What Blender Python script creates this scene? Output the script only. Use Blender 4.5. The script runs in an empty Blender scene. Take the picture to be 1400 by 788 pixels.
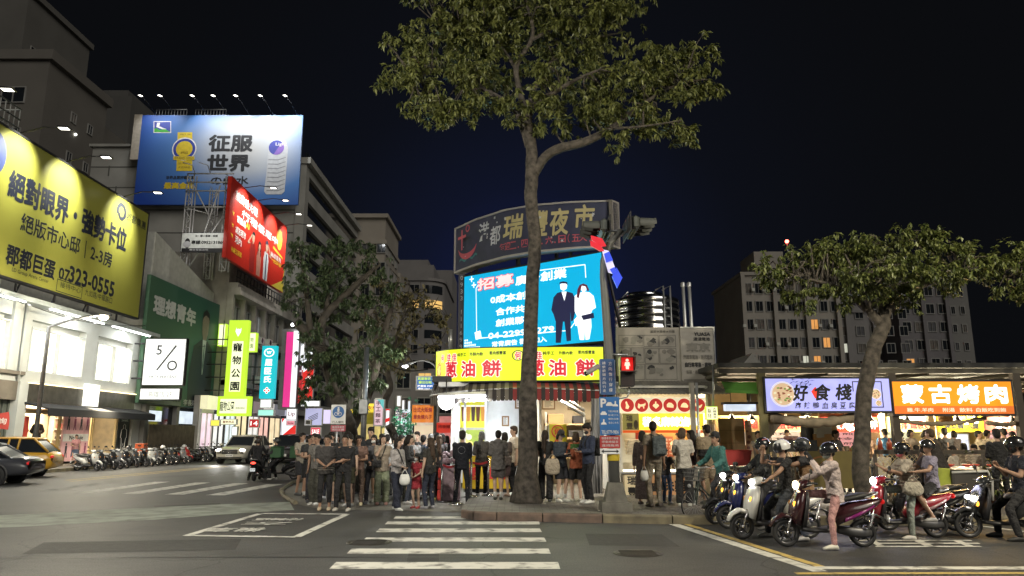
import bpy,bmesh,math,random
import numpy as np
from mathutils import Vector,Matrix
random.seed(7);rng=np.random.default_rng(11)
R=math.radians
SC=bpy.context.scene
COL=SC.collection
# camera, sky, sun, exposure
FPX,PITCH,CAMZ=1010.0,math.atan(202/1010.0),1.65
cam_d=bpy.data.cameras.new('camera');cam=bpy.data.objects.new('camera',cam_d);COL.objects.link(cam)
cam.location=(0,0,CAMZ);cam.rotation_euler=(math.pi/2+PITCH,0,0)
cam_d.sensor_width=36;cam_d.lens=FPX/1400*36;cam_d.clip_start=0.1;cam_d.clip_end=2000
SC.camera=cam
SC.view_settings.view_transform='Standard';SC.view_settings.look='None'
SC.view_settings.exposure=0.0;SC.view_settings.gamma=1
try:SC.view_settings.use_curve_mapping=False
except Exception:pass
SC.cycles.use_denoising=True
SC.cycles.max_bounces=5;SC.cycles.diffuse_bounces=3;SC.cycles.glossy_bounces=3;SC.cycles.transmission_bounces=4
SC.cycles.sample_clamp_indirect=2.0
SC.cycles.use_light_tree=True
world=bpy.data.worlds.new('World');SC.world=world;world.use_nodes=True
nt=world.node_tree;nt.nodes.clear()
def _n(t,**k):
 n=nt.nodes.new(t)
 for a,b in k.items():setattr(n,a,b)
 return n
w_out=_n('ShaderNodeOutputWorld')
SUN_EL,SUN_AZ=R(32),R(142)
sky=_n('ShaderNodeTexSky',sky_type='NISHITA');sky.sun_disc=False;sky.sun_elevation=SUN_EL;sky.sun_rotation=SUN_AZ
bg1=_n('ShaderNodeBackground');bg1.inputs[1].default_value=0.00006
nt.links.new(sky.outputs[0],bg1.inputs[0])
tc=_n('ShaderNodeTexCoord')
dot=_n('ShaderNodeVectorMath',operation='DOT_PRODUCT');gd=Vector((0.02,1,0.18)).normalized();dot.inputs[1].default_value=gd
nt.links.new(tc.outputs['Generated'],dot.inputs[0])
ramp=_n('ShaderNodeValToRGB');ramp.color_ramp.interpolation='B_SPLINE'
el=ramp.color_ramp.elements
el[0].position=0.40;el[0].color=(0.0032,0.0034,0.0040,1)
el[1].position=1.0;el[1].color=(0.0065,0.0095,0.040,1)
for p,c in((0.86,(0.0032,0.0035,0.0043,1)),(0.955,(0.0036,0.0042,0.0066,1)),(0.988,(0.0050,0.0068,0.0170,1))):
 e=el.new(p);e.color=c
nt.links.new(dot.outputs['Value'],ramp.inputs[0])
bg2=_n('ShaderNodeBackground');bg2.inputs[1].default_value=1.0
nt.links.new(ramp.outputs[0],bg2.inputs[0])
addsh=_n('ShaderNodeAddShader');nt.links.new(bg1.outputs[0],addsh.inputs[0]);nt.links.new(bg2.outputs[0],addsh.inputs[1])
nt.links.new(addsh.outputs[0],w_out.inputs[0])
sun_d=bpy.data.lights.new('sun','SUN');sun_d.energy=1.1;sun_d.angle=R(40);sun_d.color=(1.0,0.95,0.86)  # sun-type lamp standing in for city glow at night
sun=bpy.data.objects.new('sun',sun_d);COL.objects.link(sun)
sun.rotation_euler=Vector((math.sin(SUN_AZ)*math.cos(SUN_EL),math.cos(SUN_AZ)*math.cos(SUN_EL),math.sin(SUN_EL))).to_track_quat('Z','Y').to_euler()
# picture measurements -> places
CP,SP=math.cos(PITCH),math.sin(PITCH)
def ray(px,py):
 r=(px-700)/FPX;u=(394-py)/FPX
 return Vector((r,CP-u*SP,SP+u*CP))
def at(px,py,Y):
 d=ray(px,py);return Vector((0,0,CAMZ))+d*(Y/d.y)
def gnd(px,py,z=0.0):
 d=ray(px,py);return Vector((0,0,CAMZ))+d*((z-CAMZ)/d.z)
def onX(px,py,X):
 d=ray(px,py);return Vector((0,0,CAMZ))+d*(X/d.x)
MATS={}
def mat(name,col,rough=0.6,metal=0.0,var=0.12,scale=3.0,bump=0.0,spec=0.5,coat=0.0,island=False,bd=.02,col2=None,detail=6):
 if name in MATS:return MATS[name]
 m=bpy.data.materials.new(name);m.use_nodes=True;t=m.node_tree;b=t.nodes['Principled BSDF']
 b.inputs['Roughness'].default_value=rough;b.inputs['Metallic'].default_value=metal
 b.inputs['Specular IOR Level'].default_value=spec
 if coat:b.inputs['Coat Weight'].default_value=coat
 c=t.nodes.new('ShaderNodeTexCoord');nz=t.nodes.new('ShaderNodeTexNoise')
 nz.inputs['Scale'].default_value=scale;nz.inputs['Detail'].default_value=detail
 t.links.new(c.outputs['Object'],nz.inputs['Vector'])
 mx=t.nodes.new('ShaderNodeMix');mx.data_type='RGBA'
 if col2 is None:
  lo=[max(0,x*(1-var))for x in col];hi=[min(1,x*(1+var))for x in col]
 else:lo,hi=col,col2
 mx.inputs[6].default_value=(*lo,1);mx.inputs[7].default_value=(*hi,1)
 mr=t.nodes.new('ShaderNodeMapRange');mr.inputs[1].default_value=0.3;mr.inputs[2].default_value=0.7
 if island:
  g=t.nodes.new('ShaderNodeNewGeometry');t.links.new(g.outputs['Random Per Island'],mr.inputs[0]);mr.inputs[1].default_value=0;mr.inputs[2].default_value=1
 else:t.links.new(nz.outputs[0],mr.inputs[0])
 t.links.new(mr.outputs[0],mx.inputs[0]);t.links.new(mx.outputs[2],b.inputs['Base Color'])
 if bump:
  bp=t.nodes.new('ShaderNodeBump');bp.inputs['Strength'].default_value=bump;bp.inputs['Distance'].default_value=bd
  n2=t.nodes.new('ShaderNodeTexNoise');n2.inputs['Scale'].default_value=scale*8;n2.inputs['Detail'].default_value=4
  t.links.new(c.outputs['Object'],n2.inputs['Vector']);t.links.new(n2.outputs[0],bp.inputs['Height']);t.links.new(bp.outputs[0],b.inputs['Normal'])
 MATS[name]=m;return m
def emis(name,col,s=1.0,var=0.06,scale=2.0):
 """glowing material: lamps, lit signs, screens, and plain surfaces given a glow"""
 if name in MATS:return MATS[name]
 m=bpy.data.materials.new(name);m.use_nodes=True;t=m.node_tree;b=t.nodes['Principled BSDF']
 b.inputs['Base Color'].default_value=(*[x*0.5 for x in col],1);b.inputs['Roughness'].default_value=0.4
 b.inputs['Emission Strength'].default_value=s
 c=t.nodes.new('ShaderNodeTexCoord');nz=t.nodes.new('ShaderNodeTexNoise');nz.inputs['Scale'].default_value=scale
 t.links.new(c.outputs['Object'],nz.inputs['Vector'])
 mx=t.nodes.new('ShaderNodeMix');mx.data_type='RGBA'
 mx.inputs[6].default_value=(*[x*(1-var)for x in col],1);mx.inputs[7].default_value=(*[x*(1+var)for x in col],1)
 t.links.new(nz.outputs[0],mx.inputs[0]);t.links.new(mx.outputs[2],b.inputs['Emission Color'])
 MATS[name]=m;return m
def s2l(r,g,b):
 f=lambda c:(c/255/12.92)if c/255<=0.04045 else((c/255+0.055)/1.055)**2.4
 return(f(r),f(g),f(b))
class MB:
 def __init__(s):s.v=[];s.f=[];s.mi=[];s.sm=[]
 def add(s,vs,fs,mi=0,smooth=False):
  o=len(s.v);s.v.extend([tuple(p)for p in vs])
  for f in fs:s.f.append([i+o for i in f]);s.mi.append(mi);s.sm.append(smooth)
  return s
 def box(s,a,b,mi=0):
  x0,y0,z0=a;x1,y1,z1=b
  return s.add([(x0,y0,z0),(x1,y0,z0),(x1,y1,z0),(x0,y1,z0),(x0,y0,z1),(x1,y0,z1),(x1,y1,z1),(x0,y1,z1)],[(0,3,2,1),(4,5,6,7),(0,1,5,4),(1,2,6,5),(2,3,7,6),(3,0,4,7)],mi)
 def bbox(s,c,size,rz=0,mi=0,bev=0.0):
  """box about c turned by rz, its edges chamfered by bev"""
  hx,hy,hz=[q/2 for q in size];M=Matrix.Rotation(rz,3,'Z');c=Vector(c)
  if bev<=0:
   pts=[Vector((x,y,z))for z in(-hz,hz)for x,y in((-hx,-hy),(hx,-hy),(hx,hy),(-hx,hy))]
   return s.add([M@p+c for p in pts],[(0,3,2,1),(4,5,6,7),(0,1,5,4),(1,2,6,5),(2,3,7,6),(3,0,4,7)],mi)
  def ring(z,i):return[(hx-i,-hy+0*i+(bev if i==0 else i),z)]
  rings=[]
  for z,i in((-hz,bev),(-hz+bev,0),(hz-bev,0),(hz,bev)):
   x,y=hx-i,hy-i;b2=bev
   rings.append([(x-b2,-y,z),(x,-y+b2,z),(x,y-b2,z),(x-b2,y,z),(-x+b2,y,z),(-x,y-b2,z),(-x,-y+b2,z),(-x+b2,-y,z)])
  return s.loft([[M@Vector(p)+c for p in r]for r in rings],mi=mi)
 def loft(s,rings,mi=0,smooth=False,caps=True,closed=True):
  n=len(rings[0]);vs=[p for r in rings for p in r];fs=[]
  for i in range(len(rings)-1):
   for j in range(n if closed else n-1):
    k=(j+1)%n
    fs.append((i*n+j,i*n+k,(i+1)*n+k,(i+1)*n+j))
  if caps and closed:fs.append(tuple(range(n-1,-1,-1)));fs.append(tuple((len(rings)-1)*n+j for j in range(n)))
  return s.add(vs,fs,mi,smooth)
 def tube(s,pts,r,seg=8,mi=0,smooth=True,caps=True,flat=1.0):
  pts=[Vector(p)for p in pts];rs=r if isinstance(r,(list,tuple))else[r]*len(pts);rings=[];prev=None
  for i,p in enumerate(pts):
   d=(pts[min(i+1,len(pts)-1)]-pts[max(i-1,0)]);d=d.normalized()if d.length>1e-9 else Vector((0,0,1))
   if prev is None:
    a=Vector((0,0,1))if abs(d.z)<0.9 else Vector((1,0,0));u=d.cross(a).normalized()
   else:u=(prev-d*prev.dot(d));u=u.normalized()if u.length>1e-6 else d.orthogonal().normalized()
   prev=u;w=d.cross(u)
   rings.append([p+(u*math.cos(2*math.pi*k/seg)+w*math.sin(2*math.pi*k/seg)*flat)*rs[i]for k in range(seg)])
  return s.loft(rings,mi,smooth,caps)
 def lathe(s,prof,c=(0,0,0),axis=(0,0,1),seg=20,mi=0,smooth=True,caps=False):
  d=Vector(axis).normalized();u=d.orthogonal().normalized();w=d.cross(u);c=Vector(c)
  rings=[[c+d*z+(u*math.cos(2*math.pi*k/seg)+w*math.sin(2*math.pi*k/seg))*r for k in range(seg)]for r,z in prof]
  return s.loft(rings,mi,smooth,caps)
 def ell(s,c,r,seg=10,rings=7,mi=0,M=None):
  c=Vector(c);r=r if isinstance(r,(tuple,list))else(r,r,r);vs=[];fs=[]
  for i in range(1,rings):
   a=math.pi*i/rings
   for j in range(seg):
    b=2*math.pi*j/seg;vs.append(Vector((r[0]*math.sin(a)*math.cos(b),r[1]*math.sin(a)*math.sin(b),r[2]*math.cos(a))))
  vs+=[Vector((0,0,r[2])),Vector((0,0,-r[2]))];T=len(vs)-2
  for i in range(rings-2):
   for j in range(seg):k=(j+1)%seg;fs.append((i*seg+j,(i+1)*seg+j,(i+1)*seg+k,i*seg+k))
  for j in range(seg):k=(j+1)%seg;fs.append((T,j,k));fs.append((T+1,(rings-2)*seg+k,(rings-2)*seg+j))
  return s.add([(M@p if M else p)+c for p in vs],fs,mi,True)
 def cap(s,p0,p1,r0,r1,seg=10,mi=0,flat=1.0):
  """tapered limb with round ends"""
  p0=Vector(p0);p1=Vector(p1);d=(p1-p0);d=d.normalized()if d.length>1e-6 else Vector((0,0,1))
  return s.tube([p0-d*r0*0.95,p0-d*r0*0.6,p0,p1,p1+d*r1*0.6,p1+d*r1*0.95],[r0*0.25,r0*0.8,r0,r1,r1*0.8,r1*0.25],seg,mi,True,True,flat)
 def poly(s,pts,mi=0):return s.add(pts,[tuple(range(len(pts)))],mi)
 def prism(s,pts2,fm,d0,d1,mi=0):
  """outline in (u, v) given by fm(u, v, depth) from depth d0 to d1"""
  return s.loft([[fm(u,v,d0)for u,v in pts2],[fm(u,v,d1)for u,v in pts2]],mi)
 def build(s,name,mats,parent=None,local=False,bev=0):
  me=bpy.data.meshes.new(name);V=s.v
  if parent is not None and not local:
   M=wmat(parent).inverted();V=[M@Vector(p)for p in V]
  me.from_pydata([tuple(p)for p in V],[],s.f)
  for m in(mats if isinstance(mats,(list,tuple))else[mats]):me.materials.append(m)
  me.polygons.foreach_set('material_index',s.mi);me.polygons.foreach_set('use_smooth',s.sm);me.update()
  o=bpy.data.objects.new(name,me);COL.objects.link(o)
  if parent is not None:o.parent=parent
  return o
def wmat(o):
 M=o.matrix_basis.copy()
 while o.parent is not None:o=o.parent;M=o.matrix_basis@M
 return M
def tag(o,label=None,cat=None,group=None,kind=None):
 if label:o['label']=label
 if cat:o['category']=cat
 if group:o['group']=group
 if kind:o['kind']=kind
 return o
def thing(name,label,cat,loc=(0,0,0),rz=0,group=None):
 o=bpy.data.objects.new(name,None);COL.objects.link(o);o.location=loc;o.rotation_euler=(0,0,rz);o.empty_display_size=0.2
 return tag(o,label,cat,group)
def copy_tree(o,parent=None):
 c=o.copy();COL.objects.link(c)
 if parent is not None:c.parent=parent
 for ch in list(o.children):copy_tree(ch,c)
 return c
def structure(mb,name,m):return tag(mb.build(name,m),kind='structure')
def fplane(o,u,v):
 """(a, b, depth) on the plane through o with right u, up v; depth is towards the viewer of the sign"""
 o,u,v=Vector(o),Vector(u).normalized(),Vector(v).normalized();n=u.cross(v)
 return lambda a,b,d=0.0:o+u*a+v*b+n*d
VZ=Vector((0,0,1));VX=Vector((1,0,0));VY=Vector((0,1,0))
_TXT={}
def glyphs(body,bold=0.0,line=1.15,shear=0.0):
 k=(body,bold,line,shear)
 if k in _TXT:return _TXT[k]
 c=bpy.data.curves.new('t','FONT');c.body=body;c.size=1;c.offset=bold;c.resolution_u=2;c.space_line=line;c.shear=shear;c.align_x='CENTER'
 o=bpy.data.objects.new('t',c);me=bpy.data.meshes.new_from_object(o)
 vs=np.array([v.co[:2]for v in me.vertices])if len(me.vertices)else np.zeros((1,2));fs=[tuple(p.vertices)for p in me.polygons]
 bpy.data.objects.remove(o);bpy.data.curves.remove(c);bpy.data.meshes.remove(me)
 lo,hi=vs.min(0),vs.max(0);vs=vs-(lo+hi)/2
 _TXT[k]=(vs,fs,hi-lo);return _TXT[k]
def add_text(mb,body,fm,cx,cy,w=None,h=None,bold=0.02,d=0.012,mi=0,line=1.15,shear=0.0):
 """lettering centred at (cx, cy) of the sign plane, fitted to width w and/or height h; heavy strokes are drawn over themselves a little apart"""
 if bold>0.018:
  e=(bold-0.004);vs,fs,sz=glyphs(body,0.0,line,shear);k=(h/sz[1])if h else(w/sz[0]);e*=k
  for i,(dx,dy)in enumerate(((0,0),(1,0),(-1,0),(0,1),(0,-1),(.7,.7),(-.7,-.7),(.7,-.7),(-.7,.7))):
   add_text(mb,body,fm,cx+dx*e,cy+dy*e,(w-2*e)if w else None,(h-2*e)if h else None,0.0,d+i*.0006,mi,line,shear)
  return mb
 vs,fs,sz=glyphs(body,bold,line,shear)
 sy=h/sz[1]if h else w/sz[0];sx=w/sz[0]if w else sy
 mb.add([fm(cx+p[0]*sx,cy+p[1]*sy,d)for p in vs],fs,mi);return mb
def circ(cx,cy,r,n=24,ry=None,a0=0):return[(cx+r*math.cos(a0+2*math.pi*i/n),cy+(ry or r)*math.sin(a0+2*math.pi*i/n))for i in range(n)]
def rect(x0,y0,x1,y1):return[(x0,y0),(x1,y0),(x1,y1),(x0,y1)]
def flat(mb,pts2,fm,d,mi=0):return mb.poly([fm(u,v,d)for u,v in pts2],mi)
def lamp(kind,loc,energy,col=(1,1,1),parent=None,target=None,size=0.3,size_y=None,spot=70,blend=0.6,name='bulb',radius=None):
 d=bpy.data.lights.new(name,kind);d.energy=energy;d.color=col
 if kind=='AREA':
  d.size=size
  if size_y:d.shape='RECTANGLE';d.size_y=size_y
 if kind in('POINT','SPOT'):d.shadow_soft_size=radius or 0.08
 if kind=='SPOT':d.spot_size=R(spot);d.spot_blend=blend
 o=bpy.data.objects.new(name,d);COL.objects.link(o);o.location=loc
 if target is not None:o.rotation_euler=(Vector(target)-Vector(loc)).to_track_quat('-Z','Y').to_euler()
 if parent is not None:
  M=wmat(parent).inverted();mw=Matrix.LocRotScale(o.location,o.rotation_euler,None);o.matrix_basis=M@mw;o.parent=parent
 return o
white=mat('white_paint',(0.72,0.72,0.70),0.5);black=mat('black_plastic',(0.012,0.012,0.013),0.35,var=0.3)
rubber=mat('rubber',(0.014,0.014,0.015),0.75,var=0.3);chrome=mat('bright_metal',(0.6,0.6,0.62),0.22,1.0)
steel=mat('galvanised_steel',(0.32,0.33,0.34),0.42,0.8,var=0.2,scale=6);dsteel=mat('dark_steel',(0.05,0.05,0.055),0.5,0.6)
concrete=mat('concrete',(0.27,0.26,0.24),0.85,var=0.25,scale=1.2,bump=0.2)
glass_dark=mat('dark_glass',(0.015,0.018,0.022),0.08,0,spec=0.8)
ink=mat('black_ink',(0.012,0.012,0.014),0.6)
# the ground
def worn(name,col,under,lo,hi,scale=6):
 m=mat(name,under,0.75,col2=col,scale=scale,detail=10)
 for n in m.node_tree.nodes:
  if n.type=='MAP_RANGE':n.inputs[1].default_value=lo;n.inputs[2].default_value=hi
 return m
ASPH=(0.052,0.051,0.049)
asphalt=mat('asphalt',(0.048,0.048,0.048),0.62,col2=(0.074,0.073,0.071),scale=0.55,bump=0.35,detail=12,spec=0.4)
at_=asphalt.node_tree;bs_=at_.nodes['Principled BSDF'];cur=bs_.inputs['Base Color'].links[0].from_socket;tcn=[n for n in at_.nodes if n.type=='TEX_COORD'][0]
def mul(cur,node_out,lo,hi,c0,c1,at_=at_):
 r=at_.nodes.new('ShaderNodeMapRange');r.inputs[1].default_value=lo;r.inputs[2].default_value=hi;r.inputs[3].default_value=c0;r.inputs[4].default_value=c1;at_.links.new(node_out,r.inputs[0])
 m=at_.nodes.new('ShaderNodeMix');m.data_type='RGBA';m.blend_type='MULTIPLY';m.inputs[0].default_value=1;at_.links.new(cur,m.inputs[6]);at_.links.new(r.outputs[0],m.inputs[7]);return m.outputs[2]
wp=at_.nodes.new('ShaderNodeTexNoise');wp.inputs['Scale'].default_value=.9;wp.inputs['Detail'].default_value=5;at_.links.new(tcn.outputs['Object'],wp.inputs['Vector'])
vm=at_.nodes.new('ShaderNodeVectorMath');vm.operation='ADD';at_.links.new(tcn.outputs['Object'],vm.inputs[0]);at_.links.new(wp.outputs['Color'],vm.inputs[1])
vo=at_.nodes.new('ShaderNodeTexVoronoi');vo.feature='DISTANCE_TO_EDGE';vo.inputs['Scale'].default_value=.22;at_.links.new(vm.outputs[0],vo.inputs['Vector']);cur=mul(cur,vo.outputs['Distance'],0.0,.006,.45,1)
sp_=at_.nodes.new('ShaderNodeTexNoise');sp_.inputs['Scale'].default_value=45;sp_.inputs['Detail'].default_value=2;at_.links.new(tcn.outputs['Object'],sp_.inputs['Vector']);cur=mul(cur,sp_.outputs[0],.35,.65,.62,1.4)
st_=at_.nodes.new('ShaderNodeTexNoise');st_.inputs['Scale'].default_value=.35;st_.inputs['Detail'].default_value=3;st_.inputs['Distortion'].default_value=1.5;at_.links.new(tcn.outputs['Object'],st_.inputs['Vector']);cur=mul(cur,st_.outputs[0],.30,.42,.6,1)
at_.links.new(cur,bs_.inputs['Base Color'])
paint=worn('worn_white_paint',(0.62,0.61,0.56),(0.12,0.117,0.11),0.30,0.50,4)
paint_y=worn('worn_yellow_paint',(0.55,0.40,0.12),(0.14,0.12,0.08),0.28,0.5)
paint_g=worn('worn_grey_green_paint',(0.30,0.33,0.285),(0.11,0.115,0.10),0.25,0.62,2.2)
paint_old=worn('old_faded_paint',(0.26,0.255,0.24),(0.07,0.07,0.067),0.38,0.65,3)
structure(MB().poly([(-260,-60,0),(260,-60,0),(260,700,0),(-260,700,0)]),'road',asphalt)
structure(MB().poly([(-30,8.93,.004),(30,8.93,.004),(30,9.0,.004),(-30,9.0,.004)]).poly([(-30,10.55,.004),(-.6,10.75,.004),(-.6,10.79,.004),(-30,10.6,.004)]),'road_seam_strip',mat('tar',(0.02,0.02,0.02),0.5))
def g(px,py,z):p=gnd(px,py,0);return Vector((p.x,p.y,z))
def quad_px(mb,pts,z=0.004):return mb.poly([g(x,y,z)for x,y in pts])
def line_px(mb,a,b,w,z=0.004):
 a,b=g(*a,z),g(*b,z);n=(b-a).cross(VZ).normalized()*(w/2)
 return mb.poly([a-n,b-n,b+n,a+n])
for(xl,xr,y0,y1)in((538,737,706.5,709.5),(526,738,713.5,717.5),(514,741,723,728),(495,747,735.5,741),(474,753,750.5,757.5),(450,766,769,778.5)):
 mb=MB();quad_px(mb,[(xl,y1),(xr,y1),(xr-(3 if xr>740 else 1),y0),(xl+8*(y1-y0)/8,y0)])
 structure(mb,'crosswalk_marking',paint)
for(ax,ay,bx,by)in((62,672,160,657),(118,674,222,659),(178,675.5,278,660),(238,676.5,330,661),(294,677.5,376,662.5)):
 mb=MB();line_px(mb,(ax,ay),(bx,by),0.55);structure(mb,'crosswalk_marking',paint_old if ax<100 else paint)
mb=MB()
box=[(255,733),(356,702.5),(474,703.5),(405,735)]
for i in range(4):line_px(mb,box[i],box[(i+1)%4],0.15,0.004+0.0015*i)
structure(mb,'turn_box_marking',paint)
c0,cx1,cy1=g(365,717,.012),(g(440,719,0)-g(310,719,0)).normalized(),(g(365,703,0)-g(362,733,0)).normalized()
mb=MB();fm=fplane(c0,-cx1,-VY)
add_text(mb,'待轉區',fm,0,-0.72,w=1.0,h=.42,bold=.03,d=0)
add_text(mb,'左',fm,0.02,0.0,w=.9,h=.5,bold=.02,d=0);add_text(mb,'機車',fm,0.25,.95,w=1.0,h=.6,bold=.02,d=0)
structure(mb,'turn_box_lettering_marking',paint)
mb=MB();quad_px(mb,[(-260,742),(0,722),(210,711),(330,702),(402,697.5),(396,686.5),(300,690),(150,697),(0,705),(-260,718)],.003);structure(mb,'faded_bike_path_surface',paint_g)
mb=MB();line_px(mb,(90,657),(308,637),.14);line_px(mb,(97,658.6),(312,638),.14);structure(mb,'centre_line_marking',paint_y)
mb=MB();line_px(mb,(286,651),(330,645),.15);line_px(mb,(300,641),(330,637),.15);line_px(mb,(120,651),(296,634.5),.12);structure(mb,'lane_line_marking',paint_old)
mb=MB();line_px(mb,(904,711.5),(1122,782),.2);structure(mb,'lane_line_marking',paint)
mb=MB();line_px(mb,(921,711.5),(1128,777),.13);structure(mb,'edge_line_marking',paint_y)
mb=MB();a=g(1112,779,.006);mb.poly([a,a+Vector((8,-.1,0)),a+Vector((8,.16,0)),a+Vector((-.12,.2,0))]);structure(mb,'stop_line_marking',paint)
mb=MB();a=g(1090,786,.006);mb.poly([a,a+Vector((8,0.05,0)),a+Vector((8,.17,0)),a+Vector((0,.12,0))]);structure(mb,'edge_line_marking',paint_y)
mb=MB();line_px(mb,(960,704),(1290,716),.12);line_px(mb,(1318,716.5),(1460,735),.13);structure(mb,'lane_line_marking',paint)
mb=MB();fm=fplane(g(1252,744,.005),-VX,-VY)
mb2=[rect(-1.0,-.42,.95,-.32),rect(-1.0,-.1,.8,0.02),rect(-.9,.25,.7,.36),rect(-.2,-.42,-.06,.36),rect(.55,-.3,.66,.3),rect(-.8,-.3,-.68,.3)]
for i,r_ in enumerate(mb2):flat(mb,[(x+.25*y,y)for x,y in r_],fm,.0012*i)
structure(mb,'waiting_box_lettering_marking',paint)
pa=mat('patched_asphalt',(0.026,0.026,0.026),.7,col2=(.045,.044,.042),scale=8,bump=.4)
for pts in(((60,742),(330,737),(322,752),(30,758)),((560,752),(600,752),(600,768),(556,768)),((800,730),(905,731),(930,748),(806,746)),((210,692),(300,688),(306,693),(214,697.5))):mb=MB();quad_px(mb,pts,.0025);structure(mb,'road_patch_surface',pa)
for px,py in((872,757),(505,742)):
 c=g(px,py,0);t=thing('manhole_cover','round iron manhole cover in the road %s'%('near the yellow line' if px>700 else 'beside the turn box'),'manhole cover',c);MB().lathe([(.36,.003),(.36,.007),(.31,.007)],c,seg=24).build('rim',mat('iron',(.06,.055,.05),.5,.6),t);m=MB();m.lathe([(.305,.003),(.305,.006)],c,seg=24,caps=True)
 for i in range(-3,4):m.box((c.x-.25,c.y+i*.075-.015,.0065),(c.x+.25,c.y+i*.075+.015,.011))
 m.build('lid',mat('iron',(.06,.055,.05),.5,.6),t)
tile=mat('pavement_tile',(0.17,0.16,0.145),0.7,var=0.3,scale=2.5,bump=0.3)
tt=tile.node_tree;br=tt.nodes.new('ShaderNodeTexBrick');br.inputs['Scale'].default_value=1.6;br.inputs['Mortar Size'].default_value=.012;br.inputs['Color1'].default_value=(1,1,1,1);br.inputs['Color2'].default_value=(.7,.7,.7,1);br.inputs['Mortar'].default_value=(.25,.25,.25,1)
tt.links.new([n for n in tt.nodes if n.type=='TEX_COORD'][0].outputs['Object'],br.inputs['Vector']);tb=tt.nodes['Principled BSDF'];tt.links.new(mul(tb.inputs['Base Color'].links[0].from_socket,br.outputs['Color'],0,1,0,1,tt),tb.inputs['Base Color'])
kerb_m=worn('stained_kerb',(0.16,0.11,0.085),(0.05,0.04,0.035),0.3,0.65,3.0)
kerb_y=worn('stained_pale_kerb',(0.22,0.19,0.12),(0.08,0.07,0.05),0.3,0.65,3.0)
ramp_m=mat('pale_paving',(0.12,0.115,0.105),0.72,col2=(0.20,0.19,0.165),scale=1.6,bump=0.3)
KX0,KX1=-1.05,40
ktop=0.16
fr=[(-1.05,15.75),(-.78,15.42),(-.3,15.2),(.6,15.05),(1.75,14.85),(3.05,14.62),(9,14.42),(40,14.0)]
mb=MB()
mb.loft([[(x,y+.16,ktop-.004)for x,y in fr]+[(40,32,ktop-.004),(-1.05,32,ktop-.004)],[(x,y+.16,-.1)for x,y in fr]+[(40,32,-.1),(-1.05,32,-.1)]])
structure(mb,'pavement',tile)
for i in range(len(fr)-1):
 (x0,y0),(x1,y1)=fr[i],fr[i+1];dx=Vector((x1-x0,y1-y0,0)).normalized()*.012
 mb=MB();mb.loft([[(x0+dx.x,y0,-.05),(x0+dx.x,y0+.17,-.05),(x0+dx.x,y0+.17,ktop),(x0+dx.x,y0+.025,ktop),(x0+dx.x,y0,ktop-.03)],[(x1-dx.x,y1,-.05),(x1-dx.x,y1+.17,-.05),(x1-dx.x,y1+.17,ktop),(x1-dx.x,y1+.025,ktop),(x1-dx.x,y1,ktop-.03)]])
 structure(mb,'kerb',kerb_m if x0<1.7 else kerb_y)
pts=[g(x,y,.008)for x,y in((640,700),(612,700.5),(560,699),(440,697),(404,690),(388,680),(392,668),(420,657))];mb=MB();c0=Vector((-1.0,24,.008))
for p,q in zip([Vector((.5,16.4,.008))]+pts,pts+[Vector((-6,60,.008))]):mb.poly([p,q,c0])
mb.poly([Vector((-6,60,.008)),Vector((-1.0,60,.008)),c0]);structure(mb,'corner_path',ramp_m)
mb=MB();c=[g(x,y,.03)for x,y in((404,690),(388,680),(384,672),(398,662),(424,655))];mb.tube(c,.06,6,smooth=False);structure(mb,'corner_kerb',kerb_y)
mb=MB();mb.box((-24.5,-20,-.1),(-21.2,78,.13));mb.box((-28,78,-.1),(-21.2,140,.13));structure(mb,'pavement',tile)
mb=MB();mb.box((-21.2,-20,-.1),(-21.0,140,.15));structure(mb,'kerb',kerb_y)
# the shop street on the left: facades stand on planes x = const
def grad_mat(name,stops,axis='Z',coord='Generated',emit=0,rough=0.55,radial=None):
 m=bpy.data.materials.new(name);m.use_nodes=True;t=m.node_tree;b=t.nodes['Principled BSDF'];b.inputs['Roughness'].default_value=rough
 c=t.nodes.new('ShaderNodeTexCoord');r=t.nodes.new('ShaderNodeValToRGB')
 if radial:
  v=t.nodes.new('ShaderNodeVectorMath');v.operation='SUBTRACT';v.inputs[1].default_value=radial[0]
  s=t.nodes.new('ShaderNodeVectorMath');s.operation='MULTIPLY';s.inputs[1].default_value=radial[1]
  l=t.nodes.new('ShaderNodeVectorMath');l.operation='LENGTH'
  t.links.new(c.outputs[coord],v.inputs[0]);t.links.new(v.outputs[0],s.inputs[0]);t.links.new(s.outputs[0],l.inputs[0]);t.links.new(l.outputs['Value'],r.inputs[0])
 else:
  s=t.nodes.new('ShaderNodeSeparateXYZ');t.links.new(c.outputs[coord],s.inputs[0]);t.links.new(s.outputs[axis],r.inputs[0])
 e=r.color_ramp.elements;e[0].position,e[0].color=stops[0][0],(*stops[0][1],1);e[1].position,e[1].color=stops[-1][0],(*stops[-1][1],1)
 for p,col in stops[1:-1]:q=e.new(p);q.color=(*col,1)
 t.links.new(r.outputs[0],b.inputs['Base Color'])
 if emit:t.links.new(r.outputs[0],b.inputs['Emission Color']);b.inputs['Emission Strength'].default_value=emit
 return m
plaster=mat('pale_plaster',(0.50,0.52,0.50),0.7,var=0.1,scale=0.8)
grey_wall=mat('grey_render',(0.26,0.255,0.24),0.85,var=0.2,scale=0.5,bump=0.15)
brown_wall=mat('brown_render',(0.17,0.15,0.12),0.85,var=0.25,scale=1.2,bump=0.3)
lit_win=emis('lit_shop_window',(1.0,0.95,0.80),1.7,var=0.12,scale=0.8)
warm_room=mat('warm_shop_wall',(0.75,0.62,0.42),0.6)
def fx(X,y0=0,z0=0):return fplane((X,y0,z0),VY,VZ)
def ff(Y,x0=0,z0=0):return fplane((x0,Y,z0),VX,VZ)
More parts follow.
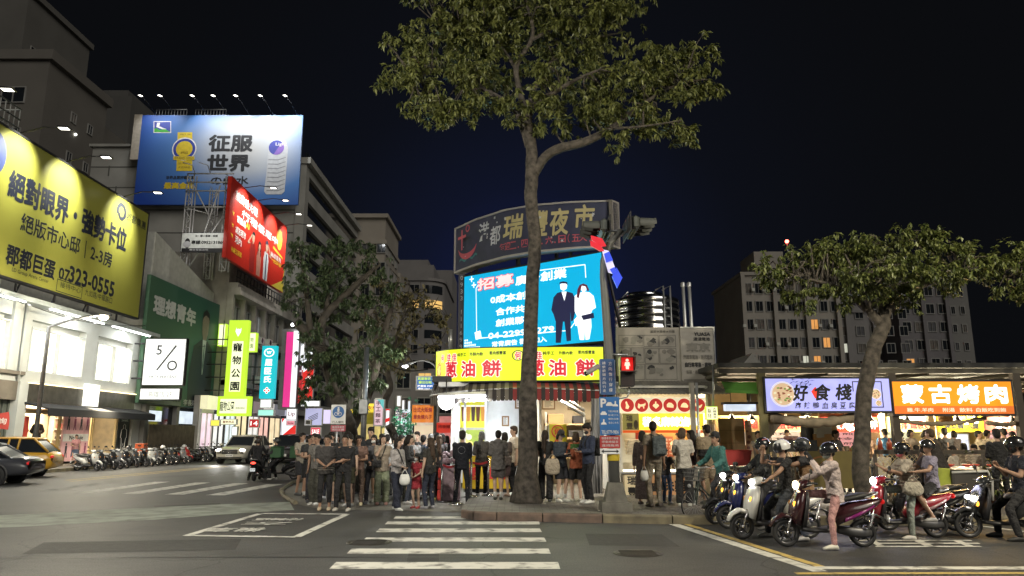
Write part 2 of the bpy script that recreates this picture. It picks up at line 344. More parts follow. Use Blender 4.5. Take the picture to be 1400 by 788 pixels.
def fbox(mb,fm,a0,b0,a1,b1,d0,d1,mi=0):return mb.prism(rect(a0,b0,a1,b1),fm,d0,d1,mi)
def window(parent,fm,a0,b0,a1,b1,pane_m,frame_m,w=0.07,d=0.05,mull=1,depth=-0.1):
 f=MB()
 for r_ in(rect(a0,b0,a1,b0+w),rect(a0,b1-w,a1,b1),rect(a0,b0+w,a0+w,b1-w),rect(a1-w,b0+w,a1,b1-w)):f.prism(r_,fm,depth,d)
 for k in range(mull):x=a0+(a1-a0)*(k+1)/(mull+1);f.prism(rect(x-w/3,b0+w,x+w/3,b1-w),fm,depth,d*0.8)
 fo=f.build('window',frame_m,parent)
 MB().prism(rect(a0+w*.5,b0+w*.5,a1-w*.5,b1-w*.5),fm,depth-.03,depth+.02).build('pane',pane_m,fo)
 return fo
def arm_lamp(parent_name,label,base,tip,energy,target,group,col=(1,.95,.85),spot=95,glow=True):
 t=thing(parent_name,label,'floodlight',base,0,group)
 base,tip=Vector(base),Vector(tip);mid=base.lerp(tip,.55)+Vector((0,0,.15))
 MB().tube([base,mid,tip],.035,6).build('arm',dsteel,t)
 dirn=(tip-base);dirn.z=0;dirn=dirn.normalized();side=dirn.cross(VZ)
 MB().loft([[tip+side*sx*.16+dirn*dx*.3+VZ*(.02+.06*(1-abs(dx)))for sx,dx in((-1,-.6),(1,-.6),(1,1),(-1,1))],[tip+side*sx*.2+dirn*dx*.36-VZ*.05 for sx,dx in((-1,-.6),(1,-.6),(1,1),(-1,1))]]).build('lamp_head',dsteel,t)
 MB().poly([tip+side*sx*.15+dirn*dx*.26-VZ*.053 for sx,dx in((-1,-.6),(1,-.6),(1,1),(-1,1))]).build('lens',emis('flood_lens',(1,.96,.85),6),t)
 lamp('SPOT',tip-VZ*.12+dirn*.05,energy,col,t,target,spot=spot,blend=.9,radius=.12)
 return t
b=thing('shop_building','two storey white shop building with large lit upper windows under the yellow billboard','building',(-24,34,0))
X0=-24.0;F=fx(X0)
mb=MB()
fbox(mb,F,18,7.35,48.2,8.0,-.4,0)
fbox(mb,F,18,4.25,36.3,4.75,-.4,0);fbox(mb,F,36.3,4.25,48.2,4.75,-.4,.02)
for a0,a1 in((18,20),(24.2,25.6),(30.6,31.2),(35.1,36.6),(41.4,42.6),(46.6,48.2)):fbox(mb,F,a0,4.75,a1,7.35,-.4,0)
mb.box((-38,18,3.32),(-24.4,48.2,8));mb.box((-38,18,.13),(-24.4,36.7,3.318));mb.box((-38,36.702,.13),(-27,48.2,3.318));mb.build('wall',plaster,b)
mb=MB();fbox(mb,F,18,8.0,48.5,8.22,-.5,.75);fbox(mb,F,18,8.22,48.5,8.34,-.5,.4);mb.build('roof_ledge',mat('pale_ledge',(.45,.5,.5),.6),b)
mb=MB();fbox(mb,F,35.0,4.75,35.35,8.0,0,.14);mb.tube([F(35.9,4.3,.12),F(35.9,8,.12)],.07,8);mb.build('drain_pipe',plaster,b)
for a0,a1,mu in((20,24.2,1),(25.6,30.6,1),(31.2,35.0,1),(36.6,41.4,1),(42.6,46.6,1)):window(b,F,a0,4.75,a1,7.1 if a0<36 else 7.0,lit_win,mat('pale_frame',(.5,.52,.5),.5),.09,.03,mu,-.2)
mb=MB();fbox(mb,F,45.4,4.9,46.3,6.9,-.1,.02);mb.build('window_vent',lit_win,b)
mb=MB();fbox(mb,F,18,3.35,36.2,4.25,-.4,.0);fbox(mb,F,18,4.55,36.3,4.72,0,.18);mb.build('upper_band',brown_wall,b)
mb=MB();fbox(mb,F,36.7,3.3,47.3,4.2,-.4,.1);mb.build('sign_band',mat('dark_bronze',(.10,.095,.08),.35,.4,var=.3),b)
mb=MB();fbox(mb,F,36.7,4.2,47.4,4.24,.1,.22);mb.build('strip_light',emis('warm_strip',(1,.82,.5),3),b)
mb=MB();fbox(mb,F,41.5,3.28,42.8,4.5,.11,.3);mb.build('light_box',emis('soft_white_box',(1,1,.9),1.3),b)
for a0,a1 in((20,29),(30,35),(37,42),(43,47.5)):
 mb=MB();fbox(mb,F,a0,7.93,a1,7.98,.5,.6);mb.build('tube_light',emis('facade_tube',(1,1,.96),9),b)
 lamp('AREA',F((a0+a1)/2,7.86,.62),230*(a1-a0)/5,(1,1,.95),b,F((a0+a1)/2,5.2,.0),size=.15,size_y=a1-a0)
mb=MB();n=90
for i in range(n):
 a=18+i*18.2/n;fbox(mb,F,a,.13,a+.13,3.35,-.35,-.3+.04*(i%2))
mb.build('shutter',mat('weathered_shutter',(.13,.15,.13),.6,.3,var=.3),b)
fbox(MB(),F,36.1,.13,36.75,4.25,-.4,.12).build('pier',plaster,b);fbox(MB(),F,47.3,.13,48.2,4.25,-.4,.1).build('pier',plaster,b)
mb=MB();mb.box((-26.9,36.75,.13),(-26.8,47.3,3.3));mb.box((-26.9,36.75,3.2),(-24.05,47.3,3.3));mb.box((-26.9,36.75,.13),(-24.05,36.8,3.2));mb.box((-26.9,47.25,.13),(-24.05,47.3,3.2));mb.build('shop_room',warm_room,b)
mb=MB()
for a in(36.85,39.9,42.9,43.1,45.6,47.1):fbox(mb,F,a,.13,a+.12,3.2,-.15,-.02)
fbox(mb,F,36.85,2.75,47.2,2.95,-.14,-.03);mb.build('shop_front_frame',mat('shop_wood',(.6,.45,.22),.5),b)
mb=MB();fbox(mb,F,37.2,3.1,46.9,3.18,-1.6,-1.4);mb.build('ceiling_tube',emis('shop_tube',(1,.9,.68),7),b)
lamp('AREA',F(42,3.05,-1.2),900,(1,.86,.6),b,F(42,0,-1.0),size=1.6,size_y=9)
mb=MB();mb.box((-26.7,43.3,.2),(-26.4,45.5,2.9));
for z in(.8,1.4,2.0,2.6):mb.box((-26.4,43.3,z),(-26.0,45.5,z+.05))
sh=mb.build('shelf',mat('shop_shelf',(.7,.6,.45),.5),b)
mb=MB()
for i in range(30):a=43.4+(i%8)*.26;z=.85+(i//8)*.6;mb.box((-26.3,a,z),(-26.05,a+.2,z+.16+.2*random.random()),i%3)
mb.build('stock',[mat('pale_goods',(.7,.65,.6),.6),mat('red_goods',(.4,.1,.08),.6),mat('dark_goods',(.05,.05,.06),.6)],b)
def tshirt(fm,cx,cy,s):return[(cx+x*s,cy+y*s)for x,y in((-.3,-.5),(.3,-.5),(.3,.15),(.42,.0),(.6,.14),(.36,.5),(.12,.55),(0,.47),(-.12,.55),(-.36,.5),(-.6,.14),(-.42,0),(-.3,.15))]
for i,(a,c)in enumerate(((38.0,(.12,.08,.18)),(39.3,(.02,.02,.022)))):
 mb=MB();mb.prism(tshirt(F,a,1.75,.95),F,-.85,-.75);o=mb.build('shirt',mat('cloth_%d'%i,c,.9),None)
 tag(o,'purple T-shirt hanging in the clothes shop window' if i==0 else 'black T-shirt hanging in the clothes shop window','T-shirt')
 mb=MB();fm=F
 add_text(mb,'RE:90' if i else 'CITY',F,a,1.85,w=.5,h=.16,d=-.73);mb.build('print',mat('shirt_print',(.5,.45,.4),.8),o)
mb=MB();fbox(mb,F,36.95,.4,37.25,2.6,-.1,0.03);mb.build('red_panel',mat('red_panel_paint',(.45,.05,.03),.5),b)
p=thing('poster','pink poster with rows of walking figures in the clothes shop front','poster',F(41.4,.5,0))
mb=MB();fbox(mb,F,40.2,.3,42.7,2.75,-.06,.02);mb.build('sheet',mat('pink_paper',(.75,.45,.5),.6),p)
mb=MB()
for i in range(8):
 a=40.5+(i%4)*.6;z=1.95 if i<4 else .5
 for q in([(a,z),(a+.08,z),(a+.16,z+.35),(a+.05,z+.35)],[(a+.2,z),(a+.28,z),(a+.2,z+.35),(a+.12,z+.35)],rect(a+.03,z+.35,a+.22,z+.62),circ(a+.12,z+.7,.07,10)):flat(mb,q,F,.025,i%2)
fbox(mb,F,40.25,1.35,42.65,1.75,.02,.03,2)
mb.build('print',[mat('dark_print',(.03,.03,.04),.6),mat('plum_print',(.25,.05,.12),.6),mat('white_print',(.75,.75,.75),.6)],p)
mb=MB();add_text(mb,'No Rule',F,41.45,1.55,w=1.3,h=.22,d=.04);mb.build('lettering',ink,p)
p=thing('poster','black poster with a white chalk outline of a figure by the awning end','poster',F(46.2,.5,0))
mb=MB();fbox(mb,F,45.75,.5,47.05,2.8,-.02,.06);mb.build('sheet',mat('slate_paper',(.02,.025,.03),.6),p)
mb=MB();fo=[(0,1.9),(.14,1.8),(.1,1.6),(.3,1.5),(.36,1.0),(.25,.95),(.2,.4),(.25,0),(.05,0),(0,.6),(-.05,0),(-.25,0),(-.2,.4),(-.25,.95),(-.36,1.0),(-.3,1.5),(-.1,1.6),(-.14,1.8),(0,1.9)]
mb.tube([F(46.4+x,.65+y*.9,.075)for x,y in fo],.022,4);add_text(mb,'Sweet.',F,46.4,2.6,w=.8,h=.18,d=.07);mb.build('drawing',white,p)
aw=MB();aw.loft([[F(36.6,3.28,.1),F(36.6,2.98,1.35),F(36.6,2.62,1.37),F(36.6,2.6,1.33),F(36.6,2.92,1.28),F(36.6,3.18,.1)],[F(47.6,3.28,.1),F(47.6,2.98,1.35),F(47.6,2.62,1.37),F(47.6,2.6,1.33),F(47.6,2.92,1.28),F(47.6,3.18,.1)]])
tag(aw.build('awning',mat('black_canvas',(.012,.014,.018),.8)),'long black canvas awning over the lit clothes shop','awning')
mb=MB();n=14;rows=[]
for j in range(5):
 rows.append([F(28.2+i*7.2/n,2.75-.12*j*1.6+.07*math.sin(i*.9+j)-.35*(1-i/n)*.6,.25+.05*math.sin(i*1.3+j*.7))for i in range(n+1)])
rows2=[[p+Vector((-.015,0,0))for p in r_]for r_ in rows]
mb.loft(rows,caps=False,closed=False,smooth=True);mb.loft(rows2,caps=False,closed=False,smooth=True)
o=tag(mb.build('cloth_banner',mat('red_banner_cloth',(.42,.05,.04),.85)),'red cloth banner with white characters slung across the steel shutter','banner')
mb=MB();add_text(mb,'店面招租 歡迎洽詢',F,32.3,2.32,w=5.6,h=.3,d=.36);add_text(mb,'服飾特賣會',F,32.6,1.95,w=4,h=.25,d=.36);mb.build('lettering',white,o)
bb=thing('billboard','huge yellow billboard with black characters above the white shop building','billboard',(-23,38,8.4))
BX=-23.0;F=fx(BX)
yb=mat('yellow_vinyl',(0.265,0.265,0.05),0.32,var=.06,scale=.6,bump=.05)
mb=MB();fbox(mb,F,18,8.75,44.9,15.4,-.25,0);mb.build('panel',yb,bb)
mb=MB();
for r_ in(rect(18,15.4,45,15.5),rect(18,8.66,45,8.75),rect(44.9,8.75,45,15.4)):mb.prism(r_,F,-.28,.04)
for a in range(19,46,3):
 mb.tube([F(a,8.3,-.3),F(a,15.4,-.3)],.06,6);mb.tube([F(a,8.3,-2.5),F(a,14.5,-.3)],.05,6)
for z in(9.4,12,14.6):mb.tube([F(18,z,-.34),F(45,z,-.34)],.05,6)
mb.build('frame',dsteel,bb)
mb=MB()
def tx(mb,body,fm,X,p0,p1,hpx,bold=.02,d=.012,shear=0,y_at=None):
 """text whose middle line runs from pixel p0 to pixel p1 on the plane x = X"""
 A,B=onX(*p0,X),onX(*p1,X);y0,y1=A.y,B.y;z=(A.z+B.z)/2;k=hpx/FPX*((y0+y1)/2)
 add_text(mb,body,fm,(y0+y1)/2,z,w=abs(y1-y0),h=k,bold=bold,d=d,shear=shear)
tx(mb,'絕對眼界・強勢卡位',F,BX,(11,252),(173,328),38,.035)
tx(mb,'絕版市心邸｜2-3房',F,BX,(28,305),(153,355),26,.015)
tx(mb,'郡都巨蛋',F,BX,(8,346),(75,371),29,.03)
tx(mb,'07',F,BX,(80,373),(95,378),17,.03);tx(mb,'323-0555',F,BX,(94,375),(156,396),23,.03)
tx(mb,'LD Group Arena Center',F,BX,(16,369),(66,386),7,.0)
tx(mb,'接待中心',F,BX,(82,389),(110,398),8,.0);tx(mb,'九如路/中華路口',F,BX,(116,400),(153,411),9,.0)
tx(mb,'郡都集團',F,BX,(173,297),(199,308),12,.0)
A,B=onX(78,382,BX),onX(112,400,BX)
for r_ in(rect(A.y,A.z,B.y,A.z+.04),rect(A.y,A.z-.6,B.y,A.z-.56),rect(A.y,A.z-.56,A.y+.04,A.z),rect(B.y-.04,A.z-.56,B.y,A.z),rect(A.y+.1,A.z+.1,A.y+1.3,A.z+.15)):flat(mb,r_,F,.012)
A=onX(166,290,BX);R0=.55
mb.loft([[F(A.y+r_*math.cos(t_),A.z+r_*math.sin(t_),.013)for r_ in(R0,R0*.55)]for t_ in[i*.3 for i in range(-2,13)]],caps=False,closed=False)
mb.loft([[F(A.y+.05+r_*math.cos(t_),A.z-.1+r_*math.sin(t_),.016)for r_ in(.42,.2)]for t_ in[3.2+i*.3 for i in range(0,11)]],caps=False,closed=False)
mb.build('lettering',mat('navy_ink',(.012,.016,.03),.5),bb)
mb=MB();A=onX(0,212,BX);flat(mb,circ(A.y-.35,A.z,.75,24,1.0),F,.012);mb.build('emblem',mat('navy_emblem',(.02,.04,.16),.5),bb)
for px in(-60,26,90,168,200):
 ytop=172+px*.59;P0=onX(px,ytop,BX);P0.z=15.5;tip=P0+Vector((1.9,.15,.35))
 if px<190:arm_lamp('floodlight','floodlight on an arm over the yellow billboard',P0,tip,3400,(BX,P0.y+.1,14.1),'floodlights over the yellow billboard',(1,.97,.85),80)
b=thing('rooftop_house','pale rooftop storey with a balcony railing behind the yellow billboard','building',(-29,30,8))
FR=fx(-27.0)
mb=MB();mb.box((-38,15,8.2),(-27.0,38.2,17.4));mb.box((-38,15,19.9),(-29.5,35,23));mb.build('wall',plaster,b)
for a in(20,24.5,29,32):window(b,fx(-29.5),a,20.2,a+2.2,22,glass_dark,grey_wall,.1,.05,1)
mb=MB()
mb.box((-27.4,15,17.4),(-26.9,38.2,17.9));
for z in(18.2,18.7,19.3):mb.tube([(-27.1,15,z),(-27.1,38.1,z)],.05,6)
for i in range(60):a=15+i*.39;mb.tube([(-27.1,a,17.9),(-27.1,a,19.3)],.03,5)
mb.tube([(-27.1,38.1,19.3),(-32,38.1,19.3)],.05,6);mb.build('railing',mat('old_rail',(.35,.36,.34),.6),b)
b=thing('gable_building','pale grey building with sloping parapet behind the green hoarding','building',(-25,52,0))
mb=MB();mb.loft([[(x,48.3,.13),(x,58.7,.13),(x,58.7,12.9),(x,48.3,15.2)]for x in(-38,-24.1)]);mb.build('wall',mat('pale_grey_wall',(.42,.42,.38),.8,var=.12),b)
F=fx(-24.1)
for a0,a1 in((48.4,48.9),(53,53.4),(58.2,58.6)):fbox(MB(),F,a0,.13,a1,4.0,0,.4).build('pier',grey_wall,b)
mb=MB();fbox(mb,F,48.9,2.4,58.2,3.6,.02,.08);mb.build('window_band',glass_dark,b)
mb=MB();fbox(mb,F,49.4,2.6,51.3,3.3,.09,.12);fbox(mb,F,53.6,2.5,57.0,3.4,.09,.12);mb.build('lit_opening',emis('cool_lit_opening',(.8,.9,1),.9,var=.5,scale=1.5),b)
h=thing('hoarding','dark green election hoarding with a suited figure and white characters','billboard',(-23.6,53,3.8))
F=fx(-23.6)
gm=grad_mat('green_vinyl',[(0,(.055,.125,.075)),(.45,(.03,.105,.07)),(1,(.026,.085,.075))],'Y')
mb=MB();fbox(mb,F,47.2,3.7,58.8,12.0,-.25,0);mb.build('panel',gm,h)
mb=MB();fbox(mb,F,47.3,3.72,53.2,5.1,.002,.012);mb.build('grey_strip',mat('grey_vinyl',(.16,.19,.16),.6),h)
mb=MB();tx(mb,'理想青年',F,-23.6,(209,421),(268,431),26,.05,d=.02);mb.build('slogan',mat('faded_white',(.5,.52,.5),.6),h)
mb=MB();tx(mb,'前高雄市政府青年局局長',F,-23.6,(196,540),(246,547),8,.02,d=.03);mb.build('lettering',mat('dark_letter',(.02,.03,.03),.6),h)
mb=MB();tx(mb,'李長陽英語通知',F,-23.6,(250,549),(289,555),8,.02,d=.03);mb.build('lettering',mat('pale_letter',(.45,.47,.45),.6),h)
mb=MB();c=onX(279,470,-23.6);y,z=c.y,c.z
flat(mb,[(y-2.2,3.75),(y+1.9,3.75),(y+1.9,6),(y+1.5,8.3),(y+.6,8.8),(y-.6,8.8),(y-1.8,8.2),(y-2.3,6)],F,.015);mb.build('suit',mat('suit_print',(.018,.024,.03),.6),h)
mb=MB();flat(mb,[(y-.3,8.82),(y-.55,9.4),(y-.62,10.3),(y-.2,10.9),(y+.3,10.9),(y+.62,10.4),(y+.55,9.4),(y+.25,8.82)],F,.02);mb.build('face',mat('face_print',(.20,.16,.13),.6),h)
mb=MB();flat(mb,[(y-.7,10.1),(y-.55,10.9),(y,11.2),(y+.55,10.95),(y+.72,10.2),(y+.5,10.6),(y-.1,10.75),(y-.5,10.5)],F,.025);mb.build('hair',ink,h)
mb=MB();flat(mb,[(y-.35,8.82),(y+.35,8.82),(y+.05,6.2),(y-.05,6.2)],F,.025);flat(mb,[(y-.07,8.5),(y+.07,8.5),(y+.1,6.9),(y,6.5),(y-.1,6.9)],F,.03,1);mb.build('shirt',[mat('shirt_white',(.4,.45,.42),.6),mat('tie_print',(.05,.1,.09),.6)],h)
f=MB();F=fx(-23.3)
for i in range(116):a=48.3+i*.09;f.tube([F(a,.13,0),F(a,2.35+.05*random.random(),0)],.045,5,i%2)
tag(f.build('bamboo_fence',[mat('bamboo_brown',(.10,.08,.05),.8,var=.3),mat('bamboo_dark',(.07,.058,.04),.8,var=.3)]),'brown bamboo fence along the foot of the green hoarding','fence')
def lightbox(name,label,cat,fm,a0,b0,a1,b1,d0,d1,face,side,rim=.05,parts=True,group=None):
 t=thing(name,label,cat,fm((a0+a1)/2,b0,(d0+d1)/2),0,group)
 MB().prism(rect(a0,b0,a1,b1),fm,d0,d1-.01).build('casing',side,t)
 MB().prism(rect(a0+rim,b0+rim,a1-rim,b1-rim),fm,d1-.009,d1).build('panel',face,t)
 return t
sw=emis('white_light_box',(.80,.82,.80),.95,var=.06,scale=.4)
Y5=46.9;F5=ff(Y5)
t=lightbox('blade_sign','square white blade sign with a slashed 5/0 beside the white shop building','sign',F5,-23.4,4.75,-20.75,7.75,-.35,0,sw,black)
mb=MB();add_text(mb,'5',F5,-22.45,7.0,h=.62,bold=.02);
flat(mb,[(-22.55,5.75),(-22.46,5.69),(-21.35,7.25),(-21.44,7.31)],F5,.012)
mb.loft([[F5(-21.55+r_*math.cos(t_),6.02+r_*math.sin(t_),.012)for r_ in(.32,.22)]for t_ in[i*math.pi/12 for i in range(25)]],caps=False,closed=False)
add_text(mb,'FIFTY-PERCENT',F5,-22.05,5.3,w=1.75,h=.17,bold=.0);mb.build('lettering',ink,t)
mb=MB()
for z in(5.2,6.3,7.4):mb.tube([(-24.1,46.8,z),(-23.4,46.8,z)],.06,6)
mb.build('bracket',dsteel,t)
t=lightbox('blade_sign','long low white sign hung under the square 5/0 sign','sign',F5,-23.45,3.85,-20.9,4.6,-.3,0,emis('pale_box',(.85,.86,.84),1.05),black)
mb=MB();add_text(mb,'高雄店 2F',F5,-22.15,4.22,w=1.5,h=.36,bold=0);mb.build('lettering',mat('faint_ink',(.3,.32,.3),.6),t)
def street_lamp(label,base,tip,energy,col=(1,.9,.68),h=6.6):
 base,tip=Vector(base),Vector(tip)
 t=thing('street_lamp',label,'street lamp',base)
 a=Vector((base.x,base.y,h));pts=[base,a]
 for i in range(1,9):u=i/8;pts.append(a.lerp(Vector((tip.x,tip.y,a.z)),u)+VZ*(tip.z-a.z)*math.sin(u*math.pi/2))
 MB().tube(pts,[.11,.085]+[.06]*8,8).build('pole',steel,t)
 MB().lathe([(.2,0),(.2,.06),(.14,.1),(.12,.5)],base,seg=10,caps=True).build('base',steel,t)
 d=(tip-base);d.z=0;d.normalize();s=d.cross(VZ)
 MB().loft([[tip+d*q*.42+s*sx*.14*(1-.3*abs(q))+VZ*zz for sx,zz in((-1,0),(-.6,.09),(.6,.09),(1,0),(.6,-.03),(-.6,-.03))]for q in(-.6,0,1)],smooth=True).build('lamp_head',steel,t)
 MB().ell(tip-VZ*.09+d*.08,(.22,.22,.13)).build('bulb_cover',emis('sodium_lens',(1,.86,.5),14),t)
 lamp('POINT',tip-VZ*.28+d*.08,energy,col,t,radius=.15)
 return t
street_lamp('curved steel street lamp lit in front of the white shop building',(-21.5,34,.13),(-19.1,34,7.15),2600)
b=thing('row_house_block','old grey block of flats with a heavy cornice and air conditioners above the shop signs','building',(-23,66,0))
DX=-22.6;F=fx(DX)
mb=MB();mb.box((-36,59,.13),(DX-.5,77.8,16.5));mb.box((-23.5,55.2,.13),(DX-.5,58.9,4.6))
fbox(mb,F,58.9,12.9,77.8,13.5,-.5,.55);fbox(mb,F,58.9,13.5,77.8,13.9,-.5,.3)
fbox(mb,F,58.9,9.2,77.8,9.5,-.5,.25);fbox(mb,F,58.9,5.6,77.8,6.0,-.5,.3)
for i in range(8):a=58.9+i*2.65;fbox(mb,F,a,3.6,a+.4,12.9,-.5,.02)
mb.build('wall',mat('old_grey_wall',(.28,.265,.235),.85,var=.3,scale=.7,bump=.2),b)
cool_room=emis('dim_window',(.55,.6,.6),.16,var=.8,scale=.8)
for i in range(7):
 for z in(6.9,10.0):
  a=59.45+i*2.65
  window(b,F,a,z,a+1.95,z+2.2,glass_dark if(i*7+int(z))%3 else cool_room,mat('window_alu',(.3,.3,.29),.5,.3),.08,-.3,1,-.45)
ac_m=mat('yellowed_plastic',(.5,.5,.45),.6)
acs=[]
def aircon(fm,a,z):
 o=thing('air_conditioner','boxy window air conditioner on the grey block of flats','air conditioner',fm(a,z,0),0,'air conditioners on the grey flats')
 MB().prism(rect(a-.42,z,a+.42,z+.62),fm,-.3,.45).build('casing',ac_m,o)
 m2=MB();m2.prism(circ(a-.08,z+.31,.24,14),fm,.45,.465)
 m2.build('fan_grille',dsteel,o);return o
for a,z in((60.1,9.6),(61.3,9.7),(62.6,9.6),(64,9.6),(65.3,9.6),(67.5,9.7),(69.6,9.6),(72.5,9.6),(74.3,9.7),(60.6,6.2),(66.2,6.2),(73,6.2)):aircon(F,a,z)
mb=MB()
for i in range(24):a=59.1+i*.8;mb.tube([F(a,13.9,.1),F(a,15.0,.1)],.05,5)
for z in(14.4,15.0):mb.tube([F(59,z,.1),F(77.5,z,.1)],.05,5)
mb.build('roof_rail',dsteel,b)
rb=thing('billboard','slanting red travel billboard with three people printed on it above the grey flats','billboard',(-21.5,61,14.7))
RX=-21.5;F=fx(RX)
mb=MB();fbox(mb,F,53.95,14.8,68.05,21.2,-.3,0);mb.build('panel',mat('red_vinyl',(.50,.026,.014),.4,var=.08),rb)
mb=MB();c=onX(391,395,RX);flat(mb,[(c.y-4.3,14.82),(68.03,14.82),(68.03,17.2),(c.y-1.2,15.9)],F,.01);mb.build('yellow_corner',mat('yellow_print',(.6,.5,.06),.5),rb)
mb=MB();tx(mb,'旅展搶先報',F,RX,(322,268),(352,290),14,.03);tx(mb,'行程優惠中',F,RX,(330,300),(380,325),12,.03)
tx(mb,'富國島',F,RX,(324,299),(336,308),11,.03);tx(mb,'胡志明市',F,RX,(322,313),(336,324),11,.03);tx(mb,'河內',F,RX,(321,325),(330,334),11,.03)
tx(mb,'高雄直飛',F,RX,(370,347),(384,357),7,.02);mb.build('lettering',mat('white_print2',(.75,.72,.7),.5),rb)
mb=MB();tx(mb,'Ai',F,RX,(336,307),(341,311),9,.05);tx(mb,'熱銷五折起',F,RX,(316,340),(330,350),8,.03);tx(mb,'一起探索',F,RX,(370,354),(384,364),6,.02)
for px,py in((319,291),(318,307),(317,321)):
 A=onX(px,py,RX);flat(mb,[(A.y-.3,A.z+.1),(A.y+.2,A.z+.05),(A.y+.1,A.z-.25)],F,.012)
A=onX(382,328,RX);flat(mb,circ(A.y,A.z,.8,20,1.0),F,.012);flat(mb,[(A.y-1.6,A.z-1),(A.y+1.2,A.z-1.4),(A.y+1.2,A.z-1.6),(A.y-1.6,A.z-1.25)],F,.012);mb.build('yellow_print',mat('orange_print',(.75,.45,.03),.5),rb)
def board_person(par,fm,y,z0,s,suit,hair_long=False,capm=None,salute=0):
 mb=MB();flat(mb,[(y-.5*s,z0),(y+.5*s,z0),(y+.62*s,z0+1.7*s),(y+.4*s,z0+2.3*s),(y-.4*s,z0+2.3*s),(y-.62*s,z0+1.7*s)],fm,.012)
 mb.build('clothes_print',suit,par)
 mb=MB();flat(mb,circ(y,z0+2.75*s,.3*s,16,.4*s),fm,.02);flat(mb,rect(y-.12*s,z0+2.25*s,y+.12*s,z0+2.45*s),fm,.018)
 if salute:
  q=salute;flat(mb,[(y+q*.5*s,z0+2.2*s),(y+q*1.15*s,z0+2.0*s),(y+q*1.2*s,z0+2.2*s),(y+q*.35*s,z0+3.0*s),(y+q*.25*s,z0+2.85*s),(y+q*.9*s,z0+2.25*s)],fm,.024)
 mb.build('skin_print',mat('skin_print',(.5,.32,.22),.6),par)
 mb=MB();flat(mb,[(y-.33*s,z0+2.75*s),(y-.3*s,z0+3.1*s),(y,z0+3.3*s),(y+.3*s,z0+3.1*s),(y+.33*s,z0+2.75*s),(y+.2*s,z0+2.98*s),(y-.2*s,z0+2.98*s)],fm,.026)
 if hair_long:flat(mb,[(y-.34*s,z0+2.9*s),(y-.26*s,z0+2.9*s),(y-.3*s,z0+1.9*s),(y-.45*s,z0+1.9*s)],fm,.026);flat(mb,[(y+.34*s,z0+2.9*s),(y+.26*s,z0+2.9*s),(y+.3*s,z0+1.9*s),(y+.45*s,z0+1.9*s)],fm,.026)
 mb.build('hair_print',capm or ink,par)
A=onX(343,375,RX);board_person(rb,F,A.y,14.9,1.05,mat('dark_red_print',(.3,.02,.015),.5),salute=-1)
A=onX(352,378,RX);board_person(rb,F,A.y,14.9,.92,mat('rose_print',(.45,.2,.15),.5),True)
A=onX(362,378,RX);board_person(rb,F,A.y,14.9,1.08,mat('uniform_print',(.62,.66,.7),.5),False,mat('cap_print',(.03,.04,.08),.5),1)
A=onX(362,378,RX);mb=MB();flat(mb,rect(A.y-.1,14.9,A.y+.12,17.2),F,.03);mb.build('tie_print2',mat('navy_tie',(.03,.04,.1),.5),rb)
for px,py in((396,345),(372,312),(352,288),(334,262)):
 P0=onX(px,py,RX);P0.z=21.2;P0.y=min(P0.y,67.5)
 arm_lamp('floodlight','floodlight reaching out from the red travel billboard',P0,P0+Vector((2.2,.2,.1)),2400,(RX,P0.y,19.2),'floodlights of the red billboard',(1,.95,.88),85)
sc=MB()
def truss(mb,x,y,z0,z1,s=.5):
 for dx,dy in((0,0),(s,0),(0,s),(s,s)):mb.tube([(x+dx,y+dy,z0),(x+dx,y+dy,z1)],.055,5)
 z=z0;k=0
 while z<z1-.4:
  mb.tube([(x,y,z),(x+s,y,z)],.03,4);mb.tube([(x,y,z)if k%2 else(x+s,y,z),(x+s,y,z+.7)if k%2 else(x,y,z+.7)],.03,4);z+=.7;k+=1
truss(sc,-25.2,54.6,9.6,21.6);truss(sc,-22.2,54.6,13.9,21.4);truss(sc,-24.6,57.5,13.9,21.4)
for z in(18.9,20.2,20.9,21.6):sc.tube([(-25.2,54.5,z),(-21.6,54.5,z)],.06,5)
for z in(16.6,18.9):sc.tube([(-25.2,54.6,z),(-21.6,60,z)],.05,5)
for a,b_ in(((-22.6,54.6,20.7),(-24.0,54.6,15)),((-22.0,54.6,18.6),(-24.6,54.6,14)),((-24.8,54.6,20.9),(-22.4,57,15.5))):sc.tube([a,b_],.06,5)
for x in(-24.6,-23.4):sc.tube([(x,54.5,21.6),(x-.05,54.0,22.1),(x-.6,53.6,22.2)],.035,5)
tag(sc.build('scaffold',mat('pale_scaffold',(.5,.5,.5),.5,.4)),'tall lattice scaffold of thin pale steel beside the red billboard','scaffold')
Fs=ff(54.2);A,B=at(246,345,54.2),at(310,318,54.2)
t=lightbox('small_billboard','small white board with a phone number hung on the scaffold','sign',Fs,A.x,A.z,B.x,B.z,-.12,0,mat('white_board',(.62,.64,.62),.5),dsteel)
w_,h_=B.x-A.x,B.z-A.z;cx,cz=(A.x+B.x)/2,A.z
mb=MB();flat(mb,rect(A.x+.1,A.z+.05,B.x-.1,A.z+h_*.2),Fs,.006);add_text(mb,'注：關小貨櫃一條龍',Fs,cx+.2,cz+h_*.82,w=w_*.5,h=h_*.11,bold=.03);add_text(mb,'專線:0952131860',Fs,cx+.35,cz+h_*.5,w=w_*.74,h=h_*.2,bold=.04)
flat(mb,circ(A.x+.5,cz+h_*.45,.22,12,.4),Fs,.007);mb.build('lettering',ink,t)
mb=MB();add_text(mb,'廣告看板出租',Fs,cx-.3,cz+h_*.12,w=w_*.42,h=h_*.1,d=.014);flat(mb,circ(A.x+.48,cz+h_*.4,.3,12,.25),Fs,.008);mb.build('pale_lettering',mat('grey_print',(.4,.4,.42),.5),t)
lamp('SPOT',(-23.2,51.5,17.3),160,(1,1,.95),t,(-23.3,54.2,16.2),spot=75)
b=thing('office_building','tall concrete building with grooved side wall and long window bands, carrying the blue billboard','building',(-30,90,0))
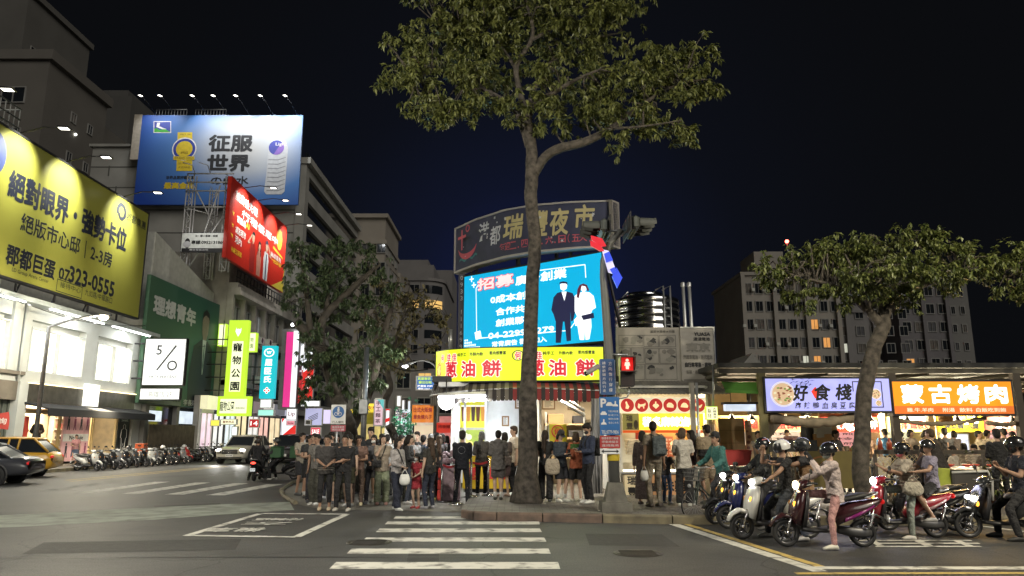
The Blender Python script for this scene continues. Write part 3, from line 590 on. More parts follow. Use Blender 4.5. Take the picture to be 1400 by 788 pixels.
EX=-22.9;EY=78.2;gr=mat('grooved_concrete',(.30,.295,.27),.85,var=.18,scale=.35,bump=.1)
mb=MB();mb.box((-47,EY,.13),(EX-.6,106,31.6));mb.box((-47,EY,31.6),(-38,92,33.4));mb.box((EX-1.0,EY-.1,.13),(EX+.02,EY+1.2,31.9));mb.build('wall',gr,b)
for k in range(10):
 mb=MB();z=3.8+k*2.95;mb.box((EX-.6,EY+1.2,z),(EX,106,z+1.35));mb.build('balcony_band',gr,b)
 if k<10:
  mb=MB();mb.box((EX-.62,EY+1.3,z+1.35),(EX-.4,105.8,z+2.95));mb.build('window_band',glass_dark,b)
mb=MB();mb.box((EX-.9,EY-.3,31.4),(EX+.5,106,32.1));mb.box((-47.3,EY-.3,33.4),(-37.8,92,33.7));mb.build('cornice',gr,b)
mb=MB()
for z in(9.5,13,16.5,20,23.4,26.0,28.6,31.0):mb.box((-47,EY-.03,z),(EX-1.1,EY-.004,z+.12))
for x,z in((-45,31.2),(-44,28.8),(-45.5,26.1)):mb.box((x,EY-.035,z-1.2),(x+.14,EY-.004,z))
mb.build('groove_shade',mat('groove_shadow',(.10,.10,.09),.9),b)  # raised dark strips; the shade of grooves is put into their colour
FB=ff(77.0);x0,x1,z0,z1=-41.2,-23.3,26.3,36.7
bl=thing('billboard','huge blue bottled water billboard with large black characters on the concrete building','billboard',(-32,77,26.3))
bm=grad_mat('blue_vinyl',[(0,(.50,.49,.47)),(.24,(.40,.43,.48)),(.5,(.06,.18,.46)),(.85,(.012,.055,.34))],radial=((.66,0,.62),(1.1,0,.95)))  # printed white centre, pushed towards the top right that the lamps overexpose
mb=MB();fbox(mb,FB,x0,z0,x1,z1,-.3,0);mb.build('panel',bm,bl)
mb=MB();fbox(mb,FB,x0-.9,z0+5.2,x0-.02,z1+.1,-.35,-.02);mb.build('side_strip',mat('cream_strip',(.45,.40,.33),.7),bl)
mb=MB()
def bp(px,py):p=at(px,py,77.0);return p.x,p.z
def btx(mb,body,x0,x1,y,hpx,bold=.03,d=.012):
 a,z=bp(x0,y);c,_=bp(x1,y);add_text(mb,body,FB,(a+c)/2,z,w=c-a,h=hpx/FPX*77*1.02,bold=bold,d=d)
btx(mb,'征服',285,346,196,26,.045);btx(mb,'世界',283,342,223,26,.045);btx(mb,'の鹼水',288,340,247,13,.03);btx(mb,'世界品質評鑑大賞',227,266,243,5,.03);mb.build('lettering',ink,bl)
mb=MB();btx(mb,'最高金獎',224,266,254,10,.06);mb.build('gold_lettering',mat('gold_print',(.65,.48,.03),.45),bl)
gold,nav,wht=mat('gold_print',(.65,.48,.03),.45),mat('navy_print',(.03,.05,.3),.5),mat('white_print2',(.75,.72,.7),.5)
def bpoly(pts,m,name,d):
 mb=MB();flat(mb,pts,FB,d);mb.build(name,m,bl)
cx,cz=bp(252,204)
pts=[bp(*p)for p in((243,181),(263,181),(263,234),(241,234))];bpoly(pts,gold,'medal_ribbon',.012)
bpoly(circ(cx,cz,1.35,32),wht,'medal_edge',.016);bpoly(circ(cx,cz,1.22,32),nav,'medal_ring',.02);bpoly(circ(cx,cz,.92,32),gold,'medal_disc',.024)
bpoly([bp(*p)for p in((237,214),(266,214),(266,219),(237,219))],gold,'medal_band',.028)
mb=MB();btx(mb,'2022',247,257,209,3,.02,.03);btx(mb,'GRAND GOLD',239,265,216.5,3.4,.01,.032);btx(mb,'QUALITY',243,261,224,3,.01,.016);btx(mb,'AWARD',244,260,229,3,.01,.016);btx(mb,'SINCE 1961',246,261,184,2.5,.01,.016);mb.build('medal_lettering',mat('bronze_print',(.25,.17,.02),.5),bl)
bpoly([bp(*p)for p in((210,166),(234,166),(234,182),(210,182))],wht,'logo_border',.012);bpoly([bp(*p)for p in((211,167),(233,167),(233,181),(211,181))],nav,'logo_ground',.016)
bpoly([bp(*p)for p in((211,181),(233,181),(225,176),(218,178),(214,175),(211,177))],mat('green_print',(.05,.35,.04),.5),'logo_hill',.02)
bpoly([bp(*p)for p in((214,174),(215,168),(219,168),(218,173),(228,177),(222,177))],wht,'logo_figure',.024)
bot=[(371,193),(367,203),(366,215),(364,240),(361,262),(364,266),(385,266),(389,262),(391,240),(393,215),(394,203),(392,195),(387,189),(377,188)]
bpoly([bp(*p)for p in bot],mat('bottle_print',(.52,.53,.55),.4),'bottle_print',.012)
bpoly([bp(*p)for p in((375,182),(388,182),(389,189),(374,189))],mat('bottle_cap',(.62,.63,.65),.4),'bottle_cap_print',.016)
cx,cz=bp(378,202);bpoly(circ(cx,cz,.85,24),mat('label_blue',(.05,.06,.30),.5),'bottle_label',.02);bpoly([(cx+.85*math.cos(q),cz+.85*math.sin(q))for q in[i*.16-1.9 for i in range(18)]],mat('label_purple',(.22,.12,.42),.5),'label_leaf',.023)
mb=MB();btx(mb,'Light',377,392,198,6,.02,.028);mb.build('label_lettering',wht,bl)
mb=MB()
for k in range(8):
 y=215+k*6;a=bp(367-k*.4,y+3);c_=bp(391-k*.3,y);d_=bp(391-k*.3,y+.8);e_=bp(380,y+3.2);flat(mb,[a,e_,c_,d_,(e_[0],e_[1]-.12),(a[0],a[1]-.09)],FB,.017)
mb.build('bottle_ripple',mat('ripple_grey',(.25,.26,.28),.5),bl)
for i,px in enumerate((214,240,283,311,341,374,407)):
 P0=Vector((bp(px,160)[0],77.0,z1));arm_lamp('floodlight','gooseneck floodlight along the top of the blue billboard',P0,P0+Vector((-.8,-2.2,1.3)),(500,500,800,1100,1300,1900,2600)[i],(P0.x+.1,77,z1-2.9),'floodlights over the blue billboard',(.95,.98,1),100)
mb=MB()
for px0,px1 in((210,252),(264,306)):
 a,c=bp(px0,160)[0],bp(px1,160)[0]
 for z in(36.9,37.6):mb.tube([(a,77.5,z),(c,77.5,z)],.06,5)
 n=10
 for i in range(n+1):x=a+(c-a)*i/n;mb.tube([(x,77.5,36.7),(x,77.5,37.6)],.05,4)
tag(mb.build('catwalk_rail',steel),'short service railing on top of the blue billboard','railing')
street_lamp('curved steel street lamp added out of view to light the near corner',(-11,3.5,0),(-8.0,5.5,8.4),6500,(1,.93,.78),8.0)  # two unseen lamps added to brighten the junction
street_lamp('curved steel street lamp added out of view to light the market side',(13.5,5,0),(10.8,7.0,8.4),3800,(1,.88,.62),8.0)
# signs over the pavement on the left
def fsign(px0,py0,px1,py1,Y):
 """a board facing the photographer at depth Y that covers the pixels px0..px1, py0(top)..py1(bottom): plane, width, height"""
 A=at(px0,py1,Y);B=at(px1,py1,Y);C=at(px0,py0,Y);return ff(Y,A.x,A.z),B.x-A.x,C.z-A.z
def fbox_sign(name,label,cat,px0,py0,px1,py1,Y,face,side,depth=.3,rim=.06,group=None):
 fm,w,h=fsign(px0,py0,px1,py1,Y)
 return lightbox(name,label,cat,fm,0,0,w,h,-depth,0,face,side,rim,group=group),fm,w,h
lime=emis('lime_light',s2l(196,238,60),1.0);cream=emis('cream_light',s2l(245,250,205),1.15);teal=emis('teal_light',s2l(20,190,205),.95)
whl=emis('white_light',(.92,.95,1),1.15);redl=emis('red_light',s2l(225,40,35),.9);redtxt=emis('lit_white_text',(1,.95,.9),1.3)
navy_e=mat('dark_sign_ink',(.01,.012,.012),.6)
Y=56.4
t,fm,w,h=fbox_sign('pet_shop_sign','tall lime lightbox with black pet shop characters on the grey flats','sign',306,438,333,542,Y,lime,lime,.5)
mb=MB();flat(mb,rect(w*.24,h*.06,w*.8,h*.72),fm,.004);mb.build('pale_panel',cream,t)
mb=MB()
for k,c in enumerate('寵物公園'):add_text(mb,c,fm,w*.52,h*(.64-.17*k),w=w*.46,h=h*.115,bold=.03)
mb.build('lettering',navy_e,t)
mb=MB();flat(mb,[(w*.35+x*w*.3,h*.78+y*h*.14)for x,y in((.5,0),(.95,.45),(1,.85),(.8,.7),(.5,.75),(.2,.7),(.15,.9),(0,.5))],fm,.006);mb.build('emblem',whl,t)
mb=MB()
for z in(.08,.25,.42,.58,.75):mb.tube([fm(-.1,h*z,-.25),fm(-1.6,h*z,-.25)],.05,5)
mb.tube([fm(-.5,0,-.25),fm(-.5,h,-.25)],.04,5);mb.build('bracket',dsteel,t)
t,fm,w,h=fbox_sign('pet_shop_sign','small lime box sign with a white face peeping out beside the tall pet shop sign','sign',297,443,307,473,Y+2,cream,lime,.5)
t,fm,w,h=fbox_sign('pet_shop_sign','square lime sign with pale face hung past the tall pet shop sign','sign',333,455,349,481,Y+1.5,cream,lime,.5)
mb=MB();add_text(mb,'寵物',fm,w/2,h*.62,w=w*.6,h=h*.25,bold=.01);add_text(mb,'公園',fm,w/2,h*.3,w=w*.6,h=h*.25,bold=.01);mb.build('lettering',mat('faint_green_ink',(.2,.25,.1),.6),t)
t,fm,w,h=fbox_sign('pet_shop_sign','wide lime box with a cream face and pet shop characters above the shop door','sign',296,542,340,569,Y-1,cream,lime,.6,.2)
mb=MB();add_text(mb,'寵物公園',fm,w*.3,h*.5,w=w*.45,h=h*.5,bold=.015);add_text(mb,'高雄裕誠店',fm,w*.72,h*.4,w=w*.3,h=h*.12,bold=.0);mb.build('lettering',navy_e,t)
Y=62
t,fm,w,h=fbox_sign('drugstore_sign','tall teal lightbox with white characters and a cross emblem','sign',354,473,374,545,Y,teal,teal,.5)
mb=MB()
for k,c in enumerate('屈臣氏'):add_text(mb,c,fm,w*.5,h*(.68-.16*k),w=w*.5,h=h*.13,bold=.035)
mb.loft([[fm(w*.5+r_*math.cos(q),h*.87+r_*.85*math.sin(q),.012)for r_ in(w*.36,w*.28)]for q in[i*math.pi/10 for i in range(21)]],caps=False,closed=False)
add_text(mb,'w',fm,w*.5,h*.87,w=w*.34,h=w*.22,bold=.03)
for x,y in((0,0),(.13,0),(-.13,0),(0,.13),(0,-.13)):flat(mb,circ(w*(.5+x),h*.15+w*y,w*.1,10),fm,.013+.001*abs(x)*10+.002*abs(y)*10)
mb.build('lettering',redtxt,t)
mb=MB()
for x,y in((.13,0),(-.13,0),(0,.13),(0,-.13)):flat(mb,circ(w*(.5+x),h*.15+w*y,w*.06,10),fm,.02)
mb.build('cross_emblem',redl,t)
mb=MB();mb.tube([fm(-.6,-1.5,-.25),fm(-.6,h,-.25)],.05,5)
for z in(.1,.35,.6,.85):mb.tube([fm(0,h*z,-.25),fm(-1.2,h*z,-.25)],.05,5)
mb.build('bracket',dsteel,t)
t,fm,w,h=fbox_sign('box_sign','small white box hung under the teal sign','sign',355,546,371,558,Y,whl,white,.5)
t,fm,w,h=fbox_sign('box_sign','pale mint box sign low under the teal sign','sign',352,560,374,569,Y+1,emis('mint_light',s2l(170,245,225),1),white,.5)
shopY=[(55.3,57.6,(1,.75,.85)),(57.6,60,(1,1,.95)),(60,62.2,(.85,.95,1)),(62.2,65.2,(1,.85,.5)),(65.2,68.0,(1,.95,.9)),(68,71,(1,.6,.5)),(71,74.4,(1,.8,.5)),(74.4,77.4,(.9,.9,1))]
for i,(a0,a1,c)in enumerate(shopY):
 t=thing('lit_shop',['lit magenta shop front beneath the lime box sign','white shop front with two square notices','cool white shop front under the mint sign','warm yellow shop front beneath the cornice','white shop front hung with a red and white poster','red lit shop front past the posters','orange shop front near the tree trunk','bluish white shop front at the end of the grey flats'][i],'shop front',(-22.9,(a0+a1)/2,.13))
 F=fx(-23.05)
 mb=MB();fbox(mb,F,a0+.15,.6,a1-.15,3.3,0,.02);mb.build('window',emis('shop_glow_%d'%i,c,.95,var=.5,scale=1.3),t)
 mb=MB()
 for r_ in(rect(a0,.13,a0+.15,3.6),rect(a1-.15,.13,a1,3.6),rect(a0+.15,3.3,a1-.15,3.6),rect(a0+.15,.13,a1-.15,.6),rect((a0+a1)/2-.05,.6,(a0+a1)/2+.05,3.3)):mb.prism(r_,F,-.1,.12)
 mb.build('door_frame',dsteel if i%2 else white,t)
 mb=MB();fbox(mb,F,a0+.05,3.62,a1-.05,4.6,-.2,.5);mb.build('fascia',emis('fascia_%d'%i,[(1,.95,.6),(1,1,1),(.5,.75,.9),(.05,.06,.12),(.25,.2,.2),(.8,.75,.7),(.2,.2,.22),(.6,.6,.75)][i],.75,var=.2),t)
def simple_sign(label,px0,py0,px1,py1,Y,face,body=None,ink_m=None,vertical=False,side=white,name='shop_sign',bold=.02,frac=(.7,.5),depth=.3):
 t,fm,w,h=fbox_sign(name,label,'sign',px0,py0,px1,py1,Y,face,side,depth,min(.05,.1))
 if body:
  mb=MB()
  if vertical:
   n=len(body)
   for k,c in enumerate(body):add_text(mb,c,fm,w/2,h*(1-(k+.5)/n*.92-.04),w=w*frac[0],h=h/n*.7,bold=bold)
  else:add_text(mb,body,fm,w/2,h/2,w=w*frac[0],h=h*frac[1],bold=bold)
  mb.build('lettering',ink_m or redtxt,t)
 return t,fm,w,h
simple_sign('cream and white box sign beside the magenta shop',301,573,323,581,55,cream,'寵物用品',mat('red_ink',(.4,.03,.03),.6))
simple_sign('small yellow box sign beside the magenta shop',287,574,300,583,55,emis('yellow_light',s2l(245,235,90),1))
simple_sign('dark red sign with two white figures under the blue column',340,573,354,585,60,emis('dull_red_light',s2l(190,35,45),.8),'14',redtxt)
simple_sign('white notice with two black squares by the cool shop front',316,583,324,596,57,whl)
simple_sign('white sign with a red corner in the row of posters',391,559,405,574,66,whl,'Lip',mat('red_ink',(.4,.03,.03),.6))
simple_sign('pink sign with red writing under the corner of the posters',391,575,403,582,65.5,emis('pink_light',s2l(235,150,165),.9),'Stone',mat('red_ink',(.4,.03,.03),.6))
simple_sign('small black sign with a white swoosh below the tree',417,574,425,581,52,black,None)
t,fm,w,h=simple_sign('tall sign, white over red with black strokes, beyond the tree trunk',412,481,427,545,68,whl)
mb=MB();flat(mb,[(0.02,0.02),(w-.02,0.02),(w-.02,h*.72),(0.02,h*.55)],fm,.005);mb.build('red_panel',redl,t)
mb=MB();add_text(mb,'雀',fm,w*.5,h*.42,w=w*.5,h=h*.12,bold=.03);add_text(mb,'帝',fm,w*.5,h*.26,w=w*.5,h=h*.12,bold=.03);mb.build('lettering',redtxt,t)
mb=MB()
for k in range(9):x,y=w*(.2+.7*random.random()),h*(.62+.25*random.random());flat(mb,[(x,y),(x+.5,y+.25),(x+.6,y+.15),(x+.2,y-.1)],fm,.01+.0006*k)
mb.build('brush_strokes',ink,t)
b=thing('corner_block','grey and white corner block with a magenta stripe and lit posters past the flats','building',(-21.8,70,0))
mb=MB()
fm,w,h=fsign(340,450,402,604,68.5);
mb.prism(rect(0,h*.36,w*.72,h*.72),fm,-6,0);mb.prism(rect(w*.6,h*.28,w,h*1.0),fm,-6,.12);mb.build('wall',mat('mid_grey_panel',(.2,.2,.2),.6),b)
mb=MB();mb.prism(rect(w*.71,h*.3,w*.86,h*.97),fm,.13,.2);mb.build('magenta_stripe',emis('magenta_light',s2l(240,60,150),.8),b)
mb=MB();mb.prism(rect(w*.87,h*.3,w*.99,h*.98),fm,.13,.2);mb.build('white_panel',whl,b)
mb=MB();mb.prism(rect(0.0,h*.2,w*.16,h*.68),fm,.05,.25);mb.build('blue_column',emis('blue_light',s2l(70,165,235),.7),b)
mb=MB();mb.prism(rect(w*.5,h*.36,w*.6,h*.54),fm,.01,.08);mb.build('window',glass_dark,b)
mb=MB()
for k in range(3):mb.ell(fm(w*(.86+.09*k),h*1.03,.6),.16)
mb.build('spot_lamp',emis('spot_lens',(1,1,1),8),b)
t,fm,w,h=simple_sign('tall white and red poster of a street scene beside the magenta stripe',400,462,412,552,69,whl)
mb=MB();flat(mb,[(.03,.03),(w-.03,.03),(w-.03,h*.5),(.03,h*.58)],fm,.004,0)
for k in range(10):x,y=w*(.1+.6*random.random()),h*(.1+.4*random.random());flat(mb,rect(x,y,x+w*.25,y+h*.08),fm,.008+.0008*k,1+k%2)
mb.build('picture',[emis('poster_red',s2l(205,45,50),.8),emis('poster_pale',s2l(225,205,215),.9),emis('poster_dark',s2l(90,40,60),.8)],t)
simple_sign('white sign band under the white over red sign',411,548,437,556,66,whl)
t,fm,w,h=simple_sign('pale violet shop hoarding with grey stripes behind the crowd',416,558,440,582,67,emis('lilac_light',s2l(190,190,230),.8))
mb=MB()
for k in range(4):flat(mb,[(w*.2,h*(.15+.09*k)),(w*.75,h*(.42+.09*k)),(w*.75,h*(.46+.09*k)),(w*.2,h*(.19+.09*k))],fm,.006+.0005*k)
mb.build('stripe_print',mat('grey_violet_ink',(.1,.1,.18),.6),t)
t,fm,w,h=simple_sign('white poster with a big red wedge at shop door height',384,572,404,597,66.5,whl)
mb=MB();flat(mb,[(.02,.02),(w-.02,.02),(w-.02,h*.7)],fm,.006);flat(mb,[(w*.02,h*.75),(w*.2,h*.98),(.02,h*.98)],fm,.006);mb.build('red_wedge',redl,t)
simple_sign('red and white poster low behind the crowd',424,584,438,597,60,emis('rose_light',s2l(225,80,100),.8),'SALE')
simple_sign('pale violet lightbox between the shop hoardings and the tree',441,560,452,580,60,emis('lilac_light2',s2l(215,205,250),1))
# buildings further up the street and behind
curtain=mat('drawn_curtain',(.13,.115,.10),.9,var=.4,scale=1.5);curtain2=mat('grey_blind',(.07,.07,.075),.8,var=.3)
def facade_windows(par,fm,cols,rows,a0,b0,da,db,w,h,lit=(),pane=glass_dark,frame_m=None,mesh=[],skip=()):
 """one mesh, copied to every opening"""
 fr=frame_m or grey_wall;f=MB();fw=.12
 for r_ in(rect(-fw,-fw,w+fw,0),rect(-fw,h,w+fw,h+fw),rect(-fw,0,0,h),rect(w,0,w+fw,h),rect(w*.48,0,w*.52,h)):f.prism(r_,lambda u,v,d=0:fm(u,v,d)-fm(0,0,0),-.05,.1)
 pm=lambda u,v,d=0:fm(u,v,d)-fm(0,0,0)
 f.prism(rect(0,0,w,h),pm,-.04,.02,1)
 base=None;k=0
 for i in range(cols):
  for j in range(rows):
   if(i,j)in skip:continue
   m=(lit or{}).get((i,j),pane)if isinstance(lit,dict)else pane
   if m is glass_dark:m=(glass_dark,glass_dark,curtain,glass_dark,curtain2)[(i*7+j*11+i*j*3)%5]
   key=m.name
   if base is None or key not in base:
    o=f.build('window',[fr,m],par,local=True);base=base or{};base[key]=o
   else:o=base[key].copy();COL.objects.link(o);o.parent=par
   o.location=wmat(par).inverted()@fm(a0+i*da,b0+j*db,0)
   k+=1
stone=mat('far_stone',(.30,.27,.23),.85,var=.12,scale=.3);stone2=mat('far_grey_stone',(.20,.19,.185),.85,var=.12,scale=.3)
warm_win=emis('warm_window',s2l(255,205,120),.8,var=.4,scale=.7);pale_win=emis('pale_window',s2l(225,225,205),.7,var=.4,scale=.7)
amber_win=emis('amber_window',s2l(245,170,90),.7,var=.5,scale=.9)
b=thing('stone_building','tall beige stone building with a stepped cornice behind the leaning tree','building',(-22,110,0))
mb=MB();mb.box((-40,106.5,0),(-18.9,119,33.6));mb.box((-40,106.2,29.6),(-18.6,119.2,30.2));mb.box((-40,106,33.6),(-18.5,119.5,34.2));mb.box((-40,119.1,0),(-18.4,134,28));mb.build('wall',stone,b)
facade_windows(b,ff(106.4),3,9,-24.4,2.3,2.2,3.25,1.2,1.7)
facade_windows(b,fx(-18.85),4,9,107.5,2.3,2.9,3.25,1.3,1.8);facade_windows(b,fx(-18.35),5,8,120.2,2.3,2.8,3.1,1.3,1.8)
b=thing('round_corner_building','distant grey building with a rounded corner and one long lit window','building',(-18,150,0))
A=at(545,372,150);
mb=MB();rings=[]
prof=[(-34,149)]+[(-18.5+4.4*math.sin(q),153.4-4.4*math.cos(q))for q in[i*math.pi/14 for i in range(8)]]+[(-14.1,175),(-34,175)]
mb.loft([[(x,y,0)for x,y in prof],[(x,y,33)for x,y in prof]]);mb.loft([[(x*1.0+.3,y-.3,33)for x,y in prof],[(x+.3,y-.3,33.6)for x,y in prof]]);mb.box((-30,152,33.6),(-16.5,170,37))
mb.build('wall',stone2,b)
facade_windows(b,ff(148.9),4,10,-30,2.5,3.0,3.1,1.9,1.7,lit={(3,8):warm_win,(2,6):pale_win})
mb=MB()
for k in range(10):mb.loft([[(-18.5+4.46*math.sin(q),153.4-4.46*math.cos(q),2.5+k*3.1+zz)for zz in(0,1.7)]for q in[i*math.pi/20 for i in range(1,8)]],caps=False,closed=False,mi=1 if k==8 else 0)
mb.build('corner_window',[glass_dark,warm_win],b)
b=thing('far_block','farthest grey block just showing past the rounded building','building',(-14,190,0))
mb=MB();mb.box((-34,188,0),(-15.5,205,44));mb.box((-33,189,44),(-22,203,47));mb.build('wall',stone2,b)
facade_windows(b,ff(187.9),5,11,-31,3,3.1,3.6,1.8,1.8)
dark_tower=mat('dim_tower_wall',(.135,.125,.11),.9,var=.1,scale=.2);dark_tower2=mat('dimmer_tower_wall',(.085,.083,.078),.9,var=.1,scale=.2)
A=at(70,70,80)
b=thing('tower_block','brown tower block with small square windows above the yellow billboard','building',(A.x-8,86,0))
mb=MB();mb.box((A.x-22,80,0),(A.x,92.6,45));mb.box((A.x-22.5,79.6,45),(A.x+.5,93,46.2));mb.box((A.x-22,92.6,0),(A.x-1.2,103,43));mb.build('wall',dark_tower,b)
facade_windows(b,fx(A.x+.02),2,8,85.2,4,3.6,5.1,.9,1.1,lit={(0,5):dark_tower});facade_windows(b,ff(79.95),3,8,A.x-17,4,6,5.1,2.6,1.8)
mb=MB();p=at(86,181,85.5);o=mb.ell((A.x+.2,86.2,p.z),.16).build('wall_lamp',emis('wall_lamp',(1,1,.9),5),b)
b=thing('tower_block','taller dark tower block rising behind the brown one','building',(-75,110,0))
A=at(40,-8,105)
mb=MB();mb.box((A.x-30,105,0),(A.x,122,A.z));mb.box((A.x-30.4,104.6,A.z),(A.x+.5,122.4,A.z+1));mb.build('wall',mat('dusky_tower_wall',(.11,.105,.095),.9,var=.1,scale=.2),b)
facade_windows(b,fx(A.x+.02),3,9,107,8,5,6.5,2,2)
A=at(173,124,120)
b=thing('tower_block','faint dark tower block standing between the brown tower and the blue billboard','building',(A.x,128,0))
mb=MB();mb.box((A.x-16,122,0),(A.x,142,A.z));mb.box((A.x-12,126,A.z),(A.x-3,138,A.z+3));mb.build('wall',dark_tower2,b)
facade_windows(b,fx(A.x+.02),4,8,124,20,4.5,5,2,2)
def flats(label,x0,x1,Y,ztop,depth,wall,cols,rows,lit,xa,dx,ww,wh,dz,z0,name='apartment_building',head=None):
 b=thing(name,label,'building',((x0+x1)/2,Y,0))
 mb=MB();mb.box((x0,Y,0),(x1,Y+depth,ztop));mb.box((x0-.3,Y-.3,ztop),(x1+.3,Y+depth+.3,ztop+.5))
 n=max(2,int((x1-x0)/4.2))
 for i in range(n+1):x=x0+(x1-x0)*i/n;mb.box((x-.3,Y-.45,0),(x+.3,Y-.001,ztop-.01))
 if head:mb.box((head[0],Y+3,ztop),(head[1],Y+10,ztop+head[2]))
 mb.build('wall',wall,b)
 for k in range(rows):pass
 facade_windows(b,ff(Y-.02),cols,rows,xa,z0,dx,dz,ww,wh,lit=lit)
 return b
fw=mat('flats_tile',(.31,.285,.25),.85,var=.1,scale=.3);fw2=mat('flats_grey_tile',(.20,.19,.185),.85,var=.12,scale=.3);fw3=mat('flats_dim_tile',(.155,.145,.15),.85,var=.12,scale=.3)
def pxm(px,Y):return at(px,500,Y).x
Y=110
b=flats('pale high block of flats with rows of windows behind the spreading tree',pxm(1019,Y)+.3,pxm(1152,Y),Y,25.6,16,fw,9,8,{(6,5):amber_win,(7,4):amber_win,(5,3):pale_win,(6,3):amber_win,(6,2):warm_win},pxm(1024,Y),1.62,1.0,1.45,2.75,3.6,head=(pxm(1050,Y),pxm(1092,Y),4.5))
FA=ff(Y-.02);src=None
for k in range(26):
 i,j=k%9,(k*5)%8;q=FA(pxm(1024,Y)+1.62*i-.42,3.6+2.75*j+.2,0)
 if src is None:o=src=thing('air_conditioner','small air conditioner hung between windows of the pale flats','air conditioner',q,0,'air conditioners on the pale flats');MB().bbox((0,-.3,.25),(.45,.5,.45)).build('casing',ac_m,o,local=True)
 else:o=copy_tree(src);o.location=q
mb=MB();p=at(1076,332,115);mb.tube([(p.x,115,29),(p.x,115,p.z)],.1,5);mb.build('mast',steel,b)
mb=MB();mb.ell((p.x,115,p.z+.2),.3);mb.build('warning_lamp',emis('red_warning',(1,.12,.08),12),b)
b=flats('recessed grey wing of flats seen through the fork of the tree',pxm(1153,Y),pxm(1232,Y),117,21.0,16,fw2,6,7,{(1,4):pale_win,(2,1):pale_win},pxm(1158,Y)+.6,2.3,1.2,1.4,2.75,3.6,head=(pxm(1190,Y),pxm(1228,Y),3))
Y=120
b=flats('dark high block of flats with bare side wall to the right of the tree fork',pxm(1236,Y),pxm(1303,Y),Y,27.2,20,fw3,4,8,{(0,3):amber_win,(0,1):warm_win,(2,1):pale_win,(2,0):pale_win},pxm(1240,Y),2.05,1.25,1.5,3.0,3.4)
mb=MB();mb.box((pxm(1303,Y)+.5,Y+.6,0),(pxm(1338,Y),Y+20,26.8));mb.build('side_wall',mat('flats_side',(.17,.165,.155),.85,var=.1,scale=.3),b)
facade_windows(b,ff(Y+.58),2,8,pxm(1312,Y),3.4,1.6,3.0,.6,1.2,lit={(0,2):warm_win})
# the corner snack shop
def pxx(px,Y):return at(px,560,Y).x
def pz(py,Y,px=720):return at(px,py,Y).z
yel=emis('yellow_green_sign',s2l(226,240,40),1.0,var=.1,scale=.8)
shop_white=mat('shop_white_wall',(.68,.69,.68),.45);alu=mat('brushed_alu',(.55,.56,.57),.35,.7)
sh=thing('snack_shop','corner scallion pancake shop with white glazed walls under the curved yellow sign','shop',(.5,22.5,ktop))
XL,XR,YF,YB=pxx(622,21.6),pxx(832,20.6),21.0,24.6
mb=MB()
mb.box((XL,YB,ktop),(XR,YB+.12,3.0));mb.box((XR,YF,ktop),(XR+.1,YB+.12,3.0));mb.box((XL-.1,YF+.5,ktop),(XL,YB+.12,3.0));mb.build('wall',shop_white,sh)
mb=MB();mb.box((XL-.4,YF-.3,3.0),(XR+.3,YB+.3,3.12));mb.build('ceiling',shop_white,sh)
mb=MB();mb.box((XL-.6,YF-.1,3.14),(XR+.4,YB+.6,3.3));mb.box((XL-.6,YF+.6,3.3),(XR+.4,YB+.6,4.0));mb.build('roof',dsteel,sh)
xm=pxx(735,21.2);xa=pxx(664,21.3);xb=pxx(683,21.3)
mb=MB()
mb.box((xa,YF+.6,1.25),(xm,YF+.66,3.0));mb.box((xa-.03,YF+.55,ktop),(xa+.03,YF+.6,3.0));mb.box((pxx(706,21.5)-.015,YF+.56,1.3),(pxx(706,21.5)+.015,YF+.6,3.0));mb.box((xa,YF+.57,2.72),(pxx(710,21.5),YF+.6,2.75));mb.build('cold_room_panel',mat('cold_white',(.66,.70,.72),.35),sh)
mb=MB();mb.box((xa+.12,YF+.53,2.83),(pxx(716,21.5),YF+.58,2.9));mb.build('door_closer',alu,sh)
for px in(622,628,636,664):
 x=pxx(px,21.2);m2=MB();m2.box((x-.03,YF+.1,ktop),(x+.03,YF+.16,3.0));m2.build('post',alu,sh)
t=thing('drinks_poster','lit yellow-green poster of iced drinks in tall cups inside the snack shop','poster',(XL+.6,YF+.6,2.2))
fm,w,h=fsign(628,541,663,585,YF+.5)
MB().prism(rect(0,0,w,h),fm,-.05,0).build('panel',emis('lime_poster',s2l(205,205,60),.85,var=.3),t)
mb=MB()
for k in range(5):
 x=w*(.1+.19*k);y=h*.2;mb.poly([fm(*p,.006)for p in((x,y),(x+w*.11,y),(x+w*.14,y+h*.45),(x-w*.03,y+h*.45))],k%3);mb.poly([fm(*p,.008)for p in rect(x-w*.035,y+h*.45,x+w*.145,y+h*.5)],3)
add_text(mb,'綠茶・奶茶・冬瓜',fm,w*.5,h*.87,w=w*.8,h=h*.1,mi=0)
mb.build('cups_print',[emis('tea_brown',s2l(95,50,20),.8),emis('tea_amber',s2l(205,140,60),.8),emis('tea_dark',s2l(60,40,35),.8),emis('tea_lid',s2l(240,240,225),.9)],t)
t=thing('drinks_poster','second green and yellow fruit poster below the iced drinks poster','poster',(XL+.6,YF+.6,1.3))
fm,w,h=fsign(628,588,663,622,YF+.5)
MB().prism(rect(0,0,w,h),fm,-.05,0).build('panel',emis('lime_poster2',s2l(150,170,70),.7,var=.7,scale=4),t)
mb=MB()
for k in range(12):x,y=w*random.uniform(.1,.9),h*random.uniform(.15,.85);mb.poly([fm(*p,.004+.0006*k)for p in circ(x,y,w*random.uniform(.06,.12),10)],k%3)
mb.build('fruit_print',[emis('fruit_yellow',s2l(235,215,120),.7),emis('fruit_green',s2l(90,150,50),.7),emis('fruit_pale',s2l(235,235,200),.7)],t)
ct=thing('counter','yellow snack counter with red characters in front of the shopkeeper','counter',(-.9,YF-.1,ktop))
cx0,cx1=pxx(634,20.6),pxx(702,20.6)
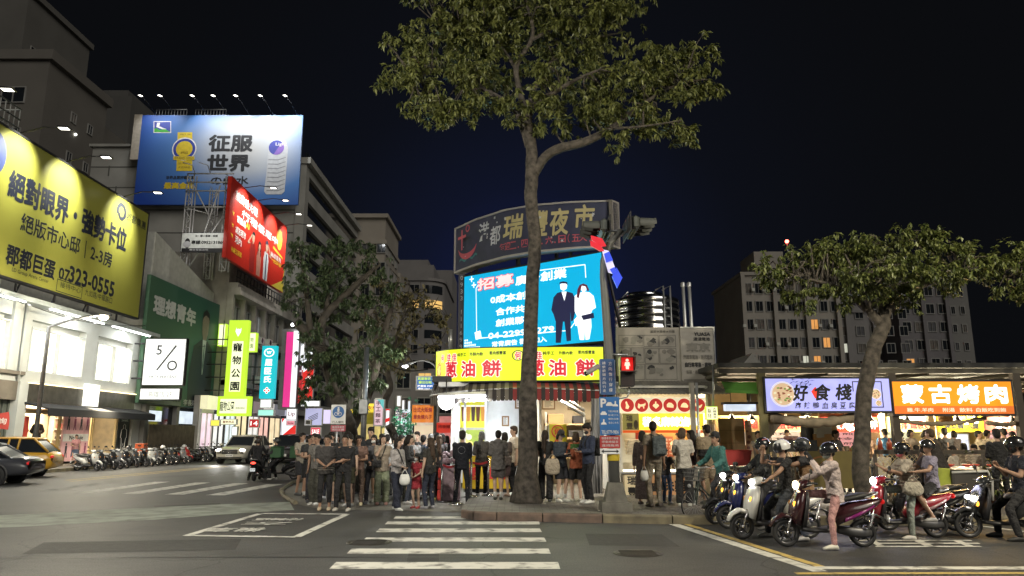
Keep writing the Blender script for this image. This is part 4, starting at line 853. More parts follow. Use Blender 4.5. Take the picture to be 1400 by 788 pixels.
mb=MB();mb.box((cx0,YF-.5,ktop+.1),(cx1,YF+.1,1.12));mb.build('front',emis('counter_yellow',s2l(215,180,40),.25),ct)  # counter front, no lamp, given a faint glow of its own
mb=MB();mb.box((cx0-.05,YF-.58,1.125),(cx1+.05,YF+.15,1.17));mb.build('top',alu,ct)
mb=MB();mb.box((cx0+.05,YF-.45,ktop),(cx1-.05,YF,ktop+.1));mb.build('plinth',dsteel,ct)
mb=MB();fm=ff(YF-.505);
for k,c in enumerate('蔥油餅'):add_text(mb,c,fm,cx0+.28+.42*k,.66,h=.34,bold=.03)
mb.build('lettering',mat('sign_red',(.5,.03,.03),.5),ct)
mb=MB();mb.box((cx0+.1,YF-.4,1.175),(cx0+.7,YF-.05,1.38));tag(mb.build('steam_tray',alu),'low steel food tray standing on the yellow snack counter','tray')
xr0=pxx(738,21.5);beige=mat('warm_beige_wall',(.62,.52,.38),.7)
mb=MB();mb.box((xr0,YB-.1,ktop),(XR,YB-.02,3.0));mb.build('beige_wall',beige,sh)
mb=MB();mb.box((xr0-.02,YF+.6,ktop),(xr0+.06,YB,3.0));mb.build('partition',beige,sh)
def framed(label,px0,py0,px1,py1,Y,paper,draw):
 t=thing('framed_notice',label,'notice',at((px0+px1)/2,py1,Y))
 fm,w,h=fsign(px0,py0,px1,py1,Y)
 m1=MB()
 for r_ in(rect(0,0,w,.04),rect(0,h-.04,w,h),rect(0,.04,.04,h-.04),rect(w-.04,.04,w,h-.04)):m1.prism(r_,fm,-.03,.02)
 m1.build('frame',mat('thin_wood_frame',(.25,.15,.07),.5),t)
 MB().prism(rect(.04,.04,w-.04,h-.04),fm,-.02,0).build('paper',paper,t)
 m2=MB();draw(m2,fm,w,h);m2.build('print',[mat('notice_ink',(.1,.07,.06),.6),mat('tea_print',(.25,.10,.04),.6)],t)
paperm=mat('cream_paper',(.7,.62,.48),.6)
def lines(mb,fm,w,h):
 for k in range(7):mb.poly([fm(*p,.004)for p in rect(w*.2,h*(.2+.09*k),w*random.uniform(.55,.8),h*(.23+.09*k))])
 add_text(mb,'菜單',fm,w*.5,h*.86,h=h*.1,d=.004)
def cups(mb,fm,w,h):
 for k in range(3):x=w*(.2+.22*k);mb.poly([fm(*p,.004+.001*k)for p in((x,h*.15),(x+w*.16,h*.15),(x+w*.2,h*.8),(x-w*.03,h*.8))],k%2)
framed('white framed menu beside the tree trunk in the pancake shop',704,536,717,559,YF+.5,mat('white_sheet',(.7,.7,.68),.6),lines)
framed('framed cream menu on the beige wall of the pancake shop',741,544,759,560,YB-.15,paperm,lines)
framed('framed picture of three brown drinks on the beige wall',776,542,793,561,YB-.15,paperm,cups)
framed('small line drawing on a white sheet stuck to the cold room panel',686,569,696,583,YF+.58,mat('white_sheet',(.7,.7,.68),.6),lines)
st=thing('shelf_unit','wooden shelf unit with boxes inside the right half of the pancake shop','shelves',(xr0+.9,YB-.6,ktop))
x0_,x1_=pxx(745,23.8),pxx(800,23.8)
mb=MB()
for z in(.95,1.55,1.98):mb.box((x0_,YB-.75,z),(x1_,YB-.2,z+.05))
mb.build('shelf',mat('pale_ply',(.55,.4,.22),.6),st)
for x in(x0_,x1_-.06):
 mb=MB();mb.box((x,YB-.74,ktop),(x+.06,YB-.68,2.4));mb.build('post',alu,st)
for k,(a,z,sx,sz,c)in enumerate(((.1,2.03,.5,.3,(.4,.25,.12)),(.75,1.6,.75,.22,(.03,.03,.035)),(.9,2.03,.4,.25,(.03,.03,.04)),(.12,1.6,.35,.25,(.4,.27,.14)),(.15,1.0,.5,.4,(.5,.38,.2)),(.8,1.0,.4,.33,(.6,.6,.58)))):
 mb=MB();mb.bbox((x0_+a+sx/2,YB-.5,z+sz/2),(sx,.4,sz),0,bev=.01);mb.box((x0_+a+sx*.46,YB-.702,z+.01),(x0_+a+sx*.54,YB-.7,z+sz-.01))
 tag(mb.build('stock_box',mat('box_%d'%k,c,.7)),['brown carton on top of the wooden shelf unit','long black bin on the middle shelf of the pancake shop','black box on top of the wooden shelf unit','small brown carton on the middle shelf','large tan carton on the lowest shelf','white tub on the lowest shelf of the pancake shop'][k],'box')
mb=MB();p=pxx(797,23.2);mb.tube([(pxx(762,22.6),22.6,2.75),(p,22.6,2.25)],.06,6);mb.tube([(pxx(764,22.6),22.65,2.9),(p,22.65,2.4)],.05,6);tag(mb.build('folded_pole',alu),'slanting steel tent poles leaning across the beige wall','pole')
for px0,px1,Yt in((599,664,20.0),(666,700,20.1)):
 a,c=at(px0,543,Yt),at(px1,541,Yt);t=thing('tube_lamp','long white tube lamp under the striped awning, %s'%('towards its corner' if px0<650 else 'close to the tree trunk'),'lamp',a)
 MB().tube([a+VZ*.06,c+VZ*.06],.05,6).build('casing',white,t);MB().tube([a,c],.035,8).build('tube',emis('tube_white',(.95,.98,1),14),t)
 lamp('AREA',(a+c)/2-VZ*.06,60*(c-a).length,(.95,.98,1),t,(a+c)/2-VZ*3+VY*.8,size=(c-a).length,size_y=.1)
for x,y,c,e in((-.6,22.3,(.95,.98,1),130),(1.6,22.6,(1,.86,.62),170)):
 t=thing('ceiling_lamp','flat %s ceiling lamp in the pancake shop'%('white' if x<0 else 'warm'),'lamp',(x,y,2.95))
 mb=MB();mb.box((x-.6,y-.1,2.93),(x+.6,y+.1,2.995));mb.build('diffuser',emis('shop_lamp_%s'%('w' if x<0 else 'y'),c,8),t)
 mb=MB();mb.box((x-.63,y-.13,2.95),(x+.63,y+.13,3.0));mb.build('casing',white,t)
 lamp('AREA',(x,y,2.9),e,c,t,(x,y,0),size=1.2,size_y=.4)
gl=at(610,549,20.6);t=thing('globe_lamp','round white globe lamp hung at the corner of the pancake shop','lamp',gl)
MB().ell(gl,.235,14,10).build('globe',emis('globe_white',(1,.98,.95),1.6),t);MB().tube([gl+VZ*.22,gl+VZ*.6],.02,5).build('cord',black,t);lamp('POINT',gl-VZ*.35,25,(1,.97,.92),t)
awpts=[(588,541,22.6),(600,538,21.2),(640,533,20.2),(690,530.5,19.9),(740,530,19.9),(790,532,20.0),(842,534,20.3)]
top=[at(x,y,Y)for x,y,Y in awpts];stripes=MB();n=9
full=[]
for i in range(len(top)-1):
 for k in range(n):full.append(top[i].lerp(top[i+1],k/n))
full.append(top[-1])
for i in range(len(full)-1):
 a,c=full[i],full[i+1];o=Vector((0,.006*(i%2),0));mi=i%2 if i>28 else(i%2)*2
 stripes.loft([[a+o,c+o],[a+o-VZ*.30,c+o-VZ*.30],[a+o-VZ*.34+(c-a)*.2,c+o-VZ*.34-(c-a)*.2]],mi,caps=False,closed=False)
 up=Vector((0,1.0,.42));stripes.loft([[a+o,c+o],[a+up+o,c+up+o]],mi,caps=False,closed=False)
aw=thing('striped_awning','awning with red, beige and dark stripes under the curved yellow sign','awning',(.5,20.3,3))
stripes.build('canvas',[mat('awning_dark',(.035,.03,.03),.8),mat('awning_red',(.24,.03,.03),.8),mat('awning_beige',(.17,.155,.13),.8)],aw)
MB().tube([p-VZ*.02+VY*.03 for p in full],.03,6).build('front_rail',alu,aw)
sg=thing('curved_sign','long curved yellow light sign with red scallion pancake characters','sign',(.4,20.6,3.1))
P2=[(at(596,500,21.6).x,21.6),(at(612,500,21.0).x,21.0),(at(640,500,20.55).x,20.55),(at(680,500,20.3).x,20.3),(at(720,500,20.22).x,20.22),(at(770,500,20.25).x,20.25),(at(825,500,20.4).x,20.4)]
cum=[0]
for i in range(1,len(P2)):cum.append(cum[-1]+math.dist(P2[i],P2[i-1]))
SW=cum[-1];SZ0,SH=3.16,.90
def fcurve(u,v,d=0.0):
 u=min(max(u,0),SW-1e-6);i=max(k for k in range(len(cum)-1)if cum[k]<=u);q=(u-cum[i])/(cum[i+1]-cum[i])
 x=P2[i][0]+(P2[i+1][0]-P2[i][0])*q;y=P2[i][1]+(P2[i+1][1]-P2[i][1])*q
 return Vector((x,y-d,SZ0+v-.03*math.sin(math.pi*u/SW)))
N=28
mb=MB();mb.loft([[fcurve(SW*i/N,v,d)for v,d in((0,0),(SH,0),(SH,-.2),(0,-.2))]for i in range(N+1)]);mb.build('panel',yel,sg)
mb=MB();mb.loft([[fcurve(SW*i/N,v,d)for v,d in((-.04,.01),(-.004,.012),(-.004,-.22),(-.04,-.22))]for i in range(N+1)]);mb.loft([[fcurve(SW*i/N,SH+v,d)for v,d in((.004,.012),(.03,.012),(.03,-.22),(.004,-.22))]for i in range(N+1)]);mb.build('frame',dsteel,sg)
red_s=emis('sign_red_light',s2l(215,45,60),.8);ink_s=emis('sign_dark_print',s2l(60,70,40),.35);wht_s=emis('sign_white_edge',s2l(250,245,235),1)
def su(px):
 best=min(range(400),key=lambda k:abs(700+FPX*fcurve(SW*k/400,0).x/(fcurve(SW*k/400,0).y*CP+(fcurve(SW*k/400,.45).z-CAMZ)*SP)-px));return SW*best/400
mw,mr,mk=MB(),MB(),MB()
for c,px,wpx in(('蔥',617,16),('油',640,19),('餅',672,26),('蔥',733,22),('油',762,24),('餅',800,27)):
 a,c1=su(px-wpx/2),su(px+wpx/2)
 add_text(mw,c,fcurve,(a+c1)/2,.34,w=(c1-a)+.05,h=.50,bold=.075,d=.004);add_text(mr,c,fcurve,(a+c1)/2,.34,w=c1-a,h=.46,bold=.035,d=.016)
for c,px in(('何',605),('佳',613),('佳',621),('何',708),('佳',723),('佳',737)):
 a=su(px);add_text(mw,c,fcurve,a,.68,w=.2,h=.24,bold=.07,d=.004);add_text(mr,c,fcurve,a,.68,w=.17,h=.21,bold=.03,d=.016)
for t_,px in(('純手工',631),('外酥內軟',651),('蔥肉感豐富',680),('純手工',750),('外酥內軟',774),('蔥肉感豐富',802)):add_text(mk,t_,fcurve,su(px),.74+(.02 if len(t_)>4 else 0),w=.075*len(t_)+.1,h=.1,bold=.03,d=.006)
mk.loft([[fcurve(su(708)+r_*math.cos(q),.68+r_*math.sin(q)*.85,.03)for r_ in(.17,.145)]for q in[.6+i*math.pi/8 for i in range(13)]],caps=False,closed=False)
mw.build('letter_edge',wht_s,sg);mr.build('lettering',red_s,sg);mk.build('small_lettering',ink_s,sg)
mb=MB();u0=su(600.5);flat(mb,circ(u0,.32,.14,20,.25),fcurve,.005,0);flat(mb,circ(u0,.34,.09,14,.14),fcurve,.008,1)
for k in range(9):flat(mb,circ(u0+.11*math.cos(k*.7),.32+.2*math.sin(k*.7),.02,6),fcurve,.012+.0005*k,1)
mb.build('pancake_print',[emis('pancake_amber',s2l(200,150,40),.8),emis('pancake_pale',s2l(240,220,120),.8)],sg)
lamp('AREA',(.4,20.0,3.6),40,(.95,1,.35),sg,(.4,10,2.4),size=4.6,size_y=.8,name='sign_glow')
LT,LB,RT,RB=at(635,373,25),at(635,478,25),at(822,350,21.5),at(821,472,21.5)
u_=Vector((RT.x-LT.x,RT.y-LT.y,0));LW=u_.length;LZ,LH=4.38,2.66
FL=fplane((LT.x,LT.y,LZ),u_,VZ)
sc_=thing('screen','bright cyan advertising screen with white characters and a printed couple above the pancake shop','screen',(.5,23.2,LZ))
MB().prism(rect(-.06,-.06,LW+.06,LH+.06),FL,-.25,-.01).build('casing',black,sc_)
MB().prism(rect(0,0,LW,LH),FL,-.01,0).build('panel',emis('screen_cyan',s2l(0,166,214),1.05,var=.05),sc_)
def lp(px,py):
 """pixel -> (u, v) on the screen plane"""
 d=ray(px,py);n=u_.normalized().cross(VZ);o=Vector((LT.x,LT.y,LZ));c=Vector((0,0,CAMZ));t=(o-c).dot(n)/d.dot(n);p=c+d*t;return(p-o).dot(u_.normalized()),p.z-LZ
scw=emis('screen_white',s2l(245,250,255),1.25)
mb=MB()
def ltx(mb,body,p0,p1,hpx,bold=.03,d=.012):a,c=lp(*p0),lp(*p1);add_text(mb,body,FL,(a[0]+c[0])/2,(a[1]+c[1])/2,w=c[0]-a[0],h=hpx/FPX*23,bold=bold,d=d)
ltx(mb,'廣告創業',(705,381),(775,377),14,.035);ltx(mb,'0成本創業',(671,409),(735,403),12,.035);ltx(mb,'合作共贏',(678,426),(732,421),11,.035);ltx(mb,'創業夥伴',(678,441),(731,437),11,.035)
ltx(mb,'04-2299-8279',(668,458),(758,452),9,.035);ltx(mb,'常青廣告 歡迎加入',(673,470),(748,465),8,.03)
def pl(*pts):return[lp(*p)for p in pts]
def stroke(mb,pts,w,fm,d):
 for a,c in zip(pts,pts[1:]):
  a,c=Vector(a),Vector(c);n=Vector((-(c-a).y,(c-a).x)).normalized()*w/2;mb.poly([fm(*q,d)for q in(a-n,c-n,c+n,a+n)]);d+=.0006
stroke(mb,pl((652,463),(651,395),(656,386),(668,382)),.03,FL,.006);stroke(mb,pl((730,371),(800,362),(801,380)),.03,FL,.006);stroke(mb,pl((652,463),(778,452),(787,440)),.03,FL,.009)
for px,py in((645,382),(648,390)):a=lp(px,py);flat(mb,rect(a[0]-.1,a[1]-.02,a[0]+.1,a[1]+.02),FL,.006);flat(mb,rect(a[0]-.02,a[1]-.1,a[0]+.02,a[1]+.1),FL,.008)
a=lp(654,459);flat(mb,[(a[0]-.1,a[1]-.14),(a[0]+.16,a[1]-.1),(a[0]+.1,a[1]+.16),(a[0]-.16,a[1]+.12)],FL,.014)
for i in range(9):
 for j in range(1+(9-i)//2):flat(mb,rect(.05+.09*i,.05+.09*j,.11+.09*i,.11+.09*j),FL,.005)
flat(mb,pl((785,438),(793,429),(792,437),(797,443),(787,446)),FL,.01)
mb.build('lettering',scw,sc_)
mb=MB();ltx(mb,'招募',(653,388),(703,384),18,.04,.02);mb.build('headline',emis('screen_pink',s2l(255,205,205),1.25),sc_)
mb=MB();ltx(mb,'招募',(652.5,388),(703.5,384),20,.09,.006);mb.build('headline_edge',emis('screen_red',s2l(225,45,60),.9),sc_)
scn=emis('screen_navy',s2l(32,34,66),1.0);scs=emis('screen_dark',s2l(88,32,50),1.0)
mb=MB()
flat(mb,pl((757,407),(762,401),(768,399),(776,399),(783,401),(786,407),(787,425),(784,438),(781,440),(780,425),(781,466),(775,467),(772,440),(770,440),(767,469),(760,469),(760,440),(757,430),(754,424)),FL,.01)
flat(mb,pl((765,390),(766,386),(771,385),(776,386),(777,391),(774,388),(767,388)),FL,.022)
flat(mb,pl((795,432),(812,428),(813,435),(798,438)),FL,.024);mb.build('suit_figure',scn,sc_)
mb=MB();flat(mb,pl((766,389),(771,387),(776,389),(775,395),(771,398),(767,396)),FL,.016);flat(mb,pl((768,399),(775,399),(772,412)),FL,.014)
flat(mb,pl((786,405),(791,401),(799,399),(806,400),(812,405),(815,421),(810,424),(808,430),(809,447),(806,464),(801,465),(800,450),(799,465),(793,465),(790,447),(789,432),(786,426)),FL,.012);flat(mb,pl((794,391),(798,389),(802,391),(802,397),(798,400),(795,397)),FL,.018)
mb.build('white_figure',scw,sc_)
mb=MB();flat(mb,pl((789,407),(790,396),(793,390),(798,388),(803,390),(806,397),(804,399),(801,392),(796,391),(794,399),(792,408)),FL,.023);mb.build('hair_figure',scs,sc_)
lamp('AREA',FL(LW/2,LH/2,.15),90,(.25,.75,1),sc_,FL(LW/2,LH/2-.6,8),size=LW,size_y=LH,name='screen_glow')
mb=MB()
for a,z1 in((.15,LH+.7),(2.0,LH+.8),(3.6,LH+.9),(LW-.2,LH+1.0)):mb.tube([FL(a,-.9,-.45),FL(a,z1,-.45)],.07,6);mb.tube([FL(a,-.9,-1.9),FL(a,LH,-.5)],.05,6)
for z in(0,1.3,2.6):mb.tube([FL(0,z,-.4),FL(LW,z,-.4)],.05,6)
mb.build('support_frame',dsteel,sc_)
us=thing('market_sign','dark bowed market name board with an anchor and gold brush characters above the cyan screen','sign',(.5,23,7))
US=[(622,315,372,25.4),(650,302,361,24.7),(690,289,350,23.6),(730,282,343,22.7),(780,278,338,21.8),(838,276,335,21.0)]
ut=[(at(x,a,Y),at(x,b_,Y))for x,a,b_,Y in US];uc=[0]
for i in range(1,len(ut)):uc.append(uc[-1]+(Vector(ut[i][0].xy)-Vector(ut[i-1][0].xy)).length)
UW=uc[-1]
def fup(u,v,d=0.0):
 """u along the board, v from 0 (bottom edge) to 1 (top edge)"""
 u=min(max(u,0),UW-1e-6);i=max(k for k in range(len(uc)-1)if uc[k]<=u);q=(u-uc[i])/(uc[i+1]-uc[i])
 T=ut[i][0].lerp(ut[i+1][0],q);B_=ut[i][1].lerp(ut[i+1][1],q);x=ut[i][0].lerp(ut[i+1][0],q);n=Vector((ut[-1][0].y-ut[0][0].y,-(ut[-1][0].x-ut[0][0].x),0)).normalized()
 z=B_.z+(T.z-B_.z)*v;return Vector((x.x,x.y,z))+n*d
N=24
mb=MB();mb.loft([[fup(UW*i/N,v,d)for v,d in((0,0),(1,0),(1,-.3),(0,-.3))]for i in range(N+1)]);mb.build('panel',mat('night_blue_board',(.040,.046,.095),.45,var=.2),us)
mb=MB()
for v0,v1 in((-.05,-.003),(1.003,1.04)):mb.loft([[fup(UW*i/N,v,d)for v,d in((v0,.03),(v1,.03),(v1,-.33),(v0,-.33))]for i in range(N+1)])
for a,c in((0,.06),(UW-.12,UW)):mb.loft([[fup(u,v,d)for u,d in((a,.031),(c,.031),(c,-.331),(a,-.331))]for v in(0,1)])
mb.build('frame',mat('board_rim',(.42,.40,.40),.5,.2),us)
def uu(px):
 for i in range(len(US)-1):
  if US[i][0]<=px<=US[i+1][0]:return uc[i]+(uc[i+1]-uc[i])*(px-US[i][0])/(US[i+1][0]-US[i][0])
gold_b,pink_b,white_b=mat('dull_gold',(.52,.46,.24),.5),mat('dull_rose',(.50,.10,.14),.5),mat('dull_white_blue',(.55,.58,.66),.5)
def uch(mb,c,px,v,wpx,hv,bold=.02,sh=.12):a=uu(px);w=uu(min(px+wpx/2,838))-uu(px-wpx/2);add_text(mb,c,fup,a,v,w=w,h=hv,bold=bold,d=.012,shear=sh)
mb=MB();uch(mb,'瑞',702,.62,28,.56,.03);uch(mb,'豐',736,.60,26,.58,.03);uch(mb,'夜',765,.6,26,.62,.03);uch(mb,'市',800,.66,28,.6,.03);mb.build('lettering',gold_b,us)
mb=MB();uch(mb,'港',662,.68,15,.42,.015);uch(mb,'都',678,.52,15,.42,.015)
random.seed(5)
for k in range(26):
 u_s,v_s=random.uniform(.3,UW-.3),random.uniform(.1,.95);r_=random.choice((.03,.05,.07));flat(mb,[(u_s+(r_ if q%2 else r_*.4)*math.cos(q*math.pi/5),v_s+(r_ if q%2 else r_*.4)*.6*math.sin(q*math.pi/5))for q in range(10)],fup,.02+.0007*k)
mb.build('small_lettering',white_b,us)
mb=MB();n_=len('每週二.四.五.六.日(五天)');a,c=uu(684),uu(812);
for k,ch in enumerate('每週二．四．五．六．日（五天）'):
 u=a+(c-a)*(k+.5)/15
 if ch=='．':flat(mb,circ(u-.02,.14,.03,8,.02),fup,.012)
 else:add_text(mb,ch,fup,u,.2,h=.17 if ch not in '（）' else .2,w=(c-a)/15*1.1 if ch not in '（）' else .08,bold=.012,d=.012)
a=uu(640);
for pts in([(a-.03,.35),(a+.03,.35),(a+.03,.82),(a-.03,.82)],[(a-.2,.62),(a+.2,.62),(a+.2,.68),(a-.2,.68)]):flat(mb,pts,fup,.012+.001*len(mb.f))
mb.loft([[fup(a+rx*math.cos(q),.52+rz*math.sin(q),.016)for rx,rz in((.46,.2),(.46,.34))]for q in[math.pi+.2+i*.27 for i in range(11)]],caps=False,closed=False)
mb.loft([[fup(a+r_*math.cos(q),.9+r_*.9*math.sin(q),.016)for r_ in(.06,.1)]for q in[i*math.pi/6 for i in range(13)]],caps=False,closed=False)
mb.build('red_lettering',pink_b,us)
mb=MB();mb.loft([[fup(a-.4+.08*i,.17+.035*math.sin(i*1.4)+zz,.012)for zz in(0,.05)]for i in range(12)],caps=False,closed=False);mb.build('wave_print',mat('dull_teal',(.05,.2,.22),.5),us)
mb=MB()
for px in(636,700,770,822):p=fup(uu(px),0,-.36);mb.tube([p+VZ*1.2,Vector((p.x,p.y,LZ+LH+.03))],.06,6)
mb.build('support_frame',dsteel,us)
nb=thing('number_board','narrow dark upright board of white phone digits beside the cyan screen','sign',at(631,478,25.1))
fm,w,h=fsign(625.5,375,634.5,482,25.2)
MB().prism(rect(0,0,w,h),fm,-.15,0).build('panel',mat('board_black',(.02,.02,.035),.5),nb)
mb=MB()
for k,c in enumerate('0933 111699'):
 if c!=' ':add_text(mb,c,fm,w*.5,h*(.95-.088*k),h=h*.055,bold=.0,d=.01)
mb.build('lettering',mat('board_white',(.5,.5,.55),.5),nb)
mb=MB();a=at(616,478,25.5);mb.tube([a,a+VZ*.7],.08,6);mb.tube([at(628,478,25.4),at(628,560,25.4)],.06,6);tag(mb.build('flue_pipe',alu),'short steel flue pipe left standing beside the number board'.replace('left ',''),'pipe')
# signal pole at the kerb
PY=15.55;PX=pxx(838,PY);sp=thing('signal_pole','grey steel signal pole on a concrete foot with a black and yellow band','pole',(PX,PY,ktop))
mb=MB();mb.tube([(PX,PY,.5),(PX-.04,PY,3.0),(PX-.13,PY,5.0),(PX-.12,PY,5.35),(PX+.02,PY,5.75),(PX+.3,PY,6.05)],[.11,.095,.08,.075,.07,.06],12);mb.build('pole',mat('pole_grey',(.13,.135,.13),.55,.2),sp)
mb=MB();mb.loft([[(PX+sx*w_,PY+sy*w_,z)for sx,sy in((-1,-1),(1,-1),(1,1),(-1,1))]for z,w_ in((ktop,.31),(.34,.30),(.36,.22),(.72,.14))]);mb.build('concrete_foot',mat('old_concrete',(.12,.115,.10),.9,var=.35,scale=4,bump=.3),sp)
mb=MB();mb.lathe([(.125,1.15),(.128,1.16),(.126,1.86),(.123,1.87)],(PX-.015,PY,0),seg=14);mb.build('band',mat('band_yellow',(.5,.38,.03),.5),sp)
mb=MB()
for k in range(3):mb.loft([[Vector((PX-.015+.131*math.cos(q),PY+.131*math.sin(q),1.2+.22*k+zz+.13*(q-math.pi)/1.0))for zz in(0,.11)]for q in[math.pi+i*.3 for i in range(11)]],caps=False,closed=False)
mb.build('band_stripe',ink,sp)
def signal_head(label,c,dx,facing):
 t=thing('traffic_signal',label,'traffic light',c);c=Vector(c)
 MB().bbox(c,(.18,1.0,.30),0,bev=.05).build('housing',mat('signal_grey',(.07,.08,.075),.5),t)
 MB().bbox(c-Vector((dx*.11,0,0)),(.02,1.15,.42),0,bev=.004).build('backing',dsteel,t)
 for k in range(3):
  cc=c+Vector((dx*.1,(k-1)*.31,0));m2=MB()
  m2.loft([[cc+Vector((dx*d_,.13*math.cos(q)*(1-.15*d_),.13*math.sin(q)*(1-.15*d_)))for d_ in(0,.36 if 0<math.sin(q)+.4 else .2)]for q in[-.55+i*(math.pi+1.1)/14 for i in range(15)]],caps=False,closed=False,smooth=True);v=m2.build('visor',mat('visor_grey',(.07,.075,.07),.5),t)
  MB().prism(circ(0,0,.115,14),lambda u,w_,d=0:cc+Vector((dx*d,u,w_)),0,.02).build('lens',glass_dark,t)
signal_head('grey signal head facing away along the cross street, three long visors to one side',(PX+.52,PY,6.1),1,0)
signal_head('darker signal head hanging behind the small red lights on the pole',(PX-.08,PY+.4,6.15),-1,0)
mb=MB();mb.tube([(PX+.0,PY,5.75),(PX+.45,PY,6.05)],.03,6);mb.tube([(PX+.25,PY,6.02),(PX-.2,PY+.2,6.1)],.03,6);mb.build('bracket',steel,sp)
def panel_px(mb,pts,Y,d=.06):P=[at(x,y,Y)for x,y in pts];mb.loft([P,[p+Vector((0,d,0))for p in P]])
t=thing('warning_light','red, white and blue lit warning panels strung below the signal head','warning light',at(828,340,PY-.2))
for pts in([(808,322),(823,326),(829,336),(823,337),(809,328)],[(807,329),(820,334),(826,343),(820,343),(808,336)]):
 mb=MB();panel_px(mb,pts,PY-.25);mb.build('red_panel',emis('warn_red',s2l(205,35,50),.9),t)
mb=MB();panel_px(mb,[(823,341),(832,343),(842,369),(838,374),(832,372)],PY-.2);mb.build('white_panel',emis('warn_white',s2l(215,210,245),.85),t)
for pts in([(826,347),(833,344),(838,356),(829,359)],[(834,368),(841,365),(842,371),(838,375)]):mb=MB();panel_px(mb,pts,PY-.25,.04);mb.build('blue_panel',emis('warn_blue',s2l(55,80,220),.9),t)
mb=MB();panel_px(mb,[(837,378),(843,366),(851,380),(844,394)],PY-.2);mb.build('blue_diamond',emis('warn_blue',s2l(55,80,220),.9),t)
mb=MB();panel_px(mb,[(822,336),(827,334),(834,345),(829,347)],PY-.14,.05);panel_px(mb,[(836,366),(839,365),(843,376),(840,378)],PY-.14,.05);mb.build('bracket',dsteel,t)
t=thing('pedestrian_signal','black pedestrian signal showing a red standing figure','traffic light',at(858,530,PY))
fm,w,h=fsign(848.5,487,868.5,529,PY-.25)
MB().prism([(.03,0),(w-.03,0),(w,.03),(w,h-.03),(w-.03,h),(.03,h),(0,h-.03),(0,.03)],fm,-.22,0).build('housing',mat('signal_black',(.02,.02,.02),.45),t)
MB().prism(rect(.03,h*.53,w-.03,h*.95),fm,-.01,.004).build('red_lens',emis('red_lens',(.55,.01,.01),.8),t)
MB().prism(rect(.03,h*.06,w-.03,h*.48),fm,-.01,.004).build('dark_lens',mat('off_lens',(.04,.035,.035),.3),t)
mb=MB();cx_=w/2;
flat(mb,circ(cx_,h*.86,.032,12),fm,.008);flat(mb,[(cx_-.045,h*.8),(cx_+.045,h*.8),(cx_+.06,h*.68),(cx_+.035,h*.68),(cx_+.03,h*.57),(cx_-.03,h*.57),(cx_-.035,h*.68),(cx_-.06,h*.68)],fm,.01)
mb.build('red_figure',emis('red_figure',(1,.25,.2),3.5),t)
mb=MB()
for z in(h*.5,h*.97):mb.loft([[fm(0,z,0),fm(0,z+.015,0),fm(w,z+.015,0),fm(w,z,0)],[fm(-.01,z-.02,.16),fm(-.01,z-.005,.16),fm(w+.01,z-.005,.16),fm(w+.01,z-.02,.16)]])
for x in(-.005,w-.01):mb.loft([[fm(x,h*.55,0),fm(x+.015,h*.55,0),fm(x+.015,h*.97,0),fm(x,h*.97,0)],[fm(x,h*.75,.15),fm(x+.015,h*.75,.15),fm(x+.015,h*.95,.15),fm(x,h*.95,.15)]])
mb.build('visor',mat('signal_black',(.02,.02,.02),.45),t)
a=at(858,487,PY-.15);mb=MB();mb.tube([a-VZ*.02,a+VZ*.03,Vector((PX-.08,PY,a.z+.05))],.022,6);a=at(860,530,PY-.15);mb.tube([a+VZ*.02,a-VZ*.12,a+Vector((-.05,.02,-.2)),Vector((PX,PY,a.z-.25))],.016,6);mb.build('bracket',steel,t)
lamp('POINT',fm(w/2,h*.75,.3),3,(1,.15,.1),t)
t=thing('surveillance_camera','grey surveillance camera at the end of the yellow sign','camera',at(812,507,PY));a,c=at(801,511,PY-.3),at(818,501,PY-.1)
MB().tube([a,c],.065,8,flat=.8).build('body',mat('cam_grey',(.25,.25,.25),.5),t);MB().tube([c,c+Vector((.05,.05,-.12)),Vector((PX-.09,PY,c.z-.15))],.02,6).build('bracket',dsteel,t)
MB().tube([a+(a-c)*.01,a+(a-c)*.04],.05,8).build('lens',glass_dark,t)
blue_s=mat('sign_blue',(.035,.085,.21),.45);sgw=mat('sign_white',(.62,.63,.65),.45)
t=thing('direction_sign','upright blue sign with two columns of white characters on the signal pole','sign',at(831,540,PY));fm,w,h=fsign(820,491,842.5,540,PY-.14)
MB().prism([(.03,0),(w-.03,0),(w,.03),(w,h-.03),(w-.03,h),(.03,h),(0,h-.03),(0,.03)],fm,-.02,0).build('plate',blue_s,t)
mb=MB()
for x,s_ in((.68,'方向性行穿線'),(.29,'請依箭頭方向行走')):
 n=len(s_)
 for k,c in enumerate(s_):add_text(mb,c,fm,w*x,h*(.94-.88*(k+.5)/n),w=w*.2,h=h*.78/n*.8,bold=.0,d=.004)
for r_ in(rect(.012,.03,.018,h-.03),rect(w-.018,.03,w-.012,h-.03)):flat(mb,r_,fm,.004)
mb.build('lettering',sgw,t)
t=thing('parking_sign','blue parking sign with vehicle symbols above a red and white plate','sign',at(834,620,PY));fm,w,h=fsign(820.5,543,848,595,PY-.15)
MB().prism(rect(0,0,w,h),fm,-.02,0).build('plate',mat('sign_bright_blue',(.03,.13,.36),.45),t)
mb=MB();add_text(mb,'P',fm,w*.2,h*.84,h=h*.24,bold=.035,d=.004)
def car_sym(cx,cy,s):return[(cx+x*s,cy+y*s)for x,y in((-.5,-.2),(.5,-.2),(.5,.08),(.38,.12),(.25,.35),(-.25,.35),(-.38,.12),(-.5,.08))]
flat(mb,car_sym(w*.5,h*.8,.14),fm,.004);flat(mb,car_sym(w*.2,h*.56,.13),fm,.004)
for cx_,cy_ in((w*.8,h*.8),(w*.2,h*.32)):flat(mb,[(cx_+x*.12,cy_+y*.12)for x,y in((-.5,-.3),(.5,-.3),(.35,0),(.1,.1),(.1,.6),(-.1,.6),(-.15,.1),(-.4,0))],fm,.004)
